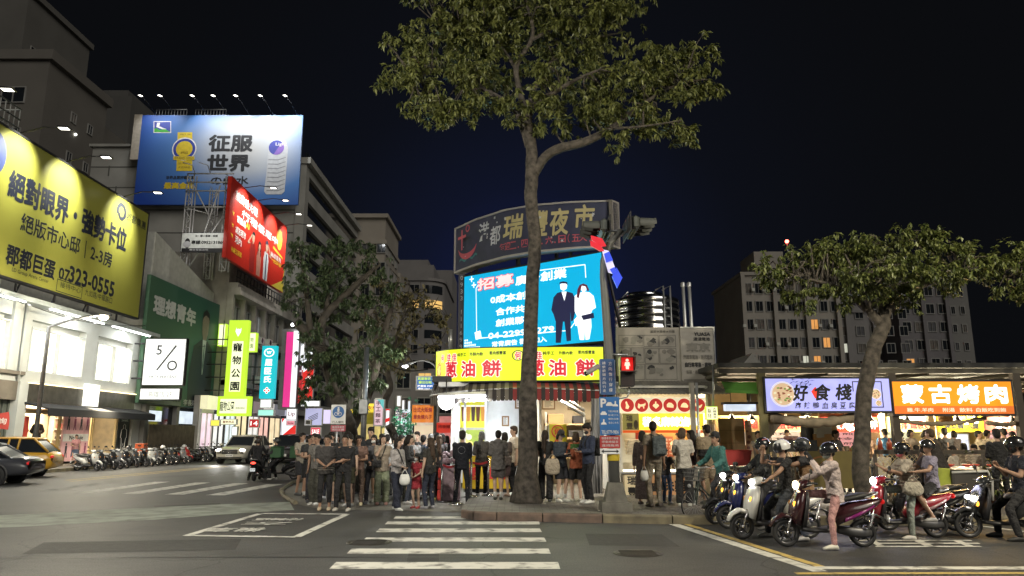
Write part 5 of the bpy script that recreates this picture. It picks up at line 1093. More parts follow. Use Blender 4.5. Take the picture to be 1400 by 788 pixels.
for k in range(4):add_text(mb,('汽車計時收費','每小時三十元','機車計次收費','每次二十元')[k],fm,w*.68,h*(.62-.1*k),w=w*.5,h=h*.055,bold=.0,d=.004)
add_text(mb,'TEL:0779-9836',fm,w*.5,h*.08,w=w*.85,h=h*.09,bold=.01,d=.004);mb.build('lettering',sgw,t)
fm,w,h=fsign(820.5,596,848,613,PY-.15);MB().prism(rect(0,0,w,h),fm,-.02,0).build('red_plate',mat('sign_dull_red',(.36,.04,.04),.45),t)
mb=MB()
for k,s_ in enumerate(('機慢車禁行騎樓','停車時間至','違規拖吊')):add_text(mb,s_,fm,w*.5,h*(.8-.29*k),w=w*.84,h=h*.2,bold=.0,d=.004)
mb.build('red_plate_lettering',sgw,t)
fm,w,h=fsign(820.5,613.5,848,621,PY-.15);MB().prism(rect(0,0,w,h),fm,-.02,0).build('arrow_plate',sgw,t)
mb=MB();flat(mb,[(w*.06,h*.5),(w*.18,h*.85),(w*.18,h*.6),(w*.82,h*.6),(w*.82,h*.85),(w*.94,h*.5),(w*.82,h*.15),(w*.82,h*.4),(w*.18,h*.4),(w*.18,h*.15)],fm,.004);mb.build('arrow',ink,t)
mb=MB();rows=[]
for j in range(9):
 u=j/8;xl,xr=pxx(815+-2*u*0,19.9)+.0,0
 row=[]
 for i in range(9):
  px=(806+14*(1-u)*.2)+(i/8)*(20-6*u)+(10 if u>.6 else 0)*(u-.6);p=at(px,545+130*u,19.6-.5*u);row.append(p+Vector((0,.07*(i%2)+.05*math.sin(u*5+i),0)))
 rows.append(row)
mb.loft(rows,caps=False,closed=False);mb.loft([[p+Vector((0,.02,0))for p in r_]for r_ in rows],caps=False,closed=False)
tag(mb.build('folded_sheet',mat('grey_tarp',(.30,.30,.31),.6)),'grey tent sheet hanging in folds at the side of the pancake shop','tarpaulin')
# chicken stall with its printed boards
Y=19.8;ck=thing('chicken_stall','lit fried chicken stall with red animal medallions along its top board','stall',(pxx(905,Y),Y,ktop))
x0,x1=pxx(850,Y),pxx(966,Y)
stall_white=mat('stall_white',(.6,.58,.52),.5)
mb=MB();mb.box((x0,Y+1.6,ktop),(x1,Y+1.7,2.95));mb.box((x0-.06,Y+.05,ktop),(x0,Y+1.7,2.95));mb.box((x1,Y+.05,ktop),(x1+.06,Y+1.7,2.95));mb.build('wall',stall_white,ck)
mb=MB();mb.box((x0,Y,2.9),(x1,Y+1.7,2.96));mb.build('ceiling',stall_white,ck)
mb=MB()
n=60;xa,xb=pxx(838,Y),pxx(992,Y)
mb.loft([[(xa+(xb-xa)*i/n,Y-.5,pz(541,Y)+.04+.02*(i%2)),(xa+(xb-xa)*i/n,Y-.5,pz(541,Y)+.0+.02*(i%2)),(xa+(xb-xa)*i/n,Y+2.4,3.42+.02*(i%2)),(xa+(xb-xa)*i/n,Y+2.4,3.46+.02*(i%2))]for i in range(n+1)]);mb.build('roof',mat('dull_roof',(.16,.15,.13),.7,var=.3),ck)
fm,w,h=fsign(848,543.5,965.5,565,Y-.08);MB().prism(rect(0,0,w,h),fm,-.1,0).build('top_board',emis('cream_board',s2l(245,228,190),.9,var=.08),ck)
mb=MB();m2=MB()
shapes=[[(-.3,-.5),(.1,-.6),(.3,-.2),(.1,.1),(-.1,.6),(-.3,.5),(-.2,.0)],[(-.6,-.3),(-.5,.3),(-.2,.1),(.4,.2),(.6,.4),(.6,0),(.4,-.1),(.4,-.5),(.25,-.5),(.2,-.2),(-.2,-.2),(-.3,-.5),(-.45,-.5)],[(-.5,-.1),(0,-.55),(.5,-.1),(.3,.2),(.1,.2),(.1,.55),(-.1,.55),(-.1,.2),(-.3,.2)],[(-.5,-.3),(.5,-.4),(.55,.0),(.2,.35),(-.2,.4),(-.5,.1)],[(-.6,-.3),(.5,-.4),(.6,-.1),(.3,.3),(-.1,.4),(-.4,.15)],[(-.6,0),(-.2,-.4),(.3,-.4),(.6,.1),(.4,.1),(.2,-.1),(-.2,.05),(-.4,.4)]]
for k in range(6):
 c_=(w*(.085+.166*k),h*.5);mb.prism(circ(*c_,h*.43,24),fm,0,.006);m2.prism([(c_[0]+x*h*.42,c_[1]+y*h*.42)for x,y in shapes[k]],fm,.006,.012)
mb.build('medallion',emis('medallion_red',s2l(195,55,50),.8),ck);m2.build('animal_print',emis('animal_cream',s2l(250,225,170),.95),ck)
fm,w,h=fsign(852,565.5,962,588,Y-.06);MB().prism(rect(0,0,w*.2,h),fm,-.1,0).build('olive_board',emis('olive_board',s2l(150,140,75),.5),ck)
MB().prism(rect(w*.2+.005,0,w,h),fm,-.1,.02).build('yellow_board',emis('yellow_board',s2l(255,215,60),1.15),ck)
mb=MB();add_text(mb,'瑞',fm,w*.08,h*.72,h=h*.4,bold=.03);add_text(mb,'豐',fm,w*.08,h*.25,h=h*.4,bold=.03);flat(mb,circ(w*.16,h*.32,.06,12,.12),fm,.01);mb.build('board_lettering',mat('brown_ink',(.08,.06,.03),.6),ck)
mb=MB();add_text(mb,'秘炙麻辣滷味',fm,w*.59,h*.5,w=w*.7,h=h*.62,bold=.05,d=.03);mb.build('lit_lettering',emis('hot_white',(1,.98,.85),1.9),ck)
fm,w,h=fsign(852,588.5,964,592,Y-.05);MB().prism(rect(0,0,w,h),fm,-.1,0).build('orange_trim',emis('orange_trim',s2l(225,90,30),.6),ck)
mb=MB();xm_=pxx(899,Y);mb.box((x0,Y+.5,.95),(xm_,Y+.56,2.5));mb.box((x0+.02,Y+.55,2.3),(xm_,Y+1.5,2.36));mb.build('back_board',stall_white,ck)
mb=MB();mb.box((xm_,Y+1.5,1.1),(x1-.05,Y+1.58,2.6));mb.build('wood_panel',mat('orange_wood',(.42,.22,.07),.6),ck)
mb=MB();fm,w,h=fsign(903,597,921,625,Y+1.4);MB().prism(rect(0,0,w,h),fm,-.02,0).build('menu_board',mat('menu_red',(.25,.06,.03),.6),ck)
for k in range(5):add_text(mb,('雞腿 60','雞翅 45','鴨胗 50','豆干 30','米血 30')[k],fm,w*.5,h*(.85-.17*k),w=w*.8,h=h*.1,bold=0,d=.01)
mb.build('menu_lettering',mat('menu_white',(.6,.55,.5),.6),ck)
mb=MB();fm,w,h=fsign(869,591,881,601,Y-.03);mb.prism(rect(0,0,w,h),fm,-.02,0);mb.build('red_tag',mat('tag_red',(.5,.05,.02),.6),ck)
cfm,w,h=fsign(853,648,965,681,Y-.1);mb=MB();mb.prism(rect(0,0,w,h),cfm,-.7,0);mb.build('counter',mat('counter_tan',(.42,.34,.24),.5),ck)
mb=MB();mb.prism(rect(-.05,h,w+.05,h+.05),cfm,-.72,.08);mb.build('counter_top',alu,ck)
mb=MB();mb.prism(rect(.03,.03,w*.2,h-.03),cfm,.002,.02);mb.build('counter_panel',emis('tan_panel',s2l(225,205,160),.55),ck)
mb=MB();add_text(mb,'瑞',cfm,w*.1,h*.73,h=h*.38,bold=.03,d=.03);add_text(mb,'豐',cfm,w*.1,h*.27,h=h*.38,bold=.03,d=.03);mb.build('counter_lettering',ink,ck)
mb=MB();mb.prism(rect(w*.22,.03,w-.03,h-.03),cfm,.002,.02);mb.build('print_panel',emis('food_panel',s2l(190,140,95),.45,var=.5,scale=5),ck)
mb=MB();add_text(mb,'滷味雞翅',cfm,w*.62,h*.5,w=w*.66,h=h*.5,bold=.04,d=.03);mb.build('panel_lettering',ink,ck)
mb=MB();mb.prism(rect(.05,h+.05,w-.05,h+.09),cfm,-.4,-.1);mb.build('counter_tube',emis('warm_tube',(1,.9,.65),5),ck)
mb=MB()
for a in(0,.35,.7,1):mb.prism(rect(w*a-.02 if a else 0,h+.05,w*a+.02,h+.75),cfm,-.5,-.46)
mb.build('glass_frame',alu,ck)
for k in range(9):
 tr=MB();xx=x0+1.1+.13*k
lamp('AREA',((x0+x1)/2,Y+.5,2.85),150,(1,.85,.55),ck,((x0+x1)/2,Y+.5,0),size=2,size_y=.6)
mb=MB();mb.box((x0+.3,Y+.4,2.87),(x1-.3,Y+.5,2.895));mb.build('ceiling_tube',emis('warm_tube',(1,.9,.65),5),ck)
for k,(px,c,l)in enumerate(((868,(.6,.5,.35),'stack of cream food boxes on the chicken stall counter'),(934,(.45,.15,.03),'heap of glazed orange food on the chicken stall counter'),(947,(.4,.2,.06),'tray of brown fried food near the end of the chicken stall counter'))):
 p=at(px,640,Y+.15);mb=MB()
 if k==0:
  for j in range(5):mb.bbox((p.x,p.y,1.2+.08*j),(.42-.02*(j%2),.3,.07),.05*j,bev=.01)
 else:
  mb.bbox((p.x,p.y,1.17),(.5,.35,.05),0,bev=.01)
  for j in range(24):mb.ell((p.x+random.uniform(-.2,.2),p.y+random.uniform(-.14,.14),1.22+random.uniform(0,.12)),random.uniform(.04,.07),6,5)
 tag(mb.build('food_boxes' if k==0 else 'food_tray',mat('food_%d'%k,c,.5,var=.35,scale=8)),l,'food')
t,fm,w,h=fbox_sign('hanging_sign','small cream hanging light sign with black writing and a lime edge','sign',966,556,982,574,19.2,emis('cream_small',s2l(250,248,200),1.1),lime,.14,.012)
mb=MB();add_text(mb,'福氣',fm,w*.27,h*.68,w=w*.3,h=h*.34,bold=.01);add_text(mb,'麵線',fm,w*.27,h*.3,w=w*.3,h=h*.34,bold=.01)
for k,c in enumerate('大腸臭豆'):add_text(mb,c,fm,w*.72,h*(.83-.21*k),w=w*.3,h=h*.17,bold=.01)
mb.build('lettering',ink,t)
mb=MB();mb.tube([at(975,556,19.3),at(975,500,19.3)],.03,6);mb.build('bracket',steel,t)
t=thing('printed_board','weathered grey board of printed picture panels above the chicken stall','billboard',at(888,523,21));fm,w,h=fsign(844,448,932.5,523,21.0)
MB().prism(rect(0,0,w,h),fm,-.12,0).build('panel',mat('weathered_print',(.30,.28,.245),.7,var=.12,scale=3),t)
MB().prism(rect(-.05,-.06,w,-.003),fm,-.14,.02).build('frame',steel,t)
mb=MB();random.seed(21)
grid=[(.04,.66,.42,.86),(.43,.64,.66,.86),(.67,.64,.93,.86),(.04,.36,.22,.63),(.23,.36,.43,.63),(.44,.34,.66,.62),(.67,.34,.93,.62),(.04,.05,.43,.33),(.44,.05,.93,.33)]
for i,(a,b_,c,d_)in enumerate(grid):
 for r_ in(rect(w*a,h*b_,w*c,h*b_+.012),rect(w*a,h*d_-.012,w*c,h*d_),rect(w*a,h*b_,w*a+.012,h*d_),rect(w*c-.012,h*b_,w*c,h*d_)):flat(mb,r_,fm,.004+.0004*len(mb.f)%7*.001,0)
 for k in range(5):
  cx_,cy_=random.uniform(w*a+.1,w*c-.1),random.uniform(h*b_+.08,h*d_-.08);r_=random.uniform(.05,.14);n=9;flat(mb,[(min(max(cx_+r_*random.uniform(.5,1.3)*math.cos(q*2*math.pi/n),w*a+.02),w*c-.02),min(max(cy_+r_*random.uniform(.4,1)*math.sin(q*2*math.pi/n),h*b_+.02),h*d_-.02))for q in range(n)],fm,.012+.0008*k+.0001*i,1+(k+i)%3)
add_text(mb,'設計★維修★行車',fm,w*.73,h*.925,w=w*.38,h=h*.05,d=.005);mb.build('picture_print',[mat('halftone_dark',(.09,.085,.075),.7),mat('halftone_mid',(.17,.16,.14),.7),mat('halftone_grey',(.23,.22,.19),.7),mat('halftone_black',(.035,.035,.035),.7)],t)
t=thing('printed_board','grey battery advertising board with bold dark lettering beside the picture panels','billboard',at(955,523,21));fm,w,h=fsign(933,449,978.5,524,20.95)
MB().prism(rect(0,0,w,h),fm,-.12,0).build('panel',mat('weathered_print2',(.33,.31,.275),.7,var=.1,scale=3),t)
for r_ in(rect(0,-.05,w,-.003),rect(0,h+.003,w,h+.04),rect(w+.003,-.05,w+.04,h+.04)):MB().prism(r_,fm,-.14,.02).build('frame',steel,t)
mb=MB();add_text(mb,'YUASA',fm,w*.66,h*.89,w=w*.5,h=h*.065,bold=.05);add_text(mb,'湯淺電池',fm,w*.64,h*.8,w=w*.5,h=h*.065,bold=.03);add_text(mb,'自行車零售・維修',fm,w*.5,h*.33,w=w*.8,h=h*.09,bold=.04);mb.build('lettering',mat('halftone_black',(.035,.035,.035),.7),t)
mb=MB();add_text(mb,'東京',fm,w*.52,h*.65,w=w*.74,h=h*.17,bold=.06);mb.build('large_lettering',mat('halftone_pale',(.21,.2,.175),.7),t)
mb=MB();add_text(mb,'汽機車電池・各式電池',fm,w*.5,h*.47,w=w*.88,h=h*.08,bold=.025);add_text(mb,'客製・各式零配件',fm,w*.48,h*.2,w=w*.7,h=h*.07,bold=.02);flat(mb,rect(w*.05,h*.02,w*.95,h*.07),fm,.006);mb.build('grey_lettering',mat('halftone_mid',(.17,.16,.14),.7),t)
TY=27.0;tx_=pxx(889,TY);rr=(pxx(934,TY)-pxx(844,TY))/2;z0_,z1_=3.4,pz(412,TY,889)
tank=thing('water_tank','ribbed stainless steel water tank rising behind the printed boards','water tank',(tx_,TY,z0_))
prof=[];nb_=12
for k in range(nb_):z=z0_+(z1_-z0_)*k/nb_;dz=(z1_-z0_)/nb_;prof+=[(rr-.03,z),(rr-.03,z+dz*.25),(rr,z+dz*.4),(rr,z+dz*.85)]
prof+=[(rr-.03,z1_),(rr*.75,z1_+.12),(rr*.55,z1_+.16),(.01,z1_+.17)]
MB().lathe(prof,(tx_,TY,0),seg=40).build('body',mat('stainless',(.58,.58,.60),.16,1.0,var=.1,scale=2),tank)
MB().lathe([(rr*.55,z1_+.12),(rr*.57,z1_+.25),(.02,z1_+.3)],(tx_-.1,TY,0),seg=24).build('lid',mat('stainless',(.58,.58,.60),.16,1.0),tank)
mb=MB()
for s in(-.12,.12):mb.tube([(tx_+rr*.45+s,TY-rr*.95,z0_),(tx_+rr*.45+s,TY-rr*.95,z1_+.35),(tx_+rr*.3+s,TY-rr*.5,z1_+.3)],.03,6)
for k in range(9):mb.tube([(tx_+rr*.45-.12,TY-rr*.95,z0_+.3+.3*k),(tx_+rr*.45+.12,TY-rr*.95,z0_+.3+.3*k)],.02,5)
mb.build('ladder',alu,tank)
mb=MB();a=at(846,412,TY);mb.tube([a,a+Vector((.35,0,.35)),a+Vector((.45,0,.05))],.03,6);mb.build('bent_pipe',alu,tank)
for px,py0 in((933.5,388),(942,388)):
 a=at(px,py0,22.5);mb=MB();mb.tube([a,Vector((a.x+.04,a.y,3.4))],.05,8);mb.lathe([(.07,0),(.07,.12),(.05,.14)],a-VZ*.1,seg=8);tag(mb.build('vent_pipe',alu),'tall plain vent pipe rising behind the battery board, %s'%('closer to the tank' if px<940 else 'farther from the tank'),'pipe')
mk_post=mat('olive_post',(.16,.14,.06),.6,var=.3);dark_post=mat('dark_post',(.05,.04,.03),.6)
hall=thing('market_roof','long dark market roof on posts above the lit food stalls','market roof',(14,24,ktop))
mb=MB();z=3.34
mb.loft([[(xx,18.9,z+.02),(xx,18.9,z+.14),(xx,38,z+.3),(xx,38,z+.1)]for xx in(pxx(985,18.9),30)]);mb.build('roof',mat('hall_roof',(.05,.05,.045),.7,var=.4),hall)
mb=MB();mb.box((pxx(985,19),18.95,z-.12),(30,19.1,z));
for xx in[pxx(985,19)+.2+2.6*i for i in range(9)]:mb.tube([(xx,19.1,z-.1),(xx+.2,38,z+.0)],.07,6)
for yy in(22,25,28,31):mb.box((pxx(985,19),yy,z-.12),(30,yy+.1,z-.02))
mb.build('beam',mat('hall_beam',(.09,.08,.06),.6),hall)
for px,m,Yp in((1043,mk_post,18.9),(1222,dark_post,18.9),(1393,dark_post,18.9),(1270,mat('ochre_post',(.35,.22,.08),.6),24.5)):
 mb=MB();xx=pxx(px,Yp);mb.box((xx-.09,Yp-.08,ktop),(xx+.09,Yp+.08,z-.13));mb.build('post',m,hall)
def market_sign(label,px0,py0,px1,py1,face,rimm):
 Yq=18.75;t=thing('market_stall_sign',label,'sign',at((px0+px1)/2,py1,Yq));fm,w,h=fsign(px0,py0,px1,py1,Yq)
 MB().prism(rect(-.05,-.05,w+.05,h+.05),fm,-.3,-.01).build('frame',rimm,t);MB().prism(rect(0,0,w,h),fm,-.01,.005).build('panel',face,t);return t,fm,w,h
t,fm,w,h=market_sign('pale violet light sign with brush characters and bowls of noodles',1049,518,1219,562,emis('violet_sign',s2l(176,178,246),1.0,var=.12,scale=1.2),dsteel)
bk=mat('sign_brush_ink',(.008,.008,.012),.6)
mb=MB()
for c,a,b_,s,sh_ in(('好',.275,.56,.17,.16),('食',.455,.57,.17,.16),('棧',.625,.58,.18,.16)):add_text(mb,c,fm,w*a,h*b_,w=w*s*.78,h=h*.52,bold=.035,d=.01,shear=sh_)
for k,c in enumerate('麻辣鴨血臭豆腐'):add_text(mb,c,fm,w*(.25+.072*k),h*.17,w=w*.052,h=h*.2,bold=.015,d=.01,shear=.15)
random.seed(3)
for k in range(26):x,y=w*random.uniform(.22,.36),h*random.uniform(.74,.97);a=random.uniform(0,6.28);flat(mb,[(x,y),(x+.09*math.cos(a),y+.05*math.sin(a)),(x+.16*math.cos(a+.2),y+.1*math.sin(a+.2))],fm,.012+.0005*k)
for r_ in(rect(w*.7,h*.1,w*.94,h*.13),rect(w*.7,h*.89,w*.94,h*.92),rect(w*.7,h*.6,w*.708,h*.89),rect(w*.932,h*.13,w*.94,h*.89)):flat(mb,r_,fm,.01)
mb.build('lettering',bk,t)
def bowl(cx,cy,r,kx=1):
 m1=MB();flat(m1,circ(cx,cy,r*kx,28,r),fm,.012);m1.build('bowl_rim',emis('bowl_white',s2l(225,220,235),.9),t)
 m1=MB();flat(m1,circ(cx,cy,r*.86*kx,28,r*.86),fm,.016,0)
 for k in range(34):q,rad=random.uniform(0,6.28),r*.78*math.sqrt(random.random());flat(m1,[(cx+rad*kx*math.cos(q)+r*.14*random.uniform(.5,1.2)*math.cos(j*1.05),cy+rad*math.sin(q)+r*.1*random.uniform(.5,1.2)*math.sin(j*1.05))for j in range(6)],fm,.018+.0005*k,random.randrange(4))
 m1.build('food_print',[emis('broth',s2l(222,190,150),.85),emis('noodle',s2l(240,225,190),.9),emis('meat',s2l(150,85,60),.8),emis('herb',s2l(120,150,70),.8)],t)
bowl(w*.135,h*.52,h*.40);bowl(w*.775,h*.48,h*.2,.9);bowl(w*.885,h*.52,h*.17);bowl(w*.815,h*.76,h*.12);bowl(w*.9,h*.24,h*.1)
mb=MB();flat(mb,[(w*.365,h*.6),(w*.4,h*.75),(w*.43,h*.55),(w*.415,h*.35),(w*.39,h*.4)],fm,.009);mb.build('red_chilli',emis('chilli',s2l(230,55,35),.9),t)
lamp('AREA',fm(w/2,h/2,.25),45,(.72,.72,1),t,fm(w/2,-1.5,5),size=w,size_y=h,name='sign_glow')
t,fm,w,h=market_sign('bright orange light sign with four huge white barbecue characters',1224,522,1387,566,emis('orange_sign',s2l(250,150,25),1.05,var=.12,scale=1),dsteel)
mb=MB();
for k,c in enumerate('蒙古烤肉'):add_text(mb,c,fm,w*(.16+.235*k),h*.61,w=w*.19,h=h*.6,bold=.045,d=.012)
mb.build('lettering',emis('sign_glow_white',(1,.99,.93),2.0),t)
mb=MB();flat(mb,rect(0,0,w,h*.24),fm,.007);mb.build('lower_band',emis('orange_band',s2l(228,115,45),.9),t)
mb=MB()
for s_,a,b_ in(('雞.牛.羊肉',.1,.32),('附湯',.4,.5),('飲料',.54,.65),('白飯吃到飽',.68,.93)):add_text(mb,s_,fm,w*(a+b_)/2,h*.12,w=w*(b_-a),h=h*.13,bold=.02,d=.012)
mb.build('small_lettering',emis('cream_letters',s2l(250,225,190),1),t)
lamp('AREA',fm(w/2,h/2,.25),80,(1,.62,.2),t,fm(w/2,-1.5,5),size=w,size_y=h,name='sign_glow')
for k,(px0,px1,py,l)in enumerate(((1022,1041,499,'tiny pale gabled hut roof peeping over the market roof'),(1098,1142,498,'low white rooftop hut behind the violet sign'),(1302,1334,503,'white boxy rooftop hut behind the orange sign'),(1336,1375,509,'dim low hut beside the white boxy one'))):
 a,c=pxx(px0,46),pxx(px1,46);z1=pz(py,46,px0);b=thing('rooftop_hut',l,'building',(a,46,0));MB().box((a,46,0),(c,50,z1)).build('wall',mat('hut_white',(.4,.39,.36),.8,var=.2)if k<3 else grey_wall,b);MB().prism([(a-.2,z1+.002),(c+.2,z1+.002),((a+c)/2,z1+(.7 if k==0 else .15))],lambda u,v,d:Vector((u,46+d,v)),-.2,4.2).build('roof',grey_wall,b)
for k,(px0,px1,py,sag,l)in enumerate(((1050,1183,570,9,'wide rolled beige canvas slung under the violet sign'),(1226,1347,575,6,'thin rolled canvas slung under the orange sign'),(1350,1400,578,4,'short end of a canvas roll at the last market post'))):
 a,c=at(px0,py,19.0),at(px1,py-3,19.0);mb=MB();n=18;r_=.16 if k==0 else .07
 mb.tube([a.lerp(c,i/n)-VZ*(sag/53*math.sin(math.pi*i/n))+Vector((0,.02*math.sin(i*2.1),.012*math.sin(i*3.3)))for i in range(n+1)],[r_*(1+.15*math.sin(i*1.7))for i in range(n+1)],10,flat=.8)
 if k==0:mb.loft([[a+Vector((.1*i,0,-.05*i*(1-j)))-VZ*.55*j*(1-i/5)for i in range(6)]for j in(0,.5,1)],caps=False,closed=False)
 tag(mb.build('canvas_roll',mat('dusty_canvas',(.28,.23,.16),.8,var=.3,scale=4)),l,'canvas')
mb=MB();a,c=at(986,522,19.2),at(1040,523,19.2);mb.loft([[a,c],[a+Vector((0,-.3,-.22)),c+Vector((0,-.3,-.24))],[a+Vector((0,-.3,-.30)),c+Vector((0,-.3,-.32))]],caps=False,closed=False);tag(mb.build('green_awning',mat('green_awning_cloth',(.10,.28,.04),.7)),'short bright green awning strip beside the olive post','awning')
def back_stall(label,px0,px1,Yb,glow,texts,tcol,lampc,e):
 t=thing('food_stall',label,'stall',(pxx((px0+px1)/2,Yb),Yb,ktop));x0,x1=pxx(px0,Yb),pxx(px1,Yb)
 mb=MB();mb.box((x0,Yb+1.6,ktop),(x1,Yb+1.7,3.3));mb.box((x0-.05,Yb,ktop),(x0,Yb+1.7,3.3));mb.build('wall',mat('stall_wall_tan',(.5,.38,.2),.6),t)
 mb=MB();mb.box((x0,Yb-.1,ktop),(x1,Yb+.5,1.1));mb.build('counter',mat('stall_counter',(.35,.28,.18),.5,var=.4,scale=4),t)
 fm=ff(Yb-.05,x0,1.46);w=x1-x0
 MB().prism(rect(.03,.32,w-.03,.86),fm,-.1,0).build('sign_board',emis(glow[0],glow[1],glow[2]*1.25,var=.15,scale=2),t)
 mb=MB();add_text(mb,texts[0],fm,w/2,.59,w=w*.75,h=.34,bold=.035);mb.build('lettering',tcol,t)
 fm2=ff(Yb+1.58,x0,1.2);MB().prism(rect(.1,0,w-.1,.85),fm2,-.02,0).build('menu_board',emis(glow[0]+'_menu',[min(1,q*.6+.35)for q in glow[1]],.9,var=.5,scale=5),t)
 mb=MB()
 for k in range(4):add_text(mb,texts[1][k%len(texts[1])],fm2,w/2,.7-.18*k,w=w*.6,h=.1,bold=.01,d=.01)
 mb.build('menu_lettering',mat('menu_ink',(.1,.05,.03),.6),t)
 for q in(.3,.7):
  p=Vector((x0+w*q,Yb-.4,2.16));mb=MB();mb.lathe([(.03,.2),(.14,.02),(.15,0)],p,seg=12);sh_=mb.build('lamp_shade',dsteel,t);MB().ell(p-VZ*.02,.075).build('bulb',emis('warm_bulb',(1,.85,.5),16),sh_)
  mb=MB();mb.tube([p+VZ*.2,p+VZ*1.2],.012,4);mb.build('cord',black,sh_)
 for q in range(9):
  p=Vector((x0+w*(.08+.105*q),Yb+.12+.1*(q%3),1.102));h_=(.16,.28,.10,.22)[(q*5+int(px0))%4];mb=MB();rr_=.05+.035*((q*3)%4);mb.lathe([(rr_*.9,0),(rr_,h_*.5),(rr_*.95,h_*.8),(rr_*.4,h_),(rr_*.35,h_*1.15)]if q%3 else[(rr_,0),(rr_*1.3,h_*.8),(rr_*1.35,h_*.82),(rr_*.9,h_*.6)],p,seg=12,caps=True)
  tag(mb.build('pot' if q%3==0 else 'jar',mat('ware_%d'%(q%5),((.5,.5,.5),(.4,.1,.03),(.5,.42,.2),(.06,.06,.06),(.15,.25,.08))[q%5],.35)),'small cooking pot on a market stall counter' if q%3==0 else 'sauce jar or bottle on a market stall counter','pot' if q%3==0 else 'jar','pots on the stall counters' if q%3==0 else 'jars on the stall counters')
 lamp('AREA',((x0+x1)/2,Yb-.1,2.4),e*2.6,lampc,t,((x0+x1)/2,Yb-1.5,0),size=w*.8,size_y=.4)
rk=mat('sign_red',(.5,.03,.03),.5)
back_stall('food stall with pale printed cloth and a beige sign under the violet sign',1046,1118,26.5,('beige_glow',s2l(245,205,150),.8),('鹽酥雞',['雞排','魷魚','甜不辣']),rk,(1,.8,.5),200)
back_stall('red signed food stall glimpsed on both sides of the tree trunk',1120,1208,27.5,('red_glow',s2l(225,70,50),.8),('炭烤海鮮',['蚵仔煎','蝦仁煎','花枝']),redtxt,(1,.85,.6),220)
back_stall('food stall with a long white menu board beneath the orange sign',1210,1278,27.0,('white_yellow_glow',s2l(255,250,170),1.15),('牛排 鐵板麵',['沙朗','菲力','雞腿']),rk,(1,.88,.55),260)
back_stall('yellow signed food stall with dark brush writing beside the ochre post',1279,1342,26.5,('yellow_glow',s2l(245,215,50),1.1),('臭豆腐 大腸',['麻辣','原味','泡菜']),ink,(1,.88,.6),260)
back_stall('last food stall with a rosy sign near the end post',1343,1440,27.5,('rosy_glow',s2l(240,150,130),.8),('果汁 木瓜',['西瓜汁','檸檬','芒果']),redtxt,(1,.82,.5),220)
back_stall('dim noodle stall behind the brown shutter board',975,1042,25.5,('dim_tan_glow',s2l(200,160,100),.4),('麵線糊',['大腸','蚵仔']),rk,(1,.8,.5),110)
t=thing('drink_fridge','glass drinks fridge with a bluish white lit front at the back of the market','fridge',(pxx(1317,26),26,ktop));fm,w,h=fsign(1305,593,1330,640,25.6)
MB().prism(rect(0,0,w,h),fm,-.6,-.01).build('body',white,t);MB().prism(rect(.06,.06,w-.06,h*.8),fm,-.01,.01).build('glass_front',emis('fridge_glow',(.75,.8,1),1,var=.6,scale=9),t);MB().prism(rect(.06,h*.82,w-.06,h-.04),fm,-.01,.02).build('header',emis('fridge_header',(.8,.85,1),1.2),t)
t=thing('paper_lantern','round brown basket lamp hanging under the orange sign','lamp',at(1293,573,20.5));MB().ell(at(1293,573,20.5),(.19,.19,.17),12,8).build('shade',mat('basket_weave',(.4,.2,.06),.7,var=.4,scale=30),t);MB().tube([at(1293,566,20.5),at(1293,545,20.5)],.012,4).build('cord',black,t)
t=thing('pendant_lamp','bare bulb shining over the diners under the yellow brush sign','lamp',at(1321,577,21));MB().ell(at(1321,577,21),.07).build('bulb',emis('warm_bulb',(1,.85,.5),16),t);MB().tube([at(1321,574,21),at(1321,545,21)],.012,4).build('cord',black,t);lamp('POINT',at(1321,581,21),90,(1,.85,.55),t)
for px,py,Yq,l in((1108,590,22,'bare bulb shining beside the stacked cartons'),(1163,586,22,'flat lamp glowing red and white against the tree trunk'),(1366,583,23,'warm bulb above the standing diners near the end post')):
 t=thing('pendant_lamp',l,'lamp',at(px,py,Yq));MB().ell(at(px,py,Yq),(.12 if px==1163 else .07,.07,.06)).build('bulb',emis('warm_bulb',(1,.85,.5),16),t);MB().tube([at(px,py-2,Yq),at(px,py-34,Yq)],.012,4).build('cord',black,t);lamp('POINT',at(px,py+5,Yq),110,(1,.83,.52),t)
t=thing('brown_shutter','brown board shutter behind the man in teal','shutter',at(1002,640,20.5));fm,w,h=fsign(985,572,1020,624,20.5);mb=MB()
mb.prism(rect(0,0,w,h),fm,-.06,0);mb.build('board',mat('brown_board',(.22,.15,.08),.6,var=.2,scale=3),t)
for k in(1,2):mb=MB();mb.prism(rect(0,h*k/3,w,h*k/3+.02),fm,.001,.012);mb.build('batten',mat('brown_batten',(.15,.1,.05),.6),t)
t=thing('prep_counter','low stall counter carrying a red basket behind the man in teal','counter',at(1005,640,20));fm,w,h=fsign(978,640,1040,688,20.0);MB().prism(rect(0,0,w,h),fm,-.7,0).build('cabinet',mat('stall_counter',(.35,.28,.18),.5),t);MB().prism(rect(-.05,h,w+.05,h+.05),fm,-.75,.05).build('top',alu,t)
mb=MB();p=at(1008,640,19.85);mb.loft([[p+Vector((sx*a,sy*a*.7,z))for sx,sy in((-1,-1),(1,-1),(1,1),(-1,1))]for a,z in((.26,.06),(.33,.44),(.36,.45),(.33,.46),(.28,.1))]);tag(mb.build('basket',mat('red_plastic',(.42,.05,.05),.5)),'red plastic basket standing on the stall counter','basket')
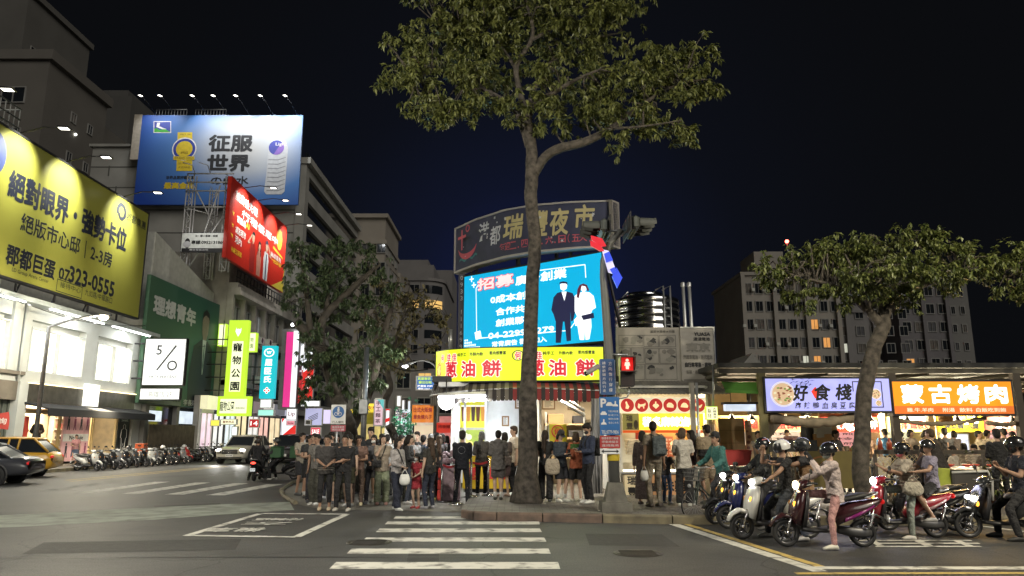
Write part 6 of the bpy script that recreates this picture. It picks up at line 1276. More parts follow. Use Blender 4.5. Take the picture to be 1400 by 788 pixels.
for px0,px1,py0,py1,c,l in((953,968,578,628,(.05,.06,.1),'dark blue upright banner beside the stall pillar'),(968,977,580,625,(.5,.42,.4),'pale upright banner with figures next to the blue banner'),(1021,1030,575,625,(.5,.35,.25),'tan upright poster between the brown shutter and the olive post')):
 t=thing('upright_banner',l,'banner',at(px0,py1,20.6));fm,w,h=fsign(px0,py0,px1,py1,20.6);MB().prism(rect(0,0,w,h),fm,-.02,0).build('cloth',mat('banner_%d'%px0,c,.7),t);mb=MB()
 for k in range(6):flat(mb,circ(w*random.uniform(.3,.7),h*(.1+.15*k),w*random.uniform(.15,.3),8),fm,.006+.0005*k)
 mb.build('print',mat('banner_print_%d'%px0,(.45,.45,.42)if px0<960 else(.2,.1,.1),.7),t)
t=thing('pillar','pale steel pillar between the chicken stall and the next stall','pillar',at(945+4,690,19.3));xx=pxx(949,19.3);mb=MB();mb.box((xx-.09,19.25,ktop),(xx+.02,19.4,3.0));mb.build('column',mat('pillar_grey',(.3,.28,.24),.6),t);MB().tube([(xx+.08,19.25,ktop),(xx+.08,19.25,3.0)],.035,6).build('conduit',alu,t)
t=thing('pale_light_box','bluish white lit box under the roof by the green awning','light',at(1010,560,21));fm,w,h=fsign(992,553,1034,562,21);MB().prism(rect(0,0,w,h),fm,-.2,0).build('panel',emis('blue_white_box',(.75,.85,1),.9,var=.5,scale=5),t);MB().prism(rect(-.05,h,w+.05,h+.06),fm,-.25,.02).build('casing',dsteel,t)
FY=16.9
def fence_run(label,px0,px1,mesh=True,ytop=614):
 t=thing('railing',label,'railing',(pxx(px0,FY),FY,ktop));x0,x1=pxx(px0,FY),pxx(px1,FY);z1=1.34
 mb=MB();mb.box((x0,FY-.03,z1-.09),(x1,FY+.03,z1));mb.build('top_rail',dark_post,t)
 mb=MB();mb.box((x0,FY-.02,.28),(x1,FY+.02,.34));mb.build('bottom_rail',dark_post,t)
 n=max(1,round((x1-x0)/1.6))
 for i in range(n+1):x=x0+(x1-x0)*i/n;m2=MB();m2.box((x-.03,FY-.028,ktop),(x+.03,FY+.028,z1-.092));m2.build('post',dark_post,t)
 if mesh:
  m2=MB();s=.11;nx=int((x1-x0)/s)
  for i in range(-9,nx):
   for sg in(1,-1):
    a0=x0+i*s;zA,zB=.36,1.24;L=zB-zA
    xa,xb=(a0,a0+L)if sg==1 else(a0+L,a0)
    ta,tb=0.0,1.0
    lo_,hi_=(x0,x1)
    def clip(xa,xb):
     t0,t1=0.0,1.0
     for lim,s_ in((x0,1),(x1,-1)):
      d0,d1=(xa-lim)*s_,(xb-lim)*s_
      if d0<0 and d1<0:return None
      if d0<0:t0=max(t0,d0/(d0-d1))
      if d1<0:t1=min(t1,d0/(d0-d1))
     return(t0,t1)if t0<t1 else None
    c=clip(xa,xb)
    if c:m2.tube([(xa+(xb-xa)*q,FY+.012*sg,zA+L*q)for q in c],.007,3,smooth=False,caps=False)
  m2.build('wire_mesh',mat('fence_wire',(.5,.42,.22),.5,.4),t)
fence_run('dark railing with yellowish chain link mesh past the thick tree trunk',1190,1250)
fence_run('plain dark railing in front of the dining tables',1252,1420,False)
t=thing('banner_board','black panel and yellow-green cloth with a round emblem on the fence behind the riders','banner',(pxx(1085,17),17,ktop));fm,w,h=fsign(1052,602,1118,618,FY);MB().prism(rect(0,0,w,h),fm,-.03,0).build('black_panel',mat('matt_black',(.015,.015,.013),.7),t)
fm,w,h=fsign(1105,617,1172,668,FY-.02);MB().prism(rect(0,0,w,h),fm,-.03,0).build('cloth',mat('olive_cloth',(.11,.085,.02),.7),t)
mb=MB();mb.loft([[fm(w*.33+r_*1.5*math.cos(q),h*.62+r_*math.sin(q),.006)for r_ in(.17,.2)]for q in[i*math.pi/12 for i in range(25)]],caps=False,closed=False);add_text(mb,'BAR',fm,w*.33,h*.62,w=.36,h=.14,bold=.03,d=.008);mb.build('emblem',mat('emblem_brown',(.25,.09,.02),.6),t)
for q in(1052,1172):MB().box((pxx(q,FY),FY-.02,ktop),(pxx(q+4,FY),FY+.03,1.3)).build('post',dark_post,t)
for k,(px,py,sx,sy,sz,l)in enumerate(((1122,606,.5,.4,.5,'brown cardboard carton stacked behind the helmets'),(1122,590,.45,.4,.35,'glass topped steel box on the brown carton'),(1133,600,.4,.3,.7,'tall tan board standing next to the cartons'),(1104,596,.25,.25,.6,'black upright box beside the cartons'))):
 p=at(px,py,21.0);mb=MB();mb.bbox(p,(sx,sy,sz),.1*k,bev=.012);mb.bbox(p+Vector((0,-sy/2-.004,.02)),(sx*.9,.004,.03),.1*k)
 tag(mb.build('carton',mat('carton_%d'%k,((.40,.26,.12),(.4,.42,.40),(.42,.28,.13),(.03,.03,.03))[k],.6)),l,'box')
t=thing('work_table','steel work table heaped with pink wrapped goods behind the riders','table',at(1085,640,21.2));x0,x1=pxx(1058,21.2),pxx(1140,21.2)
MB().box((x0,20.8,1.3),(x1,21.5,1.35)).build('table_top',alu,t)
for xx in(x0+.05,x1-.05):
 for yy in(20.85,21.45):MB().box((xx-.025,yy-.025,ktop),(xx+.025,yy+.025,1.3)).build('leg',alu,t)
mb=MB()
for k in range(40):mb.bbox((random.uniform(x0+.1,x0+1.1),random.uniform(20.9,21.3),1.4+random.uniform(0,.2)),(.22,.16,.09),random.random(),bev=.02)
tag(mb.build('goods_heap',mat('pink_wrap',(.6,.35,.32),.5,var=.3,scale=9)),'heap of pink wrapped packs on the steel work table','goods')
# trees
def leaf_mat(name,lo,hi,rough=.42):
 m=mat(name,lo,rough,island=True,col2=hi,spec=.5);b=m.node_tree.nodes['Principled BSDF']
 return m
bark=mat('grey_bark',(.03,.026,.022),.9,col2=(.13,.112,.092),scale=9,bump=1.0,detail=12);bark_d=mat('dark_bark',(.05,.042,.035),.9,col2=(.11,.095,.075),scale=5,bump=.9)
def leaves_obj(name,C,droop,n,L,W,material,parent,seed,spread=.55):
 r=np.random.default_rng(seed);C=np.asarray(C);k=len(C)
 base=np.repeat(C,n,0)+r.normal(0,.02,(k*n,3))
 ang=np.tile(np.arange(n)*2*math.pi/n,k)+np.repeat(r.uniform(0,6.28,k),n)+r.normal(0,.25,k*n)
 el=-r.uniform(droop-.5,droop+.5,k*n)
 d=np.stack([np.cos(ang)*np.cos(el),np.sin(ang)*np.cos(el),np.sin(el)],1)
 tilt=np.repeat(r.normal(0,.35,(k,3)),n,0);d=d+tilt;d/=np.linalg.norm(d,axis=1,keepdims=True)
 side=np.cross(d,np.array([0,0,1.0]));side/=(np.linalg.norm(side,axis=1,keepdims=True)+1e-9);up=np.cross(side,d)
 l=(L*r.uniform(.65,1.25,k*n))[:,None];w=(W*r.uniform(.7,1.2,k*n))[:,None]
 roll=r.normal(0,.5,(k*n,1));s2=side*np.cos(roll)+up*np.sin(roll);u2=up*np.cos(roll)-side*np.sin(roll)
 mid=base+d*l*.5;V=np.stack([base,mid+s2*w+u2*w*.35,base+d*l-u2*l*.12,mid-s2*w+u2*w*.35],1).reshape(-1,3)
 M=wmat(parent).inverted();V=V-np.array(M.inverted().translation)
 i=np.arange(k*n)*4;T=np.stack([np.stack([i,i+1,i+2],1),np.stack([i,i+2,i+3],1)],1).reshape(-1,3)
 me=bpy.data.meshes.new(name);me.vertices.add(len(V));me.vertices.foreach_set('co',V.astype(np.float32).ravel())
 me.loops.add(T.size);me.loops.foreach_set('vertex_index',T.astype(np.int32).ravel());me.polygons.add(len(T));me.polygons.foreach_set('loop_start',(np.arange(len(T))*3).astype(np.int32))
 me.update(calc_edges=True);me.validate();me.materials.append(material)
 o=bpy.data.objects.new(name,me);COL.objects.link(o);o.parent=parent;return o
def curve_pts(pts,n=5):
 """smooth path through the points"""
 P=[Vector(p)for p in pts];out=[]
 for i in range(len(P)-1):
  a,b,c,d=P[max(i-1,0)],P[i],P[i+1],P[min(i+2,len(P)-1)]
  for k in range(n):t=k/n;out.append(.5*((2*b)+(c-a)*t+(2*a-5*b+4*c-d)*t*t+(3*b-a-3*c+d)*t**3))
 out.append(P[-1]);return out
def tree(name,label,base,trunk,limbs,blobs,Y,n_whorl,leaf,droop,lm,bm,group=None,seed=1,flare=1.0,per=7,twigs=120,yjit=1.2,shell=.55):
 """trunk and limbs: lists of (px, py, dY, radius in m); blobs: (px, py, rx px, ry px, dY)"""
 t=thing(name,label,'tree',base,0,group);r=random.Random(seed)
 def P(px,py,dY=0):return at(px,py,Y+dY)
 mb=MB()
 tp=curve_pts([P(a,b,c)if b<10000 else Vector(base)for a,b,c,_ in trunk]);tr=[q for*_,q in trunk];rad=[]
 for i in range(len(trunk)-1):rad+=[tr[i]+(tr[i+1]-tr[i])*k/5 for k in range(5)]
 rad.append(tr[-1]);seg=16;rings=[]
 for i,p in enumerate(tp):
  dd=(tp[min(i+1,len(tp)-1)]-tp[max(i-1,0)]).normalized();u=dd.cross(VY).normalized();w=dd.cross(u)
  f=max(0,1-(p.z-base[2])/1.1)
  rings.append([p+(u*math.cos(q)+w*math.sin(q))*rad[i]*(1+flare*f*f*(.55+.45*math.cos(q*5+1))+.05*math.sin(q*3+i*.7)+.04*math.sin(i*1.9+q))for q in[2*math.pi*k/seg for k in range(seg)]])
 mb.loft(rings,smooth=True);mb.build('trunk',bm,t)
 ends=[]
 for lb in limbs:
  lp_=curve_pts([P(a,b,c)for a,b,c,_ in lb],4);rr=[]
  for i in range(len(lb)-1):rr+=[lb[i][3]+(lb[i+1][3]-lb[i][3])*k/4 for k in range(4)]
  rr.append(lb[-1][3]);m2=MB();m2.tube(lp_,rr,9);m2.build('limb',bm,t);ends+=lp_[len(lp_)//3:]
 tot=sum(b[2]*b[3]for b in blobs);C=[]
 for(px,py,rx,ry,dY)in blobs:
  c=P(px,py,dY);s=(Y+dY)/FPX;k=max(6,int(n_whorl*rx*ry/tot));R3=(rx*s,max(rx*s*.8,.5)*yjit*.8,ry*s)
  sub=[Vector((r.gauss(0,1),r.gauss(0,1),r.gauss(0,1))).normalized()for _ in range(max(4,k//13))]
  for i in range(k):
   q=r.choice(sub)if r.random()<.8 else Vector((r.gauss(0,1),r.gauss(0,1),r.gauss(0,1))).normalized()
   q=(q+Vector((r.gauss(0,1),r.gauss(0,1),r.gauss(0,1)))*.17);rad_=(shell+(1-shell)*r.random()**.5)
   C.append(c+Vector((q.x*R3[0]*rad_,q.y*R3[1]*rad_,q.z*R3[2]*rad_)))
 m2=MB()
 for i in range(twigs):
  c=r.choice(C);e=min(ends or tp[-3:],key=lambda p:(p-c).length);
  m=e.lerp(c,.5)+Vector((r.uniform(-.2,.2),r.uniform(-.2,.2),r.uniform(-.05,.25)))
  m2.tube([e,m,c],[.03,.018,.007],4)
 if twigs:m2.build('twigs',bm,t)
 leaves_obj('crown',C,droop,per,leaf[0],leaf[1],lm,t,seed)
 return t
lm1=leaf_mat('olive_leaf',(.06,.075,.02),(.19,.205,.06));lm2=leaf_mat('grey_green_leaf',(.035,.062,.028),(.11,.15,.065));lm3=leaf_mat('dry_leaf',(.10,.09,.035),(.26,.22,.10));lm4=leaf_mat('bright_leaf',(.05,.072,.016),(.15,.17,.05))
b0=Vector((pxx(720,17.5),17.5,ktop));Y=17.5
tree('street_tree','tall wide-crowned tree with a flared trunk at the kerb before the pancake shop',b0,[(720,20000,0,.31),(721,640,0,.235),(722,560,0,.21),(724,480,0,.175),(728,390,0,.16),(731,330,0,.155),(726,270,0,.155),(727,235,0,.165),(727,205,0,.14),(721,170,0,.13),(722,140,.2,.10)],[[(730,238,0,.13),(745,215,-.1,.12),(765,203,-.2,.12),(800,194,-.3,.11),(835,176,-.4,.09),(870,150,-.4,.07),(905,125,-.3,.045),(935,112,-.3,.02)],[(724,200,0,.12),(714,170,.1,.10),(703,150,.2,.085),(675,130,.2,.07),(640,112,.1,.055),(600,98,0,.04),(565,110,-.2,.02)],[(722,160,0,.1),(735,140,-.3,.075),(760,125,-.5,.06),(790,108,-.8,.04),(820,95,-1,.02)],[(722,165,0,.1),(712,130,.3,.08),(706,90,.4,.07),(728,50,.4,.055),(720,5,.3,.04),(700,-40,.3,.02)],[(706,95,.4,.05),(680,60,.6,.04),(640,40,.6,.03),(600,35,.6,.015)],[(728,55,.4,.05),(770,30,.4,.04),(820,0,.4,.03),(860,-20,.3,.015)],[(838,175,-.4,.05),(860,175,-.8,.035),(900,170,-1,.02),(930,165,-1,.01)],[(722,145,.2,.07),(742,100,.9,.05),(780,60,1.2,.035),(850,45,1.3,.02)]],[(552,62,38,42,.2),(560,110,44,36,-.3),(605,60,55,50,.5),(610,118,55,42,-.2),(655,45,60,55,.9),(592,158,40,24,-.2),(660,130,45,40,.2),(690,85,55,45,.8),(640,20,60,30,.3),(730,40,60,50,1.0),(700,-10,90,40,.3),(790,20,60,35,.3),(745,120,42,36,-.8),(790,95,48,44,.8),(780,150,45,34,.2),(832,30,50,34,.2),(835,130,48,40,-.4),(880,80,50,38,.2),(885,130,55,42,-.5),(930,100,48,44,.1),(955,80,30,36,.3),(960,120,26,30,.1),(905,165,38,26,-.6),(935,180,26,18,-.6),(840,190,18,22,-.4),(838,165,30,26,.4),(735,175,16,26,.2),(700,150,26,22,-.3),(720,-70,180,50,.2),(860,-30,80,50,.2),(590,-20,70,40,.3)],Y,4300,(.19,.034),.75,lm1,bark,seed=4,flare=.38,per=8,twigs=260,shell=.35)
tree('street_tree','leaning dark tree with drooping leaves behind the waiting crowd',gnd(487,632),[(486,20000,0,.32),(478,590,0,.28),(462,545,0,.26),(447,500,0,.24),(425,465,0,.2),(405,440,0,.15)],[[(478,590,0,.22),(500,545,.3,.2),(512,510,.4,.17),(522,470,.5,.14),(535,420,.5,.1),(545,380,.4,.05)],[(440,490,0,.2),(440,440,.2,.16),(468,408,.2,.14),(500,378,.1,.1),(520,362,0,.04)],[(425,465,0,.14),(420,410,.2,.1),(415,370,.2,.06),(408,340,.2,.03)],[(445,430,.2,.1),(450,390,.4,.07),(455,350,.4,.03)],[(505,545,.3,.1),(480,500,-.3,.07),(455,480,-.4,.03)]],[(412,345,26,24,.2),(445,345,38,24,.2),(485,345,38,24,.1),(520,362,26,22,0),(405,375,20,22,-.2),(425,390,34,26,-.3),(470,385,40,28,.5),(515,395,28,26,.4),(405,410,22,18,.2),(440,425,30,22,.6),(485,425,36,26,.5),(440,475,36,30,-.6),(485,490,40,32,-.6),(455,515,34,24,-.5),(500,520,26,26,-.3),(420,450,20,20,-.2),(520,460,26,30,.3),(480,545,22,20,-.3),(425,535,18,16,-.2),(537,480,16,24,.3)],27.5,1250,(.22,.034),1.05,lm2,bark_d,seed=9,flare=.3,per=8,twigs=90,shell=.35)
tree('street_tree','thin nearly bare tree with dry leaves and a twisted trunk behind the orange cloth sign',gnd(540,622),[(542,20000,0,.2),(540,600,0,.17),(528,575,0,.16),(526,550,0,.15),(534,530,0,.13),(530,505,0,.12),(540,470,0,.08),(548,440,0,.05)],[[(530,505,0,.09),(520,470,0,.06),(515,430,0,.03),(520,400,0,.015)],[(534,490,0,.08),(560,455,0,.05),(585,430,.2,.03),(600,405,.2,.015)],[(545,450,0,.05),(555,420,0,.03),(560,390,0,.012)],[(533,500,0,.06),(565,480,-.2,.04),(600,470,-.2,.015)],[(530,515,0,.05),(510,500,.2,.03),(498,480,.2,.012)],[(548,440,0,.04),(570,410,.2,.02),(575,385,.2,.01)]],[(515,440,24,34,0),(545,420,26,36,0),(575,420,26,34,.2),(598,440,18,30,.2),(560,465,30,26,0),(530,480,24,24,-.2),(598,475,16,18,0),(505,500,18,18,.2),(550,500,24,16,0),(520,395,14,18,0)],33,620,(.20,.045),.9,lm3,bark_d,seed=13,flare=.3,per=4,twigs=150,shell=.2)
b1=Vector((pxx(1176,15.5),15.5,ktop))
tree('street_tree','smooth trunked umbrella tree with a wide flat crown above the waiting scooters',b1,[(1176,20000,0,.19),(1177,640,0,.165),(1179,590,0,.16),(1183,530,0,.155),(1194,480,0,.15),(1207,448,0,.14),(1208,432,0,.13)],[[(1206,445,0,.12),(1190,428,0,.10),(1168,408,-.1,.08),(1140,392,-.2,.055),(1105,382,-.2,.03),(1070,372,-.2,.015)],[(1208,438,0,.11),(1218,418,.1,.09),(1245,400,.2,.07),(1275,385,.2,.05),(1310,372,.1,.02)],[(1206,432,0,.08),(1200,400,.4,.06),(1205,370,.6,.04),(1220,340,.6,.02)],[(1190,426,0,.06),(1180,395,-.5,.045),(1165,365,-.7,.02)]],[(1048,372,20,20,0),(1072,368,28,26,0),(1100,360,36,30,.2),(1090,395,26,14,-.3),(1130,352,40,28,.2),(1165,345,40,28,.3),(1205,335,46,26,.2),(1250,332,44,26,.2),(1290,342,36,28,.2),(1310,360,24,22,0),(1140,390,36,20,-.5),(1190,375,44,26,-.7),(1240,370,44,26,-.6),(1285,378,32,20,-.4),(1215,400,36,16,-.2),(1165,412,20,12,-.3),(1308,392,14,12,-.2),(1098,420,10,12,-.2),(1230,412,26,14,.2),(1330,352,22,22,.2)],15.5,1750,(.13,.027),.8,lm4,bark,seed=17,flare=.25,per=7,twigs=130,shell=.3)
tree('street_tree','yellow-green tree crown reaching in at the picture edge over the orange sign',Vector((pxx(1470,16),16,ktop)),[(1470,20000,0,.25),(1468,600,0,.2),(1462,500,0,.18),(1450,440,0,.13)],[[(1450,440,0,.1),(1420,405,0,.07),(1385,385,0,.03),(1350,370,0,.015)],[(1452,440,0,.1),(1470,390,0,.06),(1480,350,0,.03)]],[(1338,362,20,18,0),(1355,366,22,20,0),(1378,352,26,26,0),(1390,385,30,24,-.3),(1410,350,36,34,0),(1420,395,34,22,-.2),(1460,360,50,40,0),(1500,380,40,30,0)],15.9,700,(.13,.027),.8,lm4,bark,seed=23,flare=.2,per=7,twigs=40,shell=.3)
# people
BAKE=[]
def cloth(c,rough=.85):return mat('cloth_%02x%02x%02x'%tuple(int(max(0,min(1,x))*255)for x in c),c,rough,var=.28,scale=1.5,bump=.9,bd=.09)
SKIN=[mat('skin_a',(.42,.27,.19),.5,var=.08),mat('skin_b',(.34,.205,.14),.5,var=.08),mat('skin_c',(.50,.34,.255),.5,var=.08)]
eye_m=mat('eye_dark',(.02,.015,.012),.3);lip_m=mat('lip',(.25,.09,.08),.5)
def soft(mb,name,mats,parent,vox,extra=None,smooth=3):
 o=mb.build(name,mats,parent,local=True)
 m=o.modifiers.new('remesh','REMESH');m.mode='VOXEL';m.voxel_size=vox;m.use_smooth_shade=True
 k=o.modifiers.new('smooth','SMOOTH');k.factor=.5;k.iterations=smooth
 BAKE.append((o,extra));return o
def ik(a,c,l1,l2,pole):
 d=c-a;L=min(d.length,(l1+l2)*.998);u=d.normalized();c=a+u*L
 x=(l1*l1-l2*l2+L*L)/(2*L);h=math.sqrt(max(0,l1*l1-x*x));n=Vector(pole);n=n-u*n.dot(u);n.normalize()
 return a+u*x+n*h,c
ARMS={'down':((-.235,-.02,.86),(.235,-.02,.86)),'phone':((-.07,-.27,1.14),(.08,-.25,1.10)),'cross':((.10,-.20,1.13),(-.10,-.22,1.09)),'clasp':((-.05,-.24,1.03),(.05,-.22,1.0)),'pocket':((-.21,-.06,.93),(.21,-.06,.93)),'face':((-.05,-.20,1.42),(.2,-.12,1.0)),'hold':((-.12,-.28,1.08),(.235,-.02,.86)),'holdl':((-.235,-.02,.86),(.12,-.28,1.08)),'hips':((-.17,-.04,1.0),(.17,-.04,1.0)),'bar':((-.29,-.30,1.04),(.29,-.30,1.04)),'eat':((-.12,-.3,.86),(.12,-.3,.84)),'reach':((-.15,-.42,1.10),(.15,-.42,1.06)),'wheel':((-.3,-.36,1.03),(.05,-.22,1.3))}
def person(label,loc,facing=0,h=1.68,sex='m',arms='down',legs='stand',lean=0,head=(0,0),top=((.02,.02,.02),'tee'),bottom=((.02,.02,.022),'pants'),shoes=(.5,.5,.48),hair='short',hairc=(.015,.012,.01),skin=0,mask=None,hat=None,build=1.0,vox=.017,group='people waiting at the kerb',pelvis=None,feet=None,hands=None,socks=None,cat='person',headpx=None):
 s=h/1.70;f=sex=='f';ly=Vector((0,1,0))
 lean=R(lean);T=Vector((0,-math.sin(lean),math.cos(lean)));B=Vector((0,-math.cos(lean),-math.sin(lean)))
 if pelvis is None:pelvis=Vector((0,0,.93))if legs!='sit' else Vector((0,.05,.53))
 else:pelvis=Vector(pelvis)/s
 sw=(.150 if f else .172)*build;hw=.085
 neck=pelvis+T*.50;sh=[pelvis+T*.452+VX*(-sw),pelvis+T*.452+VX*sw]
 hd=(hands or ARMS[arms]);hd=[Vector(p)/(s if hands else 1)for p in hd]
 if not hands and(lean or legs=='sit'):
  base=Vector((0,0,.93));hd=[pelvis+Vector((p.x,0,0))+T*(p.z-.93)+B*(-p.y)for p in hd]
 ft=feet and[Vector(p)/s for p in feet]
 if ft is None:
  ft={'stand':[(-.10,.01,.075),(.11,-.01,.075)],'wide':[(-.15,0,.075),(.16,-.03,.075)],'step':[(-.09,-.16,.075),(.10,.14,.085)],'close':[(-.07,0,.075),(.075,.01,.075)],'sit':[(-.12,-.40,.075),(.12,-.36,.075)]}[legs];ft=[Vector(p)for p in ft]
 el,wr,kn,an=[],[],[],[]
 for i,sg in((0,-1),(1,1)):
  e,w=ik(sh[i],hd[i],.275,.245,(sg*.55,.55,-.7));el.append(e);wr.append(w)
  hip=pelvis+Vector((sg*hw,0,-.03));k,a=ik(hip,ft[i],.425,.415,(sg*.15,-1,.1));kn.append(k);an.append(a)
 hc=neck+T*.05+Vector((0,-.012,.105));HM=Matrix.Rotation(R(head[0]),3,'Z')@Matrix.Rotation(R(head[1]),3,'X')
 H=lambda x,y,z:hc+HM@Vector((x,y,z))
 S=lambda p:Vector(p)*s
 mb=MB();D=MB()
 def E(c,r,M=None):mb.ell(S(c),[q*s for q in r],12,9,M=M)
 E(H(0,.008,.018),(.074,.092,.098),HM);E(H(0,-.028,-.045),(.056,.058,.066),HM);E(H(0,-.096,-.012),(.013,.018,.022),HM);E(H(0,-.05,.03),(.056,.042,.045),HM)
 for sg in(-1,1):E(H(sg*.076,.006,-.008),(.011,.022,.03),HM)
 mb.cap(S(neck-T*.04),S(hc-T*.03),.055*s*(.9 if f else 1),.05*s)
 mb.cap(S(pelvis-T*.02),S(pelvis+T*.38),.115*s,.115*s,12,flat=.75);mb.cap(S(sh[0]),S(sh[1]),.05*s,.05*s)
 for i,sg in((0,-1),(1,1)):
  mb.cap(S(sh[i]),S(el[i]),.047*s*build,.037*s);mb.cap(S(el[i]),S(wr[i]),.038*s,.026*s)
  d=(wr[i]-el[i]).normalized();side=d.cross(T).normalized()if abs(d.dot(T))<.95 else Vector((0,1,0));
  pn=d.cross(side).normalized();palm=wr[i]+d*.05
  mb.tube([S(wr[i]),S(wr[i]+d*.03),S(wr[i]+d*.085)],[.024*s,.036*s,.034*s],10,flat=.5)
  for q in range(4):
   o=side*(q-1.5)*.019;L_=(.062,.074,.070,.052)[q];cu=-pn*.012*(1 if True else 0)
   p0=wr[i]+d*.078+o;D.tube([S(p0),S(p0+d*L_*.55+cu*.6),S(p0+d*L_*.9+cu*2.0)],[.0088*s,.0082*s,.006*s],6)
  tside=side*(1 if sg<0 else-1)*(.03);p0=wr[i]+d*.03+tside*.8;D.tube([S(p0),S(p0+d*.03+tside*.7+pn*-.008),S(p0+d*.055+tside*.75-pn*.02)],[.0115*s,.010*s,.007*s],6)
  hip=pelvis+Vector((sg*hw,0,-.03));mb.cap(S(hip),S(kn[i]),.078*s,.052*s);mb.cap(S(kn[i]),S(an[i]),.05*s,.034*s)
  calf=kn[i].lerp(an[i],.3)+Vector((0,.014,0));mb.ell(S(calf),(.046*s,.05*s,.10*s));mb.cap(S(an[i]),S(an[i]+Vector((0,-.08,-.035))),.034*s,.028*s)
 for sg in(-1,1):
  D.ell(S(H(sg*.031,-.083,.012)),(.014*s,.008*s,.007*s),8,5,1);D.ell(S(H(sg*.032,-.088,.034)),(.019*s,.006*s,.0045*s),8,5,1)
 D.ell(S(H(0,-.086,-.052)),(.021*s,.007*s,.006*s),8,5,2)
 root=soft(mb,'person',[SKIN[skin],eye_m,lip_m],None,vox*.85*s/1.0,D)
 root.location=loc;root.rotation_euler=(0,0,R(facing));tag(root,label,cat,group)
 tc_,style=top;fit={'tee':1.06,'long':1.06,'hoodie':1.18,'jacket':1.11,'cardigan':1.15,'dress':1.04,'loose':1.16,'vest':1.05}.get(style,1.06)
 hem={'hoodie':-.20,'jacket':-.10,'cardigan':-.16,'dress':-.06,'loose':-.13}.get(style,-.07)
 mb=MB()
 def tr(t,rx,ry,yo=0):c=pelvis+T*t+B*yo;return[S(c+VX*rx*fit*build*math.cos(q)+B*ry*fit*math.sin(q))for q in[2*math.pi*k/16 for k in range(16)]]
 hipw,waist,chest=(.158,.130,.150)if f else(.155,.148,.172)
 mb.loft([tr(hem,hipw+.006,.118),tr(.02,hipw,.112),tr(.16,waist,.103),tr(.30,chest,.116+(.012 if f else 0),.012),tr(.40,chest*.98,.104),tr(.455,sw*.82,.085),tr(.492,.092,.074),tr(.512,.060,.060)])
 sl={'tee':.62,'loose':.85,'vest':0,'dress':.55}.get(style,1.0)
 for i in(0,1):
  mb.ell(S(sh[i]-T*.008),[.066*s*fit]*3)
  if sl==0:continue
  r0,r1=.062*fit,.058*fit*(1.1 if sl<1 else 1)
  if sl<1:mb.tube([S(sh[i]),S(sh[i].lerp(el[i],sl))],[r0*s,r1*s],12)
  else:mb.cap(S(sh[i]),S(el[i]),r0*s,.055*fit*s);mb.tube([S(el[i]),S(el[i].lerp(wr[i],.5)),S(el[i].lerp(wr[i],.97))],[.055*fit*s,.05*fit*s,.041*fit*s],12)
 if style=='hoodie':mb.ell(S(pelvis+T*.50-B*.07),[.12*s,.07*s,.06*s])
 if style=='dress':
  c0=pelvis;kz=.56 if True else 0
  mb.loft([tr(.08,hipw*.95,.105),tr(-.05,hipw*1.06,.125),tr(-.25,hipw*1.12,.14),tr(-.34,hipw*1.15,.145)])
 soft(mb,{'dress':'dress','hoodie':'hoodie','jacket':'jacket','cardigan':'cardigan'}.get(style,'shirt'),cloth(tc_),root,vox*s)
 bc,bs=bottom
 if bs:
  mb=MB()
  if bs in('skirt','longskirt'):
   L_=-.42 if bs=='skirt' else-.80;zs=[.06,-.04,L_*.5,L_];fl=1.15 if bs=='skirt' else 1.35
   mb.loft([tr(z,(hipw*.93 if k==0 else hipw*(1.02+(fl-1.02)*max(0,k-1)/2)),(.10 if k==0 else .118*(1+(fl-1)*max(0,k-1)/2)))for k,z in enumerate(zs)])
  else:
   w={'pants':1.0,'wide':1.38,'slim':.86,'shorts':1.16,'cropped':1.02}[bs]
   mb.ell(S(pelvis+Vector((0,0,-.015))),[hipw*s*.98,.118*s,.115*s]);
   for i,sg in((0,-1),(1,1)):
    hip=pelvis+Vector((sg*hw,0,-.03));r0=.090
    if bs=='shorts':mb.tube([S(hip+Vector((0,0,.02))),S(hip.lerp(kn[i],.5)),S(hip.lerp(kn[i],.86))],[r0*s*1.02,.088*s*w*.98,.085*s*w],14)
    else:
     mb.cap(S(hip),S(kn[i]),r0*s,.064*s*w);e=an[i]-(an[i]-kn[i]).normalized()*(.10 if bs=='cropped' else-.015)
     mb.tube([S(kn[i]),S(kn[i].lerp(e,.5)),S(e)],[.066*s*w,.060*s*w*(1.05 if bs=='wide' else 1),.052*s*w*(1.25 if bs=='wide' else 1)],14)
  soft(mb,{'skirt':'skirt','longskirt':'skirt','shorts':'shorts'}.get(bs,'trousers'),cloth(bc),root,vox*s)
 for i in(0,1):
  a=an[i];mb=MB();toe=Vector((.02*(1 if i else-1),-1,0)).normalized()
  prof=[(.055,.030,.052),(.035,.042,.072),(-.02,.043,.085),(-.09,.046,.066),(-.15,.042,.045),(-.185,.024,.03)]
  mb.loft([[S(a+toe*(-y_)+Vector((w_*math.cos(q),0,-.072+(0 if math.sin(q)<-.3 else hh*(.55+.45*math.sin(q))))))for q in[2*math.pi*k/10 for k in range(10)]]for y_,w_,hh in prof],smooth=True)
  mb.build('shoe',mat('shoe_%02x%02x%02x'%tuple(int(x*255)for x in shoes),shoes,.6),root,local=True)
  if socks:m2=MB();m2.tube([S(a+Vector((0,.005,-.02))),S(a.lerp(kn[i],.28))],[.038*s,.044*s],12);m2.build('sock',cloth(socks),root,local=True)
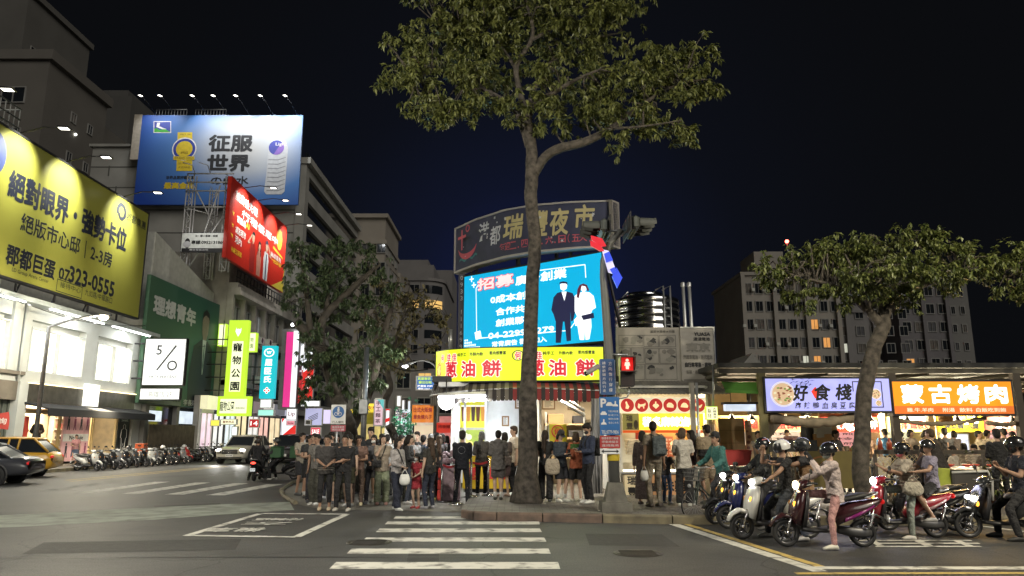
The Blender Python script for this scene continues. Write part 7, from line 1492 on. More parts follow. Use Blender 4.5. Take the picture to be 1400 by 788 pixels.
 if hair and hat!='helmet':
  mb=MB();EE=lambda c,r:mb.ell(S(H(*c)),[q*s for q in r],12,9,M=HM)
  EE((0,.016,.05),(.081,.094,.075));EE((0,.045,-.005),(.077,.066,.085));EE((0,-.052,.078),(.062,.042,.034))
  for sg in(-1,1):EE((sg*.066,.004,.03),(.018,.045,.045))
  if hair in('bob','long','tail'):
   for sg in(-1,1):EE((sg*.070,.015,-.04),(.024,.05,.085))
   EE((0,.065,-.05),(.078,.042,.10))
  if hair=='long':mb.cap(S(H(0,.075,-.06)),S(neck-T*.22-B*.115),.072*s,.062*s,flat=.55);mb.cap(S(H(.03,.07,-.06)),S(neck-T*.16-B*.11+VX*.05),.05*s,.04*s)
  if hair=='tail':mb.cap(S(H(0,.11,.04)),S(H(0,.15,-.2)),.035*s,.022*s)
  if hair=='bun':EE((0,.085,.085),(.042,.042,.042))
  if hair=='full':EE((0,.01,.085),(.086,.092,.06));EE((0,-.05,.095),(.07,.05,.035))
  soft(mb,'hair',mat('hair_%02x'%int(hairc[0]*999),hairc,.65,var=.4,scale=20,spec=.25),root,vox*.8*s,smooth=2)
 if mask:m2=MB();m2.ell(S(H(0,-.062,-.045)),(.058*s,.050*s,.046*s),12,8,M=HM);m2.build('face_mask',cloth(mask),root,local=True)
 if hat=='cap' or hat=='hat':
  m2=MB();c=MAT_HAT if False else None;hm=cloth(hairc if False else(.03,.03,.032))if hat=='cap' else cloth((.05,.05,.05))
  m2.lathe([(.088*s,.0),(.090*s,.03*s),(.078*s,.075*s),(.045*s,.102*s),(.004*s,.11*s)],S(H(0,.008,.05)),HM@VZ,16)
  if hat=='cap':m2.loft([[S(H(x,-.06-.105*math.sqrt(max(0,1-(x/.078)**2)),.052-.012+zz))for zz in(0,.006)]+[S(H(x,-.05,.058)),S(H(x,-.05,.052))]for x in[-.077+.0154*k for k in range(11)]])
  else:m2.lathe([(.085*s,.0),(.15*s,-.012*s),(.15*s,-.004*s),(.085*s,.01*s)],S(H(0,.008,.055)),HM@VZ,18)
  m2.build('hat',hm,root,local=True)
 root['_h']=0;del root['_h']
 return root,dict(H=lambda*p:S(H(*p)),wr=[S(w)for w in wr],el=[S(e)for e in el],neck=S(neck),pelvis=S(pelvis),T=T,B=B,s=s,HM=HM,sh=[S(q)for q in sh])
def W(root,p):return root.matrix_basis@Vector(p)
def helmet(root,P,shell,visor=None,stripe=None,open_face=True):
 """worn helmet, a child of its wearer"""
 s,HM,H=P['s'],P['HM'],P['H'];mb=MB();c=H(0,.012,.03)
 rings=[]
 for j in range(9):
  a=math.pi*.62*j/8;rings.append([c+(HM@Vector((.128*math.sin(a)*math.cos(q),.148*math.sin(a)*math.sin(q),.132*math.cos(a)+(.03*max(0,-math.sin(q))if j==8 else(.02*max(0,-math.sin(q))if j==7 else 0)))))*s for q in[2*math.pi*k/20 for k in range(20)]])
 mb.loft(rings,smooth=True,caps=False);inner=[[c+(p-c)*.93 for p in r]for r in rings];mb.loft(inner[::-1],smooth=True,caps=False);mb.loft([rings[-1],inner[-1]],caps=False)
 o=mb.build('helmet',shell,root,local=True)
 if visor is not None:
  m2=MB();m2.loft([[c+(HM@Vector((.138*math.sin(a)*math.cos(q),.158*math.sin(a)*math.sin(q),.142*math.cos(a)-.0)))*s for a in(.30*math.pi,.42*math.pi,.54*math.pi,.68*math.pi)]for q in[math.pi*(1.12+.76*k/12)for k in range(13)]],smooth=True,caps=False,closed=False);m2.build('visor',visor,o,local=True)
 if stripe is not None:
  m2=MB()
  for sg in(-1,1):m2.loft([[c+(HM@Vector((sg*.1305*math.sin(a)*math.cos(q)*1.0,.151*math.sin(a)*math.sin(q),.1345*math.cos(a))))*s for a in(.22*math.pi+.05*k/8,.28*math.pi+.05*k/8)]for k,q in enumerate([-.5+.22*k for k in range(9)])],caps=False,closed=False)
  m2.build('stripe',stripe,o,local=True)
 return o
def prop_bag(label,pts_world_top,size,m,kind='bag',group=None):
 """soft bag hanging under a hand or strap point, with handles"""
 p=Vector(pts_world_top);w,d,h_=size;t=thing('bag',label,'bag',p-VZ*(h_+.12),0,group);mb=MB()
 mb.loft([[p+Vector((w/2*fx_*math.cos(q),d/2*fy_*math.sin(q),z))for q in[2*math.pi*k/14 for k in range(14)]]for z,fx_,fy_ in((-h_-.10,.5,.6),(-h_-.06,.92,1),(-h_*.55-.1,1.05,1.1),(-.16,.9,.7),(-.10,.72,.3))],smooth=True);mb.build('body',m,t)
 m2=MB()
 for sg in(-1,1):m2.tube([p+Vector((sg*w*.3,0,-.12)),p+Vector((sg*w*.12,0,-.03)),p],.008,5)
 m2.build('handle',m,t);return t
def strap_bag(label,root,P,side,m,size=(.24,.09,.17),drop=.0,front=True):
 """cross-body bag at the hip with its strap over the other shoulder"""
 t=thing('bag',label,'bag',W(root,P['pelvis']));Q=lambda p:W(root,p);s=P['s'];T,B=P['T'],P['B'];hip=P['pelvis']+VX*side*.15*s+(B if front else-B)*.13*s+T*(.06-drop)
 mb=MB();rot=root.rotation_euler.z;mb.bbox(Q(hip),size,rot,bev=.02);mb.build('body',m,t)
 m2=MB();m2.bbox(Q(hip+T*size[2]*.28+(B if front else-B)*(size[1]/2+.004)),(size[0]*.94,.01,size[2]*.42),rot,bev=.004);m2.build('flap',m,t)
 m3=MB();o=P['sh'][0 if side>0 else 1];pts=[hip+VX*side*-.02,P['pelvis']+T*.26*s+VX*side*.02+B*.155*s,o*.72+P['sh'][1 if side>0 else 0]*.28+B*.10*s+T*.035,o*.76+P['sh'][1 if side>0 else 0]*.24+T*.075*s,o*.72+P['sh'][1 if side>0 else 0]*.28-B*.10*s+T*.03,P['pelvis']+T*.24*s-B*.15*s,hip+VX*side*.06-(B*.2 if front else Vector())]
 m3.tube([Q(p)for p in curve_pts(pts,4)],.013,5);m3.build('strap',m,t);return t
def backpack(label,root,P,m):
 Q=lambda p:W(root,p);s=P['s'];T,B=P['T'],P['B'];c=P['pelvis']+T*.27*s-B*.21*s;t=thing('backpack',label,'backpack',Q(c));rot=root.rotation_euler.z
 MB().bbox(Q(c),(.28*s,.15*s,.40*s),rot,bev=.04).build('body',m,t);MB().bbox(Q(c-T*.06*s-B*.085*s),(.22*s,.04*s,.2*s),rot,bev=.015).build('pocket',m,t)
 for i in(0,1):
  m3=MB();o=P['sh'][i]*.72+P['sh'][1-i]*.28;pts=[c+T*.16*s+(o-c).dot(VX)*VX,o+T*.065*s,o+B*.125*s-T*.05*s,o+B*.13*s-T*.2*s,c-T*.15*s+(o-c).dot(VX)*VX*1.2+B*.1*s];m3.tube([Q(p)for p in curve_pts(pts,4)],.016,5,flat=.6);m3.build('strap',m,t)
 return t
def phone(label,root,P,i=0,lit=True,fwd=.1):
 p=W(root,P['wr'][i]+(P['wr'][i]-P['el'][i]).normalized()*fwd*P['s']+P['T']*.03);t=thing('phone',label,'phone',p);rot=root.rotation_euler.z
 MB().bbox(p,(.075,.012,.15),rot,bev=.003).build('case',black,t)
 n=Matrix.Rotation(rot,3,'Z')@Vector((0,1,0));u=Matrix.Rotation(rot,3,'Z')@VX;MB().poly([p+n*.0075+u*a*.033+VZ*b*.068 for a,b in((-1,-1),(1,-1),(1,1),(-1,1))]).build('screen',emis('phone_screen',(.7,.8,1),.9)if lit else glass_dark,t);return t
def at_foot(px,py,z=0.0):return gnd(px,py,z)
def at_depth(px,Y,z=0.0):return Vector((pxx(px,Y),Y,z))
def bake_people():
 dg=bpy.context.evaluated_depsgraph_get();dg.update()
 for o,extra in BAKE:
  me=bpy.data.meshes.new_from_object(o.evaluated_get(dg));old=o.data;o.modifiers.clear()
  if extra is not None and extra.v:
   n=len(me.vertices);V=[tuple(v.co)for v in me.vertices]+extra.v;F=[tuple(p.vertices)for p in me.polygons]+[tuple(i+n for i in f)for f in extra.f];MI=[0]*len(me.polygons)+extra.mi
   m2=bpy.data.meshes.new(o.name);m2.from_pydata(V,[],F)
   for m in old.materials:m2.materials.append(m)
   m2.polygons.foreach_set('material_index',MI);m2.update();bpy.data.meshes.remove(me);me=m2
  else:
   if not len(me.materials):
    for m in old.materials:me.materials.append(m)
  me.polygons.foreach_set('use_smooth',[True]*len(me.polygons));o.data=me;bpy.data.meshes.remove(old)
 BAKE.clear()
blk,dk=(.014,.014,.016),(.03,.03,.034)
def crowd(label,px,py=None,Y=None,**k):
 z=k.pop('z',0.01);loc=at_foot(px,py,z)if py else at_depth(px,Y,z);loc.z=z;return person(label,loc,**k)
crowd('man in a tan shirt and dark shorts turning aside at the rim of the crowd',409,677,facing=55,arms='hold',top=((.28,.25,.20),'tee'),bottom=(dk,'shorts'),shoes=(.1,.1,.1),skin=1,h=1.72,head=(10,5))
crowd('man in black tee, black shorts and white socks in the waiting crowd',420,681,facing=30,arms='hold',top=((.02,.022,.026),'tee'),bottom=(blk,'shorts'),socks=(.55,.55,.55),shoes=(.03,.03,.03),h=1.66,head=(25,12),skin=1)
r,P=crowd('man in a dark striped tee and cropped black trousers, forearms joined',443,697.5,facing=8,arms='clasp',top=((.045,.042,.042),'loose'),bottom=(blk,'cropped'),shoes=(.42,.34,.24),h=1.66,build=1.12,skin=1,head=(-8,3))
mb=MB()
for zz in(.02,.06):mb.loft([[P['pelvis']+P['T']*(zz-.05+q)+VX*.192*math.cos(a)+P['B']*.142*math.sin(a)for q in(0,.018)]for a in[.1+.245*k for k in range(13)]],caps=False,closed=False)
mb.build('hem_stripe',cloth((.25,.23,.2)),r,local=True)
crowd('man in plain black tee and black trousers with folded forearms',468,698.5,facing=-6,arms='cross',top=((.012,.013,.016),'tee'),bottom=((.012,.013,.018),'pants'),shoes=(.40,.38,.34),h=1.66,build=1.1,skin=1,head=(10,2),legs='wide')
crowd('person in a dusty brown tee and brown trousers holding a phone in the crowd',487,691,facing=10,arms='phone',top=((.17,.105,.085),'tee'),bottom=((.10,.07,.055),'pants'),shoes=(.5,.45,.3),h=1.65,skin=1,head=(15,15))
crowd('tall young man in black tee and grey shorts, the tallest of the crowd',504,686,facing=-5,arms='phone',top=((.02,.02,.024),'tee'),bottom=((.13,.13,.13),'shorts'),shoes=(.6,.6,.58),socks=(.5,.5,.5),h=1.84,hair='full',head=(0,8))
r,P=crowd('woman in a beige shirt and pale green wide trousers, hand at her mouth',521,690,facing=12,arms='face',sex='f',top=((.34,.29,.23),'loose'),bottom=((.29,.33,.22),'wide'),shoes=(.45,.25,.22),h=1.66,hair='tail',head=(15,0),skin=2)
strap_bag('black camera bag worn on the hip over pale green trousers',r,P,-1,cloth((.02,.02,.022)))
r,P=crowd('woman with bobbed hair in a grey top and navy wide trousers with a white stripe',541,697.5,facing=50,arms='clasp',sex='f',top=((.36,.34,.34),'long'),bottom=((.018,.022,.04),'wide'),shoes=(.75,.75,.73),h=1.58,hair='bob',head=(20,0),legs='step',skin=2)
strap_bag('small black bag on a diagonal strap over a grey top',r,P,1,cloth((.015,.015,.016)),(.18,.07,.12))
prop_bag('white plastic carrier bag hanging from the hands of the bobbed woman',W(r,P['wr'][0]*.5+P['wr'][1]*.5)+Vector((.05,-.08,-.05)),(.24,.12,.24),mat('white_plastic_film',(.65,.66,.64),.4))
crowd('woman with long black hair in a black top and jeans beside the girl in red',557,689,facing=80,arms='hold',sex='f',top=((.02,.02,.023),'long'),bottom=((.05,.06,.09),'slim'),shoes=(.4,.4,.4),h=1.66,hair='long',head=(10,10),skin=2)
crowd('small girl in a red dress, dark hat and white mask',569,695,facing=-25,arms='clasp',sex='f',top=((.34,.03,.045),'dress'),bottom=((.3,.03,.04),None),shoes=(.35,.05,.06),h=1.22,hair='bob',mask=(.6,.6,.6),hat='hat',vox=.014,skin=2,head=(0,5))
r,P=crowd('woman with long brown hair, olive tee and jeans, turned away beside the red dress',587,695.5,facing=-130,arms='hold',sex='f',top=((.04,.038,.034),'tee'),bottom=((.022,.028,.05),'pants'),shoes=(.3,.3,.32),h=1.60,hair='long',hairc=(.045,.028,.018),build=1.05,skin=2)
strap_bag('black shoulder bag worn over an olive tee, seen from behind',r,P,1,cloth((.02,.02,.02)),(.22,.09,.2),.06,False)
crowd('woman with light brown hair in black, wearing yellowish trainers behind the olive tee',599,684,facing=-160,arms='phone',sex='f',top=((.035,.03,.03),'long'),bottom=((.03,.03,.035),'pants'),shoes=(.5,.52,.2),h=1.66,hair='long',hairc=(.07,.045,.03))
crowd('person with black hair and dark jacket queueing near the shop corner',605,Y=20.2,facing=-120,arms='phone',top=((.03,.03,.033),'jacket'),h=1.70,hair='bob',vox=.02)
back=[(432,19.2,1.70,(.03,.03,.034),20,'m','short',None,'man in a dark tee looking sideways behind the tan shirt'),(437,18.6,1.68,(.16,.15,.14),-20,'m','short',None,'man with a thin face behind the striped tee'),(452,18.9,1.64,(.10,.13,.17),15,'m','short',None,'man in a slate shirt between the two front men'),(456,20.4,1.72,(.02,.02,.02),-15,'m','full',None,'man with thick hair over the shoulder of the black tee'),(476,19.4,1.73,(.04,.04,.04),40,'m','full',None,'young man with wavy hair behind the brown tee'),(482,18.2,1.66,(.03,.03,.035),-30,'m','full',None,'young man in charcoal glancing down behind the brown tee'),(513,18.8,1.66,(.10,.10,.11),0,'f','bob',(.6,.6,.6),'woman in a white mask just behind the beige shirt'),(531,20.6,1.68,(.55,.55,.53),-170,'m','short',None,'man in a white tee turned away behind the bobbed woman'),(541,21.4,1.70,(.03,.03,.035),170,'m','short',None,'black-haired man turned away towards the orange cloth sign'),(551,20.8,1.66,(.05,.05,.06),120,'m','short',None,'man in profile below the green lit shrub'),(566,19.6,1.66,(.30,.30,.31),-150,'m','full',(.6,.6,.6),'person with bleached hair and mask in a patterned grey shirt'),(571,21.5,1.74,(.03,.03,.03),-10,'m','full',None,'tall man with fluffy hair under the orange cloth sign'),(579,20.0,1.66,(.05,.07,.11),160,'m','short',None,'person in a blue patterned shirt carrying a dark backpack'),(590,20.6,1.70,(.25,.25,.26),-170,'m','short',None,'man in a grey knitted cap seen from behind'),(597,22.0,1.70,(.03,.03,.03),170,'m','short',None,'man in a dark cap far back by the globe lamp'),(463,23.0,1.68,(.04,.04,.05),10,'f','long',None,'woman with long dark hair far back beside the round blue sign'),(497,22.0,1.62,(.12,.09,.08),-25,'f','bob',None,'woman in brown far back by the lamp post'),(523,23.5,1.70,(.05,.05,.05),15,'m','short',None,'man in dark clothes far back before the pink flag'),(561,24.0,1.66,(.2,.1,.1),-160,'f','long',None,'woman in dull red walking away under the orange cloth sign'),(612,23.5,1.64,(.04,.04,.04),-140,'f','tail',None,'woman with a ponytail beyond the barrier posts')]
for i,(px,Y_,h_,c,fc,sx,hr,mk_,lb)in enumerate(back):
 r,P=crowd(lb,px,Y=Y_,facing=fc,h=h_,sex=sx,hair=hr,mask=mk_,arms=('phone','down','clasp','hold')[i%4],top=(c,('tee','tee','long','loose')[i%4]),bottom=((.03+.02*(i%3),.03+.02*(i%3),.04),('pants','wide','shorts')[i%3]),shoes=(.5,.5,.5)if i%2 else(.08,.08,.09),legs=('stand','step','wide','close')[(i*7)%4],lean=(i*5)%9-3,vox=.021,skin=i%3,hairc=(.30,.26,.2)if i==10 else((.1,.1,.1)if i==13 else(.015,.012,.01)),head=((i*37)%30-15,(i*13)%14),hat='cap' if i==14 else None)
 if i==12:backpack('dark backpack on a blue patterned shirt in the crowd',r,P,cloth((.02,.02,.025)))
r,P=crowd('man in black jacket with a ring of pale dots on the back, facing the shop',631,690.5,facing=178,arms='clasp',top=((.010,.012,.02),'jacket'),bottom=((.012,.013,.02),'pants'),shoes=(.04,.04,.04),h=1.75,hair='full',legs='wide',z=.01)
mb=MB()
for k in range(16):a=k*math.pi/8;c=P['pelvis']+P['T']*.34+VX*.085*math.cos(a)+VZ*.085*math.sin(a)-P['B']*.152;mb.bbox(c,(.012,.006,.012))
mb.build('print',cloth((.4,.4,.42)),r,local=True)
kp=.16
r,P=crowd('woman with long reddish brown hair in a grey cardigan queueing at the counter',658,678,z=kp,facing=172,arms='phone',sex='f',top=((.085,.08,.075),'cardigan'),bottom=(blk,'pants'),shoes=(.4,.4,.4),h=1.60,hair='long',hairc=(.10,.045,.03))
crowd('woman in an oversized grey hoodie with bare legs and white socks, seen from behind',681,683.5,z=kp,facing=176,arms='phone',sex='f',top=((.14,.13,.125),'hoodie'),bottom=((.1,.09,.09),'shorts'),socks=(.6,.6,.58),shoes=(.06,.06,.05),h=1.62,hair='bun',skin=2,legs='close')
crowd('bare legged woman half hidden behind the grey hoodie',690,679,z=kp,facing=-150,arms='hold',sex='f',top=((.10,.08,.075),'loose'),bottom=((.08,.05,.05),'shorts'),shoes=(.3,.2,.15),h=1.58,hair='bob')
crowd('man in a pale loose tee and black trousers looking towards the counter',703,678,z=kp,facing=-72,arms='hold',top=((.50,.42,.32),'loose'),bottom=(blk,'pants'),shoes=(.6,.6,.58),h=1.72,hairc=(.05,.035,.025),hair='full')
crowd('shopkeeper in a red and white top behind the yellow counter',669,Y=21.9,z=kp,facing=0,arms='clasp',top=((.45,.10,.09),'tee'),h=1.64,hair='short',skin=1,vox=.02,group='people at work in the stalls')
crowd('woman in black with long dark hair standing just past the tree trunk',746,686,z=kp,facing=170,arms='clasp',sex='f',top=((.018,.018,.018),'tee'),bottom=(blk,'wide'),shoes=(.05,.05,.05),h=1.62,hair='long',hairc=(.03,.02,.015))
r,P=crowd('woman in denim jacket and dark shorts bent over her phone',767,686,z=kp,facing=35,arms='phone',sex='f',top=((.035,.045,.06),'jacket'),bottom=((.02,.022,.03),'shorts'),shoes=(.62,.62,.58),socks=(.5,.5,.48),h=1.60,hair='bob',hat='cap',head=(0,28),skin=2)
prop_bag('cream canvas tote bag on the arm of the woman in denim',W(r,P['el'][0])+Vector((-.08,-.06,.02)),(.34,.1,.36),cloth((.38,.33,.26)));phone('phone in the hands of the woman in denim',r,P,0)
r,P=crowd('woman in a green and orange top and black shorts by the man in navy',789,686,z=kp,facing=-160,arms='phone',sex='f',top=((.36,.10,.045),'loose'),bottom=(blk,'shorts'),shoes=(.5,.48,.42),h=1.58,hair='bob',hairc=(.06,.04,.025))
mb=MB();mb.loft([[P['pelvis']+P['T']*(.33+q)+VX*(.192-.03*q)*math.cos(a)+P['B']*(.148-.08*q)*math.sin(a)for q in(0,.05,.11)]for a in[k*math.pi/10 for k in range(21)]],caps=False,closed=False,smooth=True);mb.build('green_yoke',cloth((.05,.13,.03)),r,local=True)
prop_bag('white plastic bag of snacks between the orange top and the navy jacket',W(r,P['wr'][1])+Vector((.12,-.1,-.02)),(.22,.14,.26),mat('white_plastic_film',(.65,.66,.64),.4))
r,P=crowd('tall man in navy jacket and dark mask, head bent, wearing white trainers',806,688,z=kp,facing=-62,arms='phone',top=((.028,.038,.075),'jacket'),bottom=(blk,'pants'),shoes=(.68,.68,.66),h=1.76,mask=(.03,.03,.035),head=(0,28),hair='full')
backpack('black backpack on the navy jacket by the signal pole',r,P,cloth((.02,.02,.022)))
crowd('woman in a long dark brown dress at the chicken stall',881,690,z=kp,facing=150,arms='hold',sex='f',top=((.045,.03,.028),'long'),bottom=((.04,.028,.026),'longskirt'),shoes=(.05,.04,.04),h=1.60,hair='bob')
r,P=crowd('man in sand coloured tee and khaki trousers looking at the chicken stall',897,693,z=kp,facing=-160,arms='down',top=((.25,.21,.165),'tee'),bottom=((.30,.26,.20),'pants'),shoes=(.12,.1,.09),h=1.80,head=(-35,0),skin=1)
backpack('small grey-green backpack on the sand coloured tee',r,P,cloth((.07,.085,.09)))
prop_bag('pale plastic bag in the hand of the man in khaki',W(r,P['wr'][1])+Vector((0,0,-.06)),(.18,.1,.22),mat('white_plastic_film',(.65,.66,.64),.4))
crowd('boy in a black tee and blue jeans beside the man in khaki',912,688.5,z=kp,facing=140,arms='hold',top=(dk,'tee'),bottom=((.06,.09,.17),'pants'),shoes=(.3,.3,.3),h=1.22,vox=.015)
crowd('woman in white tee and black wide trousers queueing at the chicken stall',937,692,z=kp,facing=165,arms='phone',sex='f',top=((.55,.52,.46),'loose'),bottom=(blk,'wide'),shoes=(.6,.6,.56),h=1.66,hair='bob',hairc=(.06,.045,.03),head=(-30,12))
crowd('woman in black and red half hidden past the white tee',949,688,z=kp,facing=-100,arms='phone',sex='f',top=((.05,.02,.02),'long'),bottom=(blk,'pants'),h=1.62,hair='long',vox=.019)
r,P=crowd('man in beige shirt with a black waist bag by the stall pillar',971,689,z=kp,facing=-165,arms='hold',top=((.30,.24,.16),'loose'),bottom=((.25,.2,.14),'shorts'),shoes=(.2,.2,.2),h=1.74,build=1.08,skin=1,head=(20,5))
strap_bag('black waist bag slung across a beige shirt',r,P,1,cloth((.015,.015,.016)),(.3,.1,.16),-.1,False)
crowd('stall woman in grey with dark hair behind the chicken stall glass',875,Y=20.15,z=kp,facing=25,arms='reach',sex='f',top=((.16,.16,.16),'tee'),h=1.60,hair='bob',vox=.02,group='people at work in the stalls',hat='cap')
crowd('second stall worker leaning over the orange food',926,Y=20.4,z=kp,facing=-15,arms='reach',top=((.5,.3,.2),'tee'),h=1.60,vox=.02,group='people at work in the stalls',head=(0,20))
# scooters, bicycle, cars
def slab(mb,stations,mi=0,seg=16,p=2.6):
 """smooth shell swept through stations (x, z, half height, half width, tilt in degrees)"""
 rings=[]
 for x,z,hh,hw,ti in stations:
  t=R(ti);r_=[]
  for k in range(seg):
   q=2*math.pi*k/seg;c,s_=math.cos(q),math.sin(q);a=math.copysign(abs(c)**(2/p),c)*hw;b=math.copysign(abs(s_)**(2/p),s_)*hh
   r_.append(Vector((x-b*math.sin(t),a,z+b*math.cos(t))))
  rings.append(r_)
 return mb.loft(rings,mi,True)
def wheel(parent,x,r,w=.05,spokes=5,rim_m=None):
 o=MB();o.lathe([(r-.055,-w*.7),(r-.02,-w),(r-.004,-w*.5),(r,0),(r-.004,w*.5),(r-.02,w),(r-.055,w*.7)],(x,0,r),(0,1,0),28);t=o.build('wheel',rubber,parent,local=True)
 m=MB();m.lathe([(r-.05,-w*.6),(r-.075,-w*.45),(r-.075,w*.45),(r-.05,w*.6)],(x,0,r),(0,1,0),28);m.lathe([(.045,-w*.7),(.05,0),(.045,w*.7)],(x,0,r),(0,1,0),12,caps=True)
 for k in range(spokes):
  a=2*math.pi*k/spokes+.3;d=Vector((math.cos(a),0,math.sin(a)));m.tube([Vector((x,0,r))+d*.04,Vector((x,0,r))+d*(r-.07)],[.022,.014],6,flat=.7)
 m.build('rim',rim_m or mat('dark_rim',(.07,.07,.075),.4,.6),t,local=True);m=MB();m.lathe([(r*.52,-.5*w-.02),(r*.28,-.5*w-.02),(r*.28,-.5*w-.026),(r*.52,-.5*w-.026)],(x,0,r),(0,1,0),24);m.build('brake_disc',chrome,t,local=True)
 return t
head_on=emis('headlamp_on',(1,.97,.9),16,var=.02);head_warm=emis('headlamp_warm',(1,.85,.5),16,var=.02);tail_on=emis('tail_on',(1,.05,.03),5);ind_on=emis('indicator',(1,.45,.05),3);clear_glass=mat('clear_lens',(.35,.36,.37),.1)
def paint_m(name,c,rough=.25):return mat('paint_'+name,c,rough,var=.05,coat=.6)
seat_m=mat('seat_vinyl',(.016,.015,.015),.55,var=.3);trim=mat('scooter_trim',(.02,.02,.022),.45)
def scooter(label,loc,rz,body,pname,style='round',lamp_m=None,lamp_e=0,group='scooters waiting at the stop line',box=None,side=None,rim=None,tail=None,plate=False,stand=False):
 """forward is +x; the ground is z = 0"""
 t=thing('scooter',label,'scooter',loc,rz,group);t.scale=(.9,.9,.9);pm=paint_m(pname,body);B=lambda mb,n,m,par=t:mb.build(n,m,par,local=True)
 r=.225 if style!='sport' else .24;fxw,rxw=.64,-.62
 wheel(t,fxw,r,.05,5,rim);wheel(t,rxw,r,.06,5,rim)
 m=MB();slab(m,[(fxw+.26,r+.10,.02,.055,-60),(fxw+.19,r+.215,.03,.08,-38),(fxw+.05,r+.285,.04,.10,-8),(fxw-.10,r+.26,.05,.10,22),(fxw-.22,r+.14,.03,.08,48)]);B(m,'front_fender',pm if style!='dark' else trim)
 m=MB()
 for s_ in(-1,1):m.tube([(fxw,s_*.075,r),(fxw-.09,s_*.075,r+.30)],[.026,.022],8);m.tube([(fxw-.02,s_*.075,r-.02),(fxw+.03,s_*.075,r+.03)],.035,8)
 B(m,'fork',chrome)
 m=MB()
 if style=='sport':slab(m,[(.50,.46,.10,.10,20),(.55,.60,.15,.17,25),(.47,.76,.16,.23,30),(.36,.92,.12,.21,35),(.28,1.00,.06,.13,40)],p=2.2)
 else:slab(m,[(.46,.36,.07,.13,-70),(.47,.50,.10,.20,-72),(.43,.68,.10,.235,-72),(.37,.84,.085,.19,-70),(.33,.93,.06,.12,-70)],p=2.4)
 B(m,'front_shield',pm)
 m=MB();slab(m,[(.36,.34,.05,.15,-72),(.34,.55,.055,.21,-72),(.29,.78,.05,.20,-70),(.27,.90,.04,.13,-70)]);B(m,'inner_panel',trim if style=='round' else dsteel)
 m=MB();slab(m,[(.40,.985,.05,.09,10),(.34,1.01,.075,.16,10),(.26,1.03,.07,.17,0),(.18,1.03,.04,.12,0)]);hb=B(m,'handlebar_cover',pm if style!='dark' else trim)
 m=MB()
 for s_ in(-1,1):m.tube([(.27,s_*.14,1.035),(.22,s_*.27,1.05),(.19,s_*.37,1.045)],[.018,.018,.021],8)
 B(m,'handlebar',trim)
 for s_ in(-1,1):
  m=MB();m.tube([(.27,s_*.20,1.06),(.27,s_*.27,1.17),(.26,s_*.31,1.22)],.008,5);m.ell((.265,s_*.35,1.245),(.02,.065,.045),12,7);B(m,'mirror',trim)
  m=MB();m.tube([(.25,s_*.30,1.03),(.34,s_*.33,1.02)],.007,5);B(m,'brake_lever',alu)
 lm=lamp_m or clear_glass
 if style=='round':m=MB();m.ell((.425,0,1.0),(.045,.085,.075),14,9);B(m,'headlight',lm)
 elif style=='sport':
  for s_ in(-1,1):m=MB();m.ell((.555,s_*.10,.72),(.05,.075,.04),12,8,M=Matrix.Rotation(s_*.5,3,'Z'));B(m,'headlight',lm)
 else:m=MB();m.ell((.405,0,.99),(.05,.10,.06),14,9);B(m,'headlight',lm)
 for s_ in(-1,1):m=MB();m.ell((.50,s_*.13,.70 if style!='sport' else .62),(.03,.035,.05),10,7,M=Matrix.Rotation(s_*.5,3,'Z'));B(m,'turn_signal',ind_on if lamp_e and s_==1 else mat('amber_lens',(.35,.16,.04),.25))
 if lamp_e:
  ow=Matrix.LocRotScale(Vector(loc),t.rotation_euler,None)@Vector((.50,0,.90 if style!='sport' else .67));tg=Matrix.LocRotScale(Vector(loc),t.rotation_euler,None)@Vector((6,0,-.3));lamp('SPOT',ow,lamp_e,(1,.95,.85)if lamp_m is head_on else(1,.85,.55),t,tg,spot=75,blend=.8,radius=.05)
 m=MB();slab(m,[(.38,.30,.045,.15,0),(.22,.275,.04,.17,0),(.0,.275,.04,.17,0),(-.14,.30,.06,.15,10)]);B(m,'floorboard',trim)
 m=MB();slab(m,[(-.10,.36,.10,.13,-30),(-.20,.50,.15,.17,-12),(-.42,.58,.15,.185,4),(-.68,.64,.13,.16,12),(-.90,.73,.07,.10,16),(-.98,.76,.03,.05,16)],p=2.3);B(m,'rear_body',pm)
 m=MB();slab(m,[(-.30,.45,.05,.192,5),(-.55,.55,.055,.196,12),(-.80,.67,.04,.15,20)]);B(m,'side_trim',side or trim)
 m=MB();slab(m,[(-.05,.735,.035,.09,14),(-.14,.765,.05,.135,6),(-.34,.775,.05,.155,-2),(-.46,.80,.05,.155,-10),(-.62,.835,.05,.14,-3),(-.80,.845,.035,.10,6)],p=3);B(m,'seat',seat_m)
 m=MB();m.tube([(-.66,.13,.80),(-.86,.13,.87),(-.93,0,.885),(-.86,-.13,.87),(-.66,-.13,.80)],.014,6);B(m,'grab_rail',alu if style!='dark' else trim)
 m=MB();m.ell((-.985,0,.74),(.03,.10,.045),12,7);B(m,'taillight',tail or mat('red_lens',(.3,.015,.015),.2))
 m=MB();slab(m,[(-.72,.50,.02,.09,30),(-.86,.52,.018,.085,20),(-.99,.46,.015,.08,60),(-1.03,.36,.012,.07,80)]);B(m,'rear_fender',trim)
 m=MB();m.bbox((-1.045,0,.47),(.008,.20,.12),0,bev=.003);pl_=B(m,'license_plate',white if not plate else emis('plate_lit',(.85,.9,.9),.6))
 m2=MB();add_text(m2,'MZR-6827' if not plate else 'NAX-0358',fplane((-1.0495,0,.47),-VY,VZ),0,0,w=.16,h=.045,d=.002);B(m2,'lettering',ink,pl_)
 m=MB();slab(m,[(-.22,.28,.06,.07,0),(-.42,.25,.085,.10,0),(-.62,.235,.085,.09,0),(-.76,.23,.05,.06,0)]);B(m,'engine',mat('engine_alu',(.12,.12,.125),.45,.7))
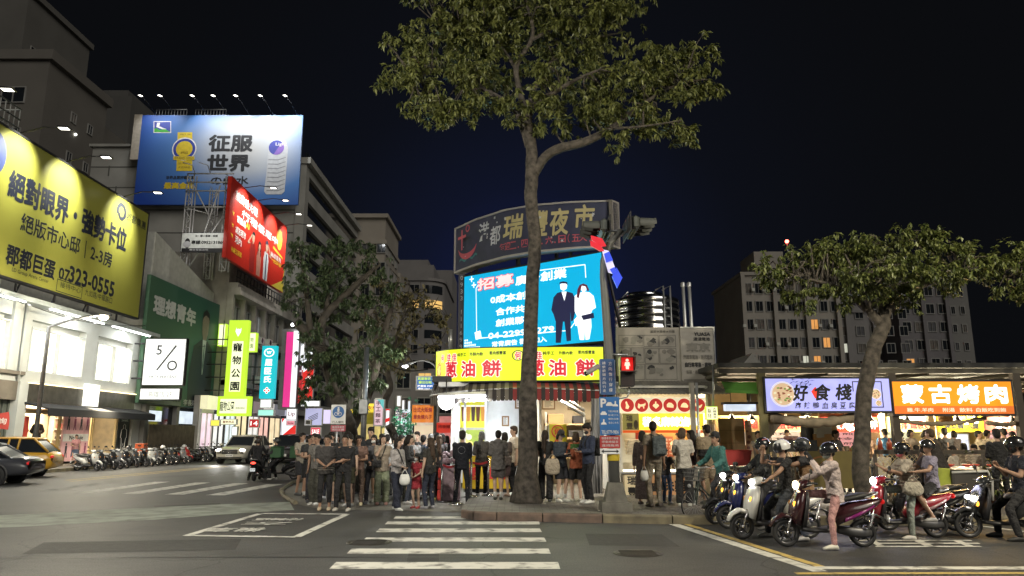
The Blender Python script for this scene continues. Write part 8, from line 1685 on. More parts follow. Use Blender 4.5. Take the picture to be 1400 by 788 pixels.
 m=MB();m.tube([(-.30,-.12,.22),(-.48,-.16,.20),(-.55,-.165,.22),(-.92,-.175,.33)],[.018,.02,.052,.056],10);B(m,'exhaust',dsteel if style=='dark' else chrome)
 m=MB();
 for k in range(9):m.lathe([(.026,-.012),(.034,0),(.026,.012)],(-.70-.009*k,.13,.36+.024*k),(-.3,0,1),10)
 m.tube([(-.68,.13,.30),(-.79,.13,.62)],.014,6);B(m,'shock_absorber',chrome)
 if stand:m=MB();m.tube([(-.10,.14,.26),(-.06,.26,.015)],.012,6);B(m,'side_stand',dsteel)
 if box is not None:
  bx=thing('delivery_box',box[1],'delivery box',Matrix.LocRotScale(Vector(loc),t.rotation_euler,None)@Vector((-.65,0,.80)),rz);m=MB();m.bbox((0,0,.22),(.46,.46,.42),0,bev=.02);B(m,'casing',box[0],bx);m=MB();m.bbox((0,0,.445),(.48,.48,.03),0,bev=.01);B(m,'lid',box[0],bx)
  m=MB();m.bbox((-.235,0,.22),(.006,.3,.12));B(m,'label_patch',cloth((.45,.5,.45)),bx)
 return t
def srz(deg):return R(deg)
def put(px,py):return gnd(px,py,0.006)
G='scooters waiting at the stop line'
pA=put(1129,748);scooter('dark maroon scooter with round headlight and magenta flank under the rider in pink',pA,R(177),(.035,.010,.013),'maroon','round',head_warm,60,side=paint_m('magenta',(.20,.02,.14)))
pB=put(1062,737);scooter('white scooter with angular nose under the rider with the white helmet',pB,R(186),(.58,.58,.56),'pearl','angular',head_on,40)
pC=put(1036,722);scooter('blue scooter half hidden behind the white one',pC,R(188),(.02,.025,.10),'blue','angular',head_on,30)
pD=put(1016,716);scooter('black scooter next to the bicycle',pD,R(192),(.02,.02,.023),'black','dark',head_on,30)
pE=put(1233,735);scooter('red scooter with a silver pink flank carrying two riders',pE,R(178),(.26,.016,.03),'red','round',head_on,50,side=paint_m('rosy',(.30,.20,.22)),rim=dsteel)
pF=put(1262,726);scooter('dark scooter just behind the red one, only its tail in view',pF,R(176),(.03,.03,.033),'black','dark',None,0)
pG=put(1378,737);scooter('big black sport scooter with twin narrow headlights',pG,R(172),(.03,.032,.035),'gloss_black','sport',head_on,25)
fw_=lambda rz:Vector((math.cos(rz),math.sin(rz),0))
def rider(label,p,rz,off=.20,feet='ground',**k):
 fa=math.degrees(rz)+90;k.setdefault('group','scooter riders waiting at the stop line');f=k.pop('f3',None)
 ft={'ground':((-.30,.0,.075),(.30,.04,.075)),'near':((-.15,-.22,.38),(.32,.02,.075)),'board':((-.15,-.22,.38),(.15,-.22,.38)),'pillion':((-.24,.05,.34),(.24,.05,.34))}[feet]
 k.setdefault('hands',((-.27,-.20,.955),(.27,-.20,.955)))
 return person(label,p,facing=fa,pelvis=(0,off,.80 if feet!='pillion' else .86),feet=ft,vox=k.pop('vox',.0145),**k)
shell=lambda n,c:mat('helmet_'+n,c,.18,var=.05,coat=.7);smoke=mat('smoke_visor',(.02,.022,.025),.06,spec=.8);pink=(.42,.27,.25)
r,P=rider('rider in pink with a black helmet, dark sleeve raised to the face',pA,R(177),feet='near',sex='f',h=1.56,lean=4,hands=((-.2,-.22,.97),(.02,-.13,1.28)),top=((.58,.48,.46),'cardigan'),bottom=((.44,.24,.23),'slim'),shoes=(.66,.64,.55),skin=2,head=(12,12))
helmet(r,P,shell('black',(.012,.012,.014)),smoke);m=MB();m.cap(P['wr'][1].lerp(P['el'][1],.3),P['wr'][1]+(P['wr'][1]-P['el'][1]).normalized()*.12,.045,.04);m.build('glove',cloth((.015,.015,.017)),r,local=True)
m=MB();m.ell(P['H'](0,-.06,-.05),(.07,.06,.05),12,8);m.build('face_mask',cloth((.18,.2,.17)),r,local=True)
r,P=rider('rider in black tee rubbing the eyes beneath a white open helmet',pB,R(186),feet='ground',h=1.64,hands=((-.1,-.10,1.38),(.26,-.2,.95)),top=((.02,.02,.02),'tee'),bottom=((.035,.04,.05),'pants'),shoes=(.5,.5,.5),skin=1,head=(-5,14),build=1.05)
helmet(r,P,shell('white',(.66,.66,.66)),mat('helmet_black_top',(.015,.015,.016),.3))
r,P=rider('pillion with mirrored dark helmet and tan vest looking at a phone',pB+fw_(R(186))*-.30,R(186),off=.26,feet='ground',h=1.70,hands=((-.06,-.24,1.22),(.08,-.24,1.18)),top=((.03,.03,.033),'tee'),bottom=((.05,.06,.09),'pants'),shoes=(.4,.4,.42),skin=1,head=(25,12))
helmet(r,P,shell('grey',(.06,.062,.065)),smoke);phone('phone held up by the pillion in the tan vest',r,P,0);m=MB();m.loft([[P['pelvis']+P['T']*q+VX*(.192-.05*max(0,q-.3))*math.cos(a)+P['B']*.146*math.sin(a)for q in(-.02,.15,.3,.42)]for a in[-.4+.098*k for k in range(41)]],caps=False,closed=False,smooth=True);m.build('vest',cloth((.24,.14,.07)),r,local=True)
r,P=rider('rider in black jacket and striped helmet on the blue scooter',pC,R(188),h=1.70,top=((.015,.016,.018),'jacket'),bottom=(blk,'pants'),shoes=(.05,.05,.05),skin=1,head=(10,8))
helmet(r,P,shell('black',(.012,.012,.014)),smoke,shell('stripe_rose',(.40,.16,.17)))
r,P=rider('driver in a pale striped shirt and black helmet on the red scooter',pE,R(178),feet='near',sex='f',h=1.54,lean=6,hands=((-.16,-.16,1.12),(.10,-.20,1.10)),top=((.40,.35,.29),'loose'),bottom=((.22,.25,.23),'pants'),shoes=(.66,.64,.6),skin=1,head=(8,6),build=1.1)
helmet(r,P,shell('black',(.012,.012,.014)),smoke);m=MB()
for q in[(-.02+.055*k)for k in range(8)]:m.loft([[P['pelvis']+P['T']*(q+zz)+VX*(.205-.02*q)*math.cos(a)+P['B']*(.148)*math.sin(a)for zz in(0,.016)]for a in[k*math.pi/12 for k in range(25)]],caps=False,closed=False)
m.build('stripe',cloth((.22,.15,.12)),r,local=True);m=MB();m.ell(P['H'](0,-.06,-.05),(.065,.055,.05),12,8);m.build('face_mask',cloth((.45,.10,.12)),r,local=True)
prop_bag('beige shoulder bag on the lap of the striped shirt driver',W(r,P['pelvis'])+Vector((-.06,-.24,.20)),(.34,.13,.22),cloth((.36,.33,.27)))
r,P=rider('pillion in a lavender tee with an open black helmet',pE+fw_(R(178))*-.38,R(178),off=.20,feet='pillion',sex='f',h=1.52,hands=((-.2,-.16,1.08),(.2,-.16,1.06)),top=((.27,.25,.34),'tee'),bottom=(blk,'shorts'),shoes=(.3,.3,.3),skin=1,head=(30,0),build=1.1)
helmet(r,P,shell('black2',(.02,.02,.022)))
r,P=rider('rider in navy tee and black trousers with a full black helmet on the sport scooter',pG,R(172),feet='ground',h=1.76,off=.30,hands=((-.06,.02,1.14),(.08,.02,1.10)),top=((.014,.017,.030),'tee'),bottom=(blk,'pants'),shoes=(.02,.02,.02),skin=1,head=(-10,10))
helmet(r,P,shell('black',(.012,.012,.014)),smoke);m=MB();m.ell(P['H'](0,-.05,-.05),(.075,.07,.06),12,8);m.build('face_mask',cloth((.02,.02,.02)),r,local=True)
def bicycle(label,loc,rz):
 t=thing('bicycle',label,'bicycle',loc,rz);B=lambda mb,n,m,par=t:mb.build(n,m,par,local=True);r=.32
 for x in(.52,-.52):
  m=MB();m.lathe([(r-.018,-.014),(r,0),(r-.018,.014),(r-.03,0),(r-.018,-.014)],(x,0,r),(0,1,0),32);w_=B(m,'wheel',rubber);m=MB();m.lathe([(r-.03,-.01),(r-.042,0),(r-.03,.01)],(x,0,r),(0,1,0),32)
  m.lathe([(.02,-.03),(.02,.03)],(x,0,r),(0,1,0),8,caps=True)
  for k in range(16):a=math.pi*k/8;m.tube([(x,0,r),(x+(r-.04)*math.cos(a),0,r+(r-.04)*math.sin(a))],.003,3,smooth=False)
  B(m,'rim',alu,w_)
 m=MB()
 for pts in([(.52,.04,r),(.43,.03,.78),(.40,0,.95)],[(.42,0,.72),(.02,0,.32),(-.12,0,.80)],[(.02,0,.32),(-.52,.05,r),(-.10,0,.62)],[(.02,0,.32),(-.52,-.05,r)],[(.52,-.04,r),(.43,-.03,.78)]):m.tube(pts,.017,6)
 B(m,'frame',mat('bike_paint',(.05,.07,.06),.4));m=MB();m.tube([(.40,0,.95),(.42,0,1.02),(.36,.2,1.04),(.22,.28,1.02)],.012,6);m.tube([(.42,0,1.02),(.36,-.2,1.04),(.22,-.28,1.02)],.012,6);B(m,'handlebar',alu)
 m=MB();slab(m,[(-.0,.83,.02,.03,0),(-.12,.85,.03,.06,0),(-.24,.87,.035,.11,0),(-.28,.87,.02,.08,0)]);B(m,'saddle',seat_m)
 m=MB();m.lathe([(.09,-.01),(.09,.01)],(.02,0,.32),(0,1,0),18,caps=True);m.tube([(.02,.07,.32),(.12,.07,.20),(.12,.16,.20)],.01,5);m.tube([(.02,-.07,.32),(-.08,-.07,.44),(-.08,-.16,.44)],.01,5);B(m,'crankset',dsteel)
 m=MB();n=9
 for s_ in range(4):
  z=.78+.075*s_;w2=.13+.012*s_;m.tube([(.52-w2,-w2,z),(.52+w2,-w2,z),(.52+w2,w2,z),(.52-w2,w2,z),(.52-w2,-w2,z)],.006,4)
 for k in range(n):
  q=-1+2*k/(n-1);
  for a,b_ in(((.52+q*.13,-.13),(.52+q*.166,-.166)),((.52+q*.13,.13),(.52+q*.166,.166)),((.65,q*.13),(.686,q*.166)),((.39,q*.13),(.354,q*.166))):m.tube([(*a,.78),(*b_,1.005)],.004,3,smooth=False)
 m.bbox((.52,0,.782),(.25,.25,.006));B(m,'basket',mat('basket_steel',(.12,.12,.12),.5,.4))
 m=MB();m.ell((.63,0,.68),(.035,.04,.04),10,7);B(m,'lamp',clear_glass);return t
pH=put(982,712);pH.z=.006;bicycle('old bicycle with a wire basket at the kerb under the man in teal',pH,R(200))
r,P=person('man in a teal jacket and dark cap astride the old bicycle',pH,facing=200+90,pelvis=(0,.17,.96),feet=((-.28,-.02,.075),(.10,-.05,.30)),hands=((-.28,-.24,1.06),(.28,-.24,1.06)),h=1.66,lean=14,top=((.045,.15,.14),'jacket'),bottom=((.05,.05,.055),'pants'),shoes=(.1,.1,.1),skin=1,hat='cap',vox=.0145,head=(5,0),group='scooter riders waiting at the stop line'),None
pI=put(351,657);scooter('small dark scooter seen from behind with a lit red tail lamp',pI,R(98),(.03,.03,.035),'black','angular',None,0,'scooters on the side street',tail=tail_on,plate=True)
r,P=rider('rider in dark jacket and helmet seen from behind on the small scooter',pI,R(98),h=1.66,top=((.025,.025,.03),'jacket'),bottom=(blk,'pants'),shoes=(.05,.05,.05),group='riders on the side street',vox=.02);helmet(r,P,shell('dark_bronze',(.06,.05,.045)))
gb=mat('green_bag',(.05,.13,.06),.6)
pJ=put(383,656);scooter('black scooter with a green delivery box standing beside the small one',pJ,R(172),(.02,.02,.022),'black','dark',None,0,'scooters on the side street',(gb,'dark green delivery box on the black scooter'));
bx2=thing('delivery_box','second green delivery bag hung against the first green box','delivery box',pJ+Vector((-.15,-.1,.82)));m=MB();m.bbox((0,0,.2),(.42,.42,.4),0,bev=.02);m.build('casing',gb,bx2,local=True);m=MB();m.bbox((0,0,.415),(.44,.44,.025),0,bev=.008);m.build('lid',gb,bx2,local=True)
r,P=rider('rider bent over the black delivery scooter behind the crowd',pJ+Vector((-.3,0,0)),R(172),h=1.68,lean=12,top=((.05,.05,.055),'jacket'),bottom=(blk,'pants'),group='riders on the side street',vox=.02);helmet(r,P,shell('grey',(.06,.062,.065)))
G2='scooters parked in a row along the kerb'
protos=[]
rowX=-20.4;cols=[((.62,.62,.62),'pearl','angular','white'),((.02,.02,.023),'black','dark','black'),((.05,.055,.06),'graphite','round','graphite'),((.20,.20,.21),'silver','angular','silver'),((.35,.03,.03),'old_red','round','dull red')]
for k,(c,nm,st,w_)in enumerate(cols):
 protos.append(scooter('%s scooter in the parked row along the kerb of the side street'%w_,(rowX,36.8+.75*k,0),R(10),c,nm,st,None,0,G2,stand=True))
order=[0,1,1,3,1,2,1,0,3,1,2,1,3,4,1,2,0,1,3,1,2,1,0,1]
for o in protos:o.location=(-20.2,0,0)
used=set()
for i,k in enumerate(order):
 src=protos[k];o=src if k not in used else copy_tree(src);used.add(k)
 y=36.2+.80*i+(1.0 if i>13 else 0);o.location=(-20.25+.12*random.uniform(-1,1),y,0.004);o.rotation_euler=(0,R(0),R(random.uniform(-8,14)-28))
 o['group']=G2
p=Vector((-20.9,42.6,.72));t=thing('delivery_box','orange-red delivery box on a scooter of the parked row','delivery box',p);m=MB();m.bbox((0,0,.24),(.5,.5,.46),0,bev=.02);m.build('casing',mat('orange_red_box',(.45,.09,.03),.5),t,local=True);m=MB();m.bbox((0,0,.485),(.52,.52,.03),0,bev=.01);m.build('lid',mat('orange_red_box',(.45,.09,.03),.5),t,local=True)
for k,(y,c)in enumerate(((44.6,'white'),(47.5,'pale'),(40.6,'dark'))):
 m=MB();m.ell((-20.6,y,.98),(.15,.13,.13),14,9);m.lathe([(.152,-.02),(.16,-.04),(.15,-.06)],(-20.6,y,.96),seg=14);tag(m.build('helmet',shell(c,{'white':(.66,.66,.66),'pale':(.4,.42,.42),'dark':(.03,.03,.035)}[c])),['white helmet left on a parked scooter of the row','pale grey helmet left on a parked scooter of the row','dark helmet left on a parked scooter of the row'][k],'helmet')
r,P=person('woman in a pink top and blue skirt walking past the lit clothes shop',(-22.3,38.6,.13),facing=40,h=1.58,sex='f',legs='step',arms='hold',top=((.42,.2,.2),'tee'),bottom=((.08,.11,.17),'skirt'),shoes=(.5,.5,.5),hair='bun',vox=.022,group='people on the side street')
for(px,Y_,c,lb,sx)in((636*.33,52.5,(.4,.38,.36),'person in a pale top sitting on a parked scooter by the bamboo fence','f'),(219,53.6,(.03,.03,.03),'person in black sitting on a parked scooter by the bamboo fence','m'),(258,55,(.03,.03,.035),'rider in black waiting on the kerb under the lime sign','m'),(291,58,(.08,.08,.1),'person in dark clothes beside the pale car','m')):
 person(lb,at_depth(px,Y_,.05),facing=60,h=1.68,sex=sx,pelvis=(0,.1,.86),feet=((-.25,0,.075),(.25,-.1,.075)),arms='phone',top=(c,'tee'),bottom=(blk,'pants'),vox=.026,group='people on the side street',hair='bob' if sx=='f' else 'short')
m=MB();p=at_depth(202,50,.95);m.bbox(p,(.42,.3,.55),.3,bev=.06);tag(m.build('backpack',cloth((.35,.06,.12))),'dark pink backpack standing on a parked scooter','backpack')
def car(label,loc,rz,body,pname,L=4.7,Wd=1.85,Hh=1.66,kind='suv',lights=False,group=None,roof_lamp=False,emblem=True):
 """forward is +x"""
 t=thing('car',label,'car',loc,rz,group);pm=paint_m(pname,body,.28);B=lambda mb,n,m,par=t:mb.build(n,m,par,local=True);hl=L/2;hw=Wd/2
 belt=Hh*.60;zb=.30;r=.355 if kind=='suv' else .325;ax=(hl-.92,-hl+.98)
 def sect(x,top,w,bot=zb,crown=.05):
  return[Vector((x,y*w,z))for y,z in((-.90,bot),(-.97,bot+.10),(-1.0,bot+.32),(-.985,top-.16),(-.94,top-.03),(-.80,top+crown*.4),(-.4,top+crown),(0,top+crown*1.15),(.4,top+crown),(.80,top+crown*.4),(.94,top-.03),(.985,top-.16),(1.0,bot+.32),(.97,bot+.10),(.90,bot),(0,bot-.03))]
 hood=belt-.04;st=[(hl,.72,hw*.80,.42),(hl-.06,.80,hw*.90,.34),(hl-.25,hood-.14,hw*.975,.30),(hl-.9,hood-.03,hw,.28),(hl-1.45,belt,hw,.28),(0,belt+.01,hw,.27),(-hl+1.0,belt+.03,hw,.28),(-hl+.25,belt+.02,hw*.96,.34),(-hl+.06,belt-.08,hw*.90,.40),(-hl,belt-.22,hw*.84,.46)]
 m=MB();m.loft([sect(x,tp,w,b_)for x,tp,w,b_ in st],smooth=True);B(m,'body',pm)
 x0,x1,x2,x3=((hl-1.42,hl-2.15,-hl+.75,-hl+.18)if kind!='sedan' else(hl-1.45,hl-2.25,-hl+1.35,-hl+.62))
 def ring(x,z,w):return[Vector((x,y*w,z+zz))for y,zz in((-1,0),(-.97,.02),(-.5,.05),(0,.06),(.5,.05),(.97,.02),(1,0))]
 gh=MB();tw=hw*.76;zr=Hh-.06
 base=[(x0,belt,hw*.90),(x1,zr,tw),(x2,zr-.02,tw),(x3,belt+.04,hw*.86)]
 def gp(x,w,z):return Vector((x,w,z))
 gh.loft([[gp(x0,-hw*.90,belt-.05),gp(x3,-hw*.86,belt-.05),gp(x3,hw*.86,belt-.05),gp(x0,hw*.90,belt-.05)],[gp(x0,-hw*.90,belt+.02),gp(x3,-hw*.86,belt+.05),gp(x3,hw*.86,belt+.05),gp(x0,hw*.90,belt+.02)],[gp(x1,-tw,zr-.02),gp(x2,-tw,zr-.04),gp(x2,tw,zr-.04),gp(x1,tw,zr-.02)]]);B(gh,'windscreen',glass_dark)
 m=MB();m.loft([[gp(x1+.1,y*tw*1.02,zr-.05+.075*(1-(y)**4))for y in(-1,-.9,-.5,0,.5,.9,1)]+[gp(x1+.1,0,zr-.07)],[gp((x1+x2)/2,y*tw*1.02,zr-.02+.08*(1-y**4))for y in(-1,-.9,-.5,0,.5,.9,1)]+[gp((x1+x2)/2,0,zr-.06)],[gp(x2-.08,y*tw*1.02,zr-.06+.07*(1-y**4))for y in(-1,-.9,-.5,0,.5,.9,1)]+[gp(x2-.08,0,zr-.08)]],smooth=True);B(m,'roof',pm)
 m=MB()
 for s_ in(-1,1):
  for(xa,za,xb,zbb)in((x0,belt,x1,zr-.02),(x3,belt+.04,x2,zr-.04)):m.tube([(xa,s_*hw*.89,za),(xb,s_*(tw+.005),zbb)],.042,6)
  xm=(x1+x2)/2+.05;m.tube([(xm,s_*hw*.895,belt),(xm-.03,s_*(tw+.005),zr-.02)],.04,6)
  if kind!='sedan':xq=x2+.55;m.tube([(xq,s_*hw*.885,belt),(xq-.05,s_*(tw+.005),zr-.03)],.04,6)
  m.tube([(x1,s_*(tw+.01),zr-.01),(x2,s_*(tw+.01),zr-.03)],.03,6)
 B(m,'pillar',pm)
 for s_ in(-1,1):
  for xa,xb in(((x0+.25),(x1+x2)/2+.05),((x1+x2)/2+.03,x2+.1)):
   m=MB();m.box((min(xa,xb)+.012,s_*hw*1.0-.004,.40),(max(xa,xb)-.012,s_*hw*1.0+.006,belt-.2));d=B(m,'door',pm);m=MB();m.bbox((min(xa,xb)+.2,s_*(hw+.02),belt-.26),(.2,.03,.035),0,bev=.008);B(m,'handle',pm if kind!='suv' else chrome,d)
  m=MB();m.ell((x0+.22,s_*(hw+.09),belt+.10),(.07,.11,.075),12,8);B(m,'mirror',pm)
 for x in ax:
  for s_ in(-1,1):
   a=MB();a.lathe([(r+.075,-.02),(r+.075,.02),(r-.02,.02),(r-.02,-.02)],(x,s_*(hw-.012),r+.01),(0,1,0),28);B(a,'wheel_arch',trim)
   o=MB();o.lathe([(r*.62,-.11),(r-.03,-.115),(r,-.07),(r,.07),(r-.03,.115),(r*.62,.11)],(x,s_*(hw-.09),r),(0,1,0),30);w_=B(o,'wheel',rubber)
   m=MB();yy=s_*(hw-.09)+s_*.085;m.lathe([(r*.64,0),(r*.60,-.02*s_)],(x,yy,r),(0,1,0),30);m.lathe([(.07,.01*s_),(.005,.02*s_)],(x,yy,r),(0,1,0),12)
   for k in range(10):q=2*math.pi*k/10;dv=Vector((math.cos(q),0,math.sin(q)));m.tube([Vector((x,yy,r))+dv*.05,Vector((x,yy,r))+dv*r*.61],[.022,.014],5)
   m.lathe([(r*.6,-.06*s_),(.01,-.06*s_)],(x,yy,r),(0,1,0),24,mi=1);B(m,'rim',[chrome,dsteel],w_)
 m=MB();m.bbox((hl-.02,0,.70),(.10,hw*1.05,.26),0,bev=.04);gl_=B(m,'grille',mat('grille_black',(.02,.02,.02),.4))
 m=MB();
 for z in(.64,.74):m.bbox((hl+.035,0,z),(.02,hw*.98,.022),0,bev=.004)
 if emblem and kind=='suv':
  m.lathe([(.095,0),(.11,.012),(.095,.02)],(hl+.04,0,.70),(1,0,0),20)
  for k in range(3):q=math.pi/2+2*math.pi*k/3;m.tube([(hl+.055,0,.70),(hl+.055,.095*math.cos(q),.70+.095*math.sin(q))],.010,5)
 B(m,'grille_bar',chrome,gl_)
 m=MB();m.bbox((hl-.10,0,.40),(.2,hw*1.6,.14),0,bev=.05);B(m,'bumper_intake',trim);m=MB();m.bbox((hl+.025,0,.50),(.02,.44,.14),0,bev=.004);pl_=B(m,'license_plate',white);m2=MB();add_text(m2,'BQK-5528',fplane((hl+.037,0,.50),VY,VZ),0,0,w=.36,h=.075,d=.002);B(m2,'lettering',ink,pl_)
 for s_ in(-1,1):
  m=MB();m.ell((hl-.14,s_*hw*.74,.80),(.14,.20,.075),12,8,M=Matrix.Rotation(s_*-.35,3,'Z'));B(m,'headlight',head_on if lights else clear_glass)
  m=MB();m.ell((-hl+.06,s_*hw*.72,belt-.16),(.06,.19,.07),12,8);B(m,'taillight',mat('red_lens',(.3,.015,.015),.2))
  if lights:
   M_=Matrix.LocRotScale(Vector(loc),t.rotation_euler,None);lamp('SPOT',M_@Vector((hl+.06,s_*hw*.74,.80)),300,(1,.97,.92),t,M_@Vector((hl+12,s_*hw*.74,-.4)),spot=70,blend=.9,radius=.08)
 if roof_lamp:m=MB();m.bbox((.1,0,Hh+.10),(.22,.50,.16),0,bev=.04);B(m,'roof_lamp',emis('taxi_lamp',(1,.55,.1),.8))
 return t
car('champagne silver suv with lit headlights driving towards the crossing',(-16.7,47.2,.004),R(-91),(.42,.40,.34),'champagne',lights=True,Hh=1.72)
car('yellow taxi estate parked by the white shop building',(-20.9,30.6,.004),R(196),(.50,.27,.02),'taxi_yellow',L=4.6,Hh=1.62,kind='wagon',roof_lamp=True)
car('dark grey sedan entering the side street, cut by the picture edge',(-19.0,26.2,.004),R(194),(.035,.037,.045),'dark_grey',L=4.7,Hh=1.45,kind='sedan')
car('dark car behind the black delivery scooter',(-14.0,48,.004),R(-86),(.03,.03,.033),'black',kind='suv',Hh=1.75,group='cars queueing on the side street')
car('pale hatchback queueing behind the dark car',(-14.6,56,.004),R(-86),(.3,.3,.31),'silver',kind='wagon',Hh=1.55,group='cars queueing on the side street')
car('grey saloon far back in the queue on the side street',(-16.6,58,.004),R(-86),(.12,.12,.13),'graphite',kind='sedan',Hh=1.48,group='cars queueing on the side street')
car('black van-like car at the end of the queue by the tree',(-11.6,60,.004),R(-84),(.02,.02,.022),'black',kind='suv',Hh=1.85,group='cars queueing on the side street')
# diners, tables and small things of the market; the lane behind the crowd
GD='diners in the market hall'
def stool_person(label,px,Y,c,fc,hr='short',sex='m',stand=False,h=1.66,**k):
 z=ktop-.004;return person(label,at_depth(px,Y,z),facing=fc,h=h,sex=sex,legs='stand' if stand else 'sit',arms=k.pop('arms','eat'),top=(c,k.pop('st','tee')),bottom=k.pop('bt',(dk,'pants')),hair=hr,vox=.023,group=GD,skin=k.pop('skin',1),hairc=k.pop('hairc',(.015,.012,.01)),**k)
spec=[(1034,19.6,(.25,.22,.2),20,'short','m',True,'man with a red face watching from behind the olive post'),(1139,20.0,(.05,.05,.055),40,'short','m',True,'dark haired man standing beside the tan board'),(1107,22.5,(.10,.08,.07),160,'short','m',True,'cook in a dark cap bending by the cartons'),(1073,23.5,(.45,.38,.33),20,'short','m',True,'cook with arm raised beneath the rolled canvas'),(1206,22.0,(.06,.20,.42),175,'short','m',True,'man in a bright blue tee standing near the dark post'),(1198,18.6,(.52,.46,.36),170,'short','m',False,'diner in a cream tee seen from behind by the tree trunk'),(1212,19.2,(.02,.02,.022),150,'bob','f',False,'diner in black next to the cream tee'),(1163,19.4,(.42,.38,.33),-160,'bob','f',False,'diner with bobbed hair left of the tree trunk'.replace('left of','half behind')),(1241,23.0,(.5,.42,.36),20,'bob','f',True,'woman in a pale top standing under the white menu board'),(1233,20.0,(.03,.03,.035),-170,'short','m',False,'diner in black close to the dark post'),(1246,19.0,(.02,.02,.022),175,'full','m',False,'diner with full dark hair behind the open helmet'),(1257,20.2,(.5,.46,.4),-150,'short','m',False,'diner in white seen past the dark railing post'),(1261,22.6,(.10,.08,.08),30,'bob','f',True,'woman in brown standing under the white menu board'),(1267,22.0,(.03,.03,.03),-20,'long','f',True,'woman with long hair standing under the canvas roll'),(1288,21.5,(.04,.04,.045),178,'full','m',True,'man in a black tee standing before the ochre post'),(1294,19.6,(.55,.50,.42),-140,'short','m',False,'diner in a white vest bowed over the table at the ochre post'),(1333,21.8,(.45,.38,.28),60,'short','m',True,'young man in a cream tee in profile under the bulb'),(1345,22.2,(.42,.35,.26),100,'short','m',True,'second young man in a cream tee facing the first'),(1357,21.4,(.38,.32,.25),150,'short','m',True,'man in a sand tee waiting near the end post'),(1368,21.0,(.05,.045,.045),175,'short','m',True,'man in a dark tee near the end post'),(1380,21.6,(.09,.09,.1),-175,'short','m',True,'man in a grey tee close beside the end post'),(1325,20.0,(.42,.36,.3),-40,'full','m',False,'diner with fluffy hair facing the table with the red dishes'),(1335,19.0,(.10,.085,.075),-155,'bob','f',False,'diner in a brown-grey top beside a pale bottle'),(1395,20.5,(.05,.05,.06),-120,'short','m',True,'man behind the end post looking away'),(1312,21.0,(.3,.26,.22),140,'bob','f',False,'diner in beige at the far side of the table'),(1180,22.5,(.3,.2,.15),-10,'short','m',True,'cook in tan at the red signed stall'),(1228,24.5,(.3,.25,.2),170,'short','m',True,'customer in tan far back under the orange sign'),(1300,24.2,(.12,.1,.1),175,'bob','f',True,'customer in dark clothes at the bluish fridge')]
for i,(px,Y_,c,fc,hr,sx,stn,lb)in enumerate(spec):stool_person(lb,px,Y_,c,fc,hr,sx,stn,h=1.62+.02*(i%5),head=((i*29)%40-20,(i*7)%22))
person('stocky man in a black tee standing outside the railing, bending to a trolley',at_depth(1277,16.2,ktop),facing=-150,h=1.66,lean=16,arms='reach',top=((.03,.025,.022),'loose'),bottom=(dk,'pants'),build=1.15,vox=.02,group=GD,hairc=(.06,.05,.045))
person('dark haired person in a black jacket standing between railing and sport scooter',at_depth(1358,16.1,ktop),facing=170,h=1.62,arms='phone',top=((.012,.013,.018),'jacket'),bottom=(blk,'pants'),vox=.02,group=GD,hair='full')
def dining_table(label,px,Y,w=1.3):
 x=pxx(px,Y);t=thing('dining_table',label,'table',(x,Y,ktop));MB().bbox((x,Y,ktop+.735),(w,.6,.03),0,bev=.008).build('table_top',alu,t)
 for sx in(-1,1):
  for sy in(-1,1):MB().tube([(x+sx*(w/2-.08),Y+sy*.24,ktop),(x+sx*(w/2-.14),Y+sy*.2,ktop+.72)],.016,6).build('leg',steel,t)
 return x
for k,(px,Y_)in enumerate(((1318,18.4),(1205,20.4),(1252,21.2),(1345,20.4),(1290,22.6))):
 x=dining_table(['steel dining table with red dishes behind the plain railing','steel dining table beyond the chain link fence','steel dining table under the canvas roll','steel dining table by the end post','steel dining table at the foot of the ochre post'][k],px,Y_)
 for j in range(4 if k==0 else 2):
  q=Vector((x-.45+.3*j,Y_+.1*(-1)**j,ktop+.752));m=MB();m.lathe([(.04,0),(.10,.035),(.115,.06),(.105,.058),(.05,.015)],q,seg=14,caps=True);m.ell(q+VZ*.045,(.085,.085,.025),10,6,1)
  tag(m.build('dish',[mat('dish_red' if k==0 else 'dish_white',(.45,.04,.03)if k==0 else(.6,.58,.52),.4),mat('stew',(.35,.12,.04),.5,var=.5,scale=30)]),('red bowl of stew on the table behind the plain railing' if k==0 else 'white bowl of food on a market table'),'bowl','bowls on the market tables' if k else 'red bowls on the table behind the railing')
for px in(1304,1330,1188,1222,1260):
 Y_=18.9 if px>1290 else 19.6;x=pxx(px,Y_);t=thing('stool','low red plastic stool under a market table','stool',(x,Y_,ktop),0,'plastic stools in the market');MB().bbox((x,Y_,ktop+.44),(.3,.3,.03),0,bev=.01).build('seat',mat('red_plastic',(.42,.05,.05),.5),t)
 for sx in(-1,1):
  for sy in(-1,1):MB().tube([(x+sx*.14,Y_+sy*.14,ktop),(x+sx*.11,Y_+sy*.11,ktop+.43)],.018,5).build('leg',mat('red_plastic',(.42,.05,.05),.5),t)
t=thing('trolley','dark metal trolley box with a curved pale handle behind the red scooter','trolley',(pxx(1303,15.9),15.9,ktop));x=pxx(1305,15.9);MB().bbox((x,15.9,ktop+.5),(.75,.6,.62),0,bev=.03).build('box',mat('dull_dark_metal',(.06,.055,.05),.5,.3),t);m=MB();m.tube([(x-.38,15.6,ktop+.75),(x+.33,15.56,ktop+.78),(x+.4,15.56,ktop+.6),(x+.36,15.56,ktop+.2)],.025,8);m.build('handle',mat('pale_pipe',(.5,.5,.48),.4),t)
for sx in(-.3,.3):m=MB();m.lathe([(.09,-.03),(.1,0),(.09,.03)],(x+sx,15.65,ktop+.1),(0,1,0),14,caps=True);m.build('wheel',rubber,t)
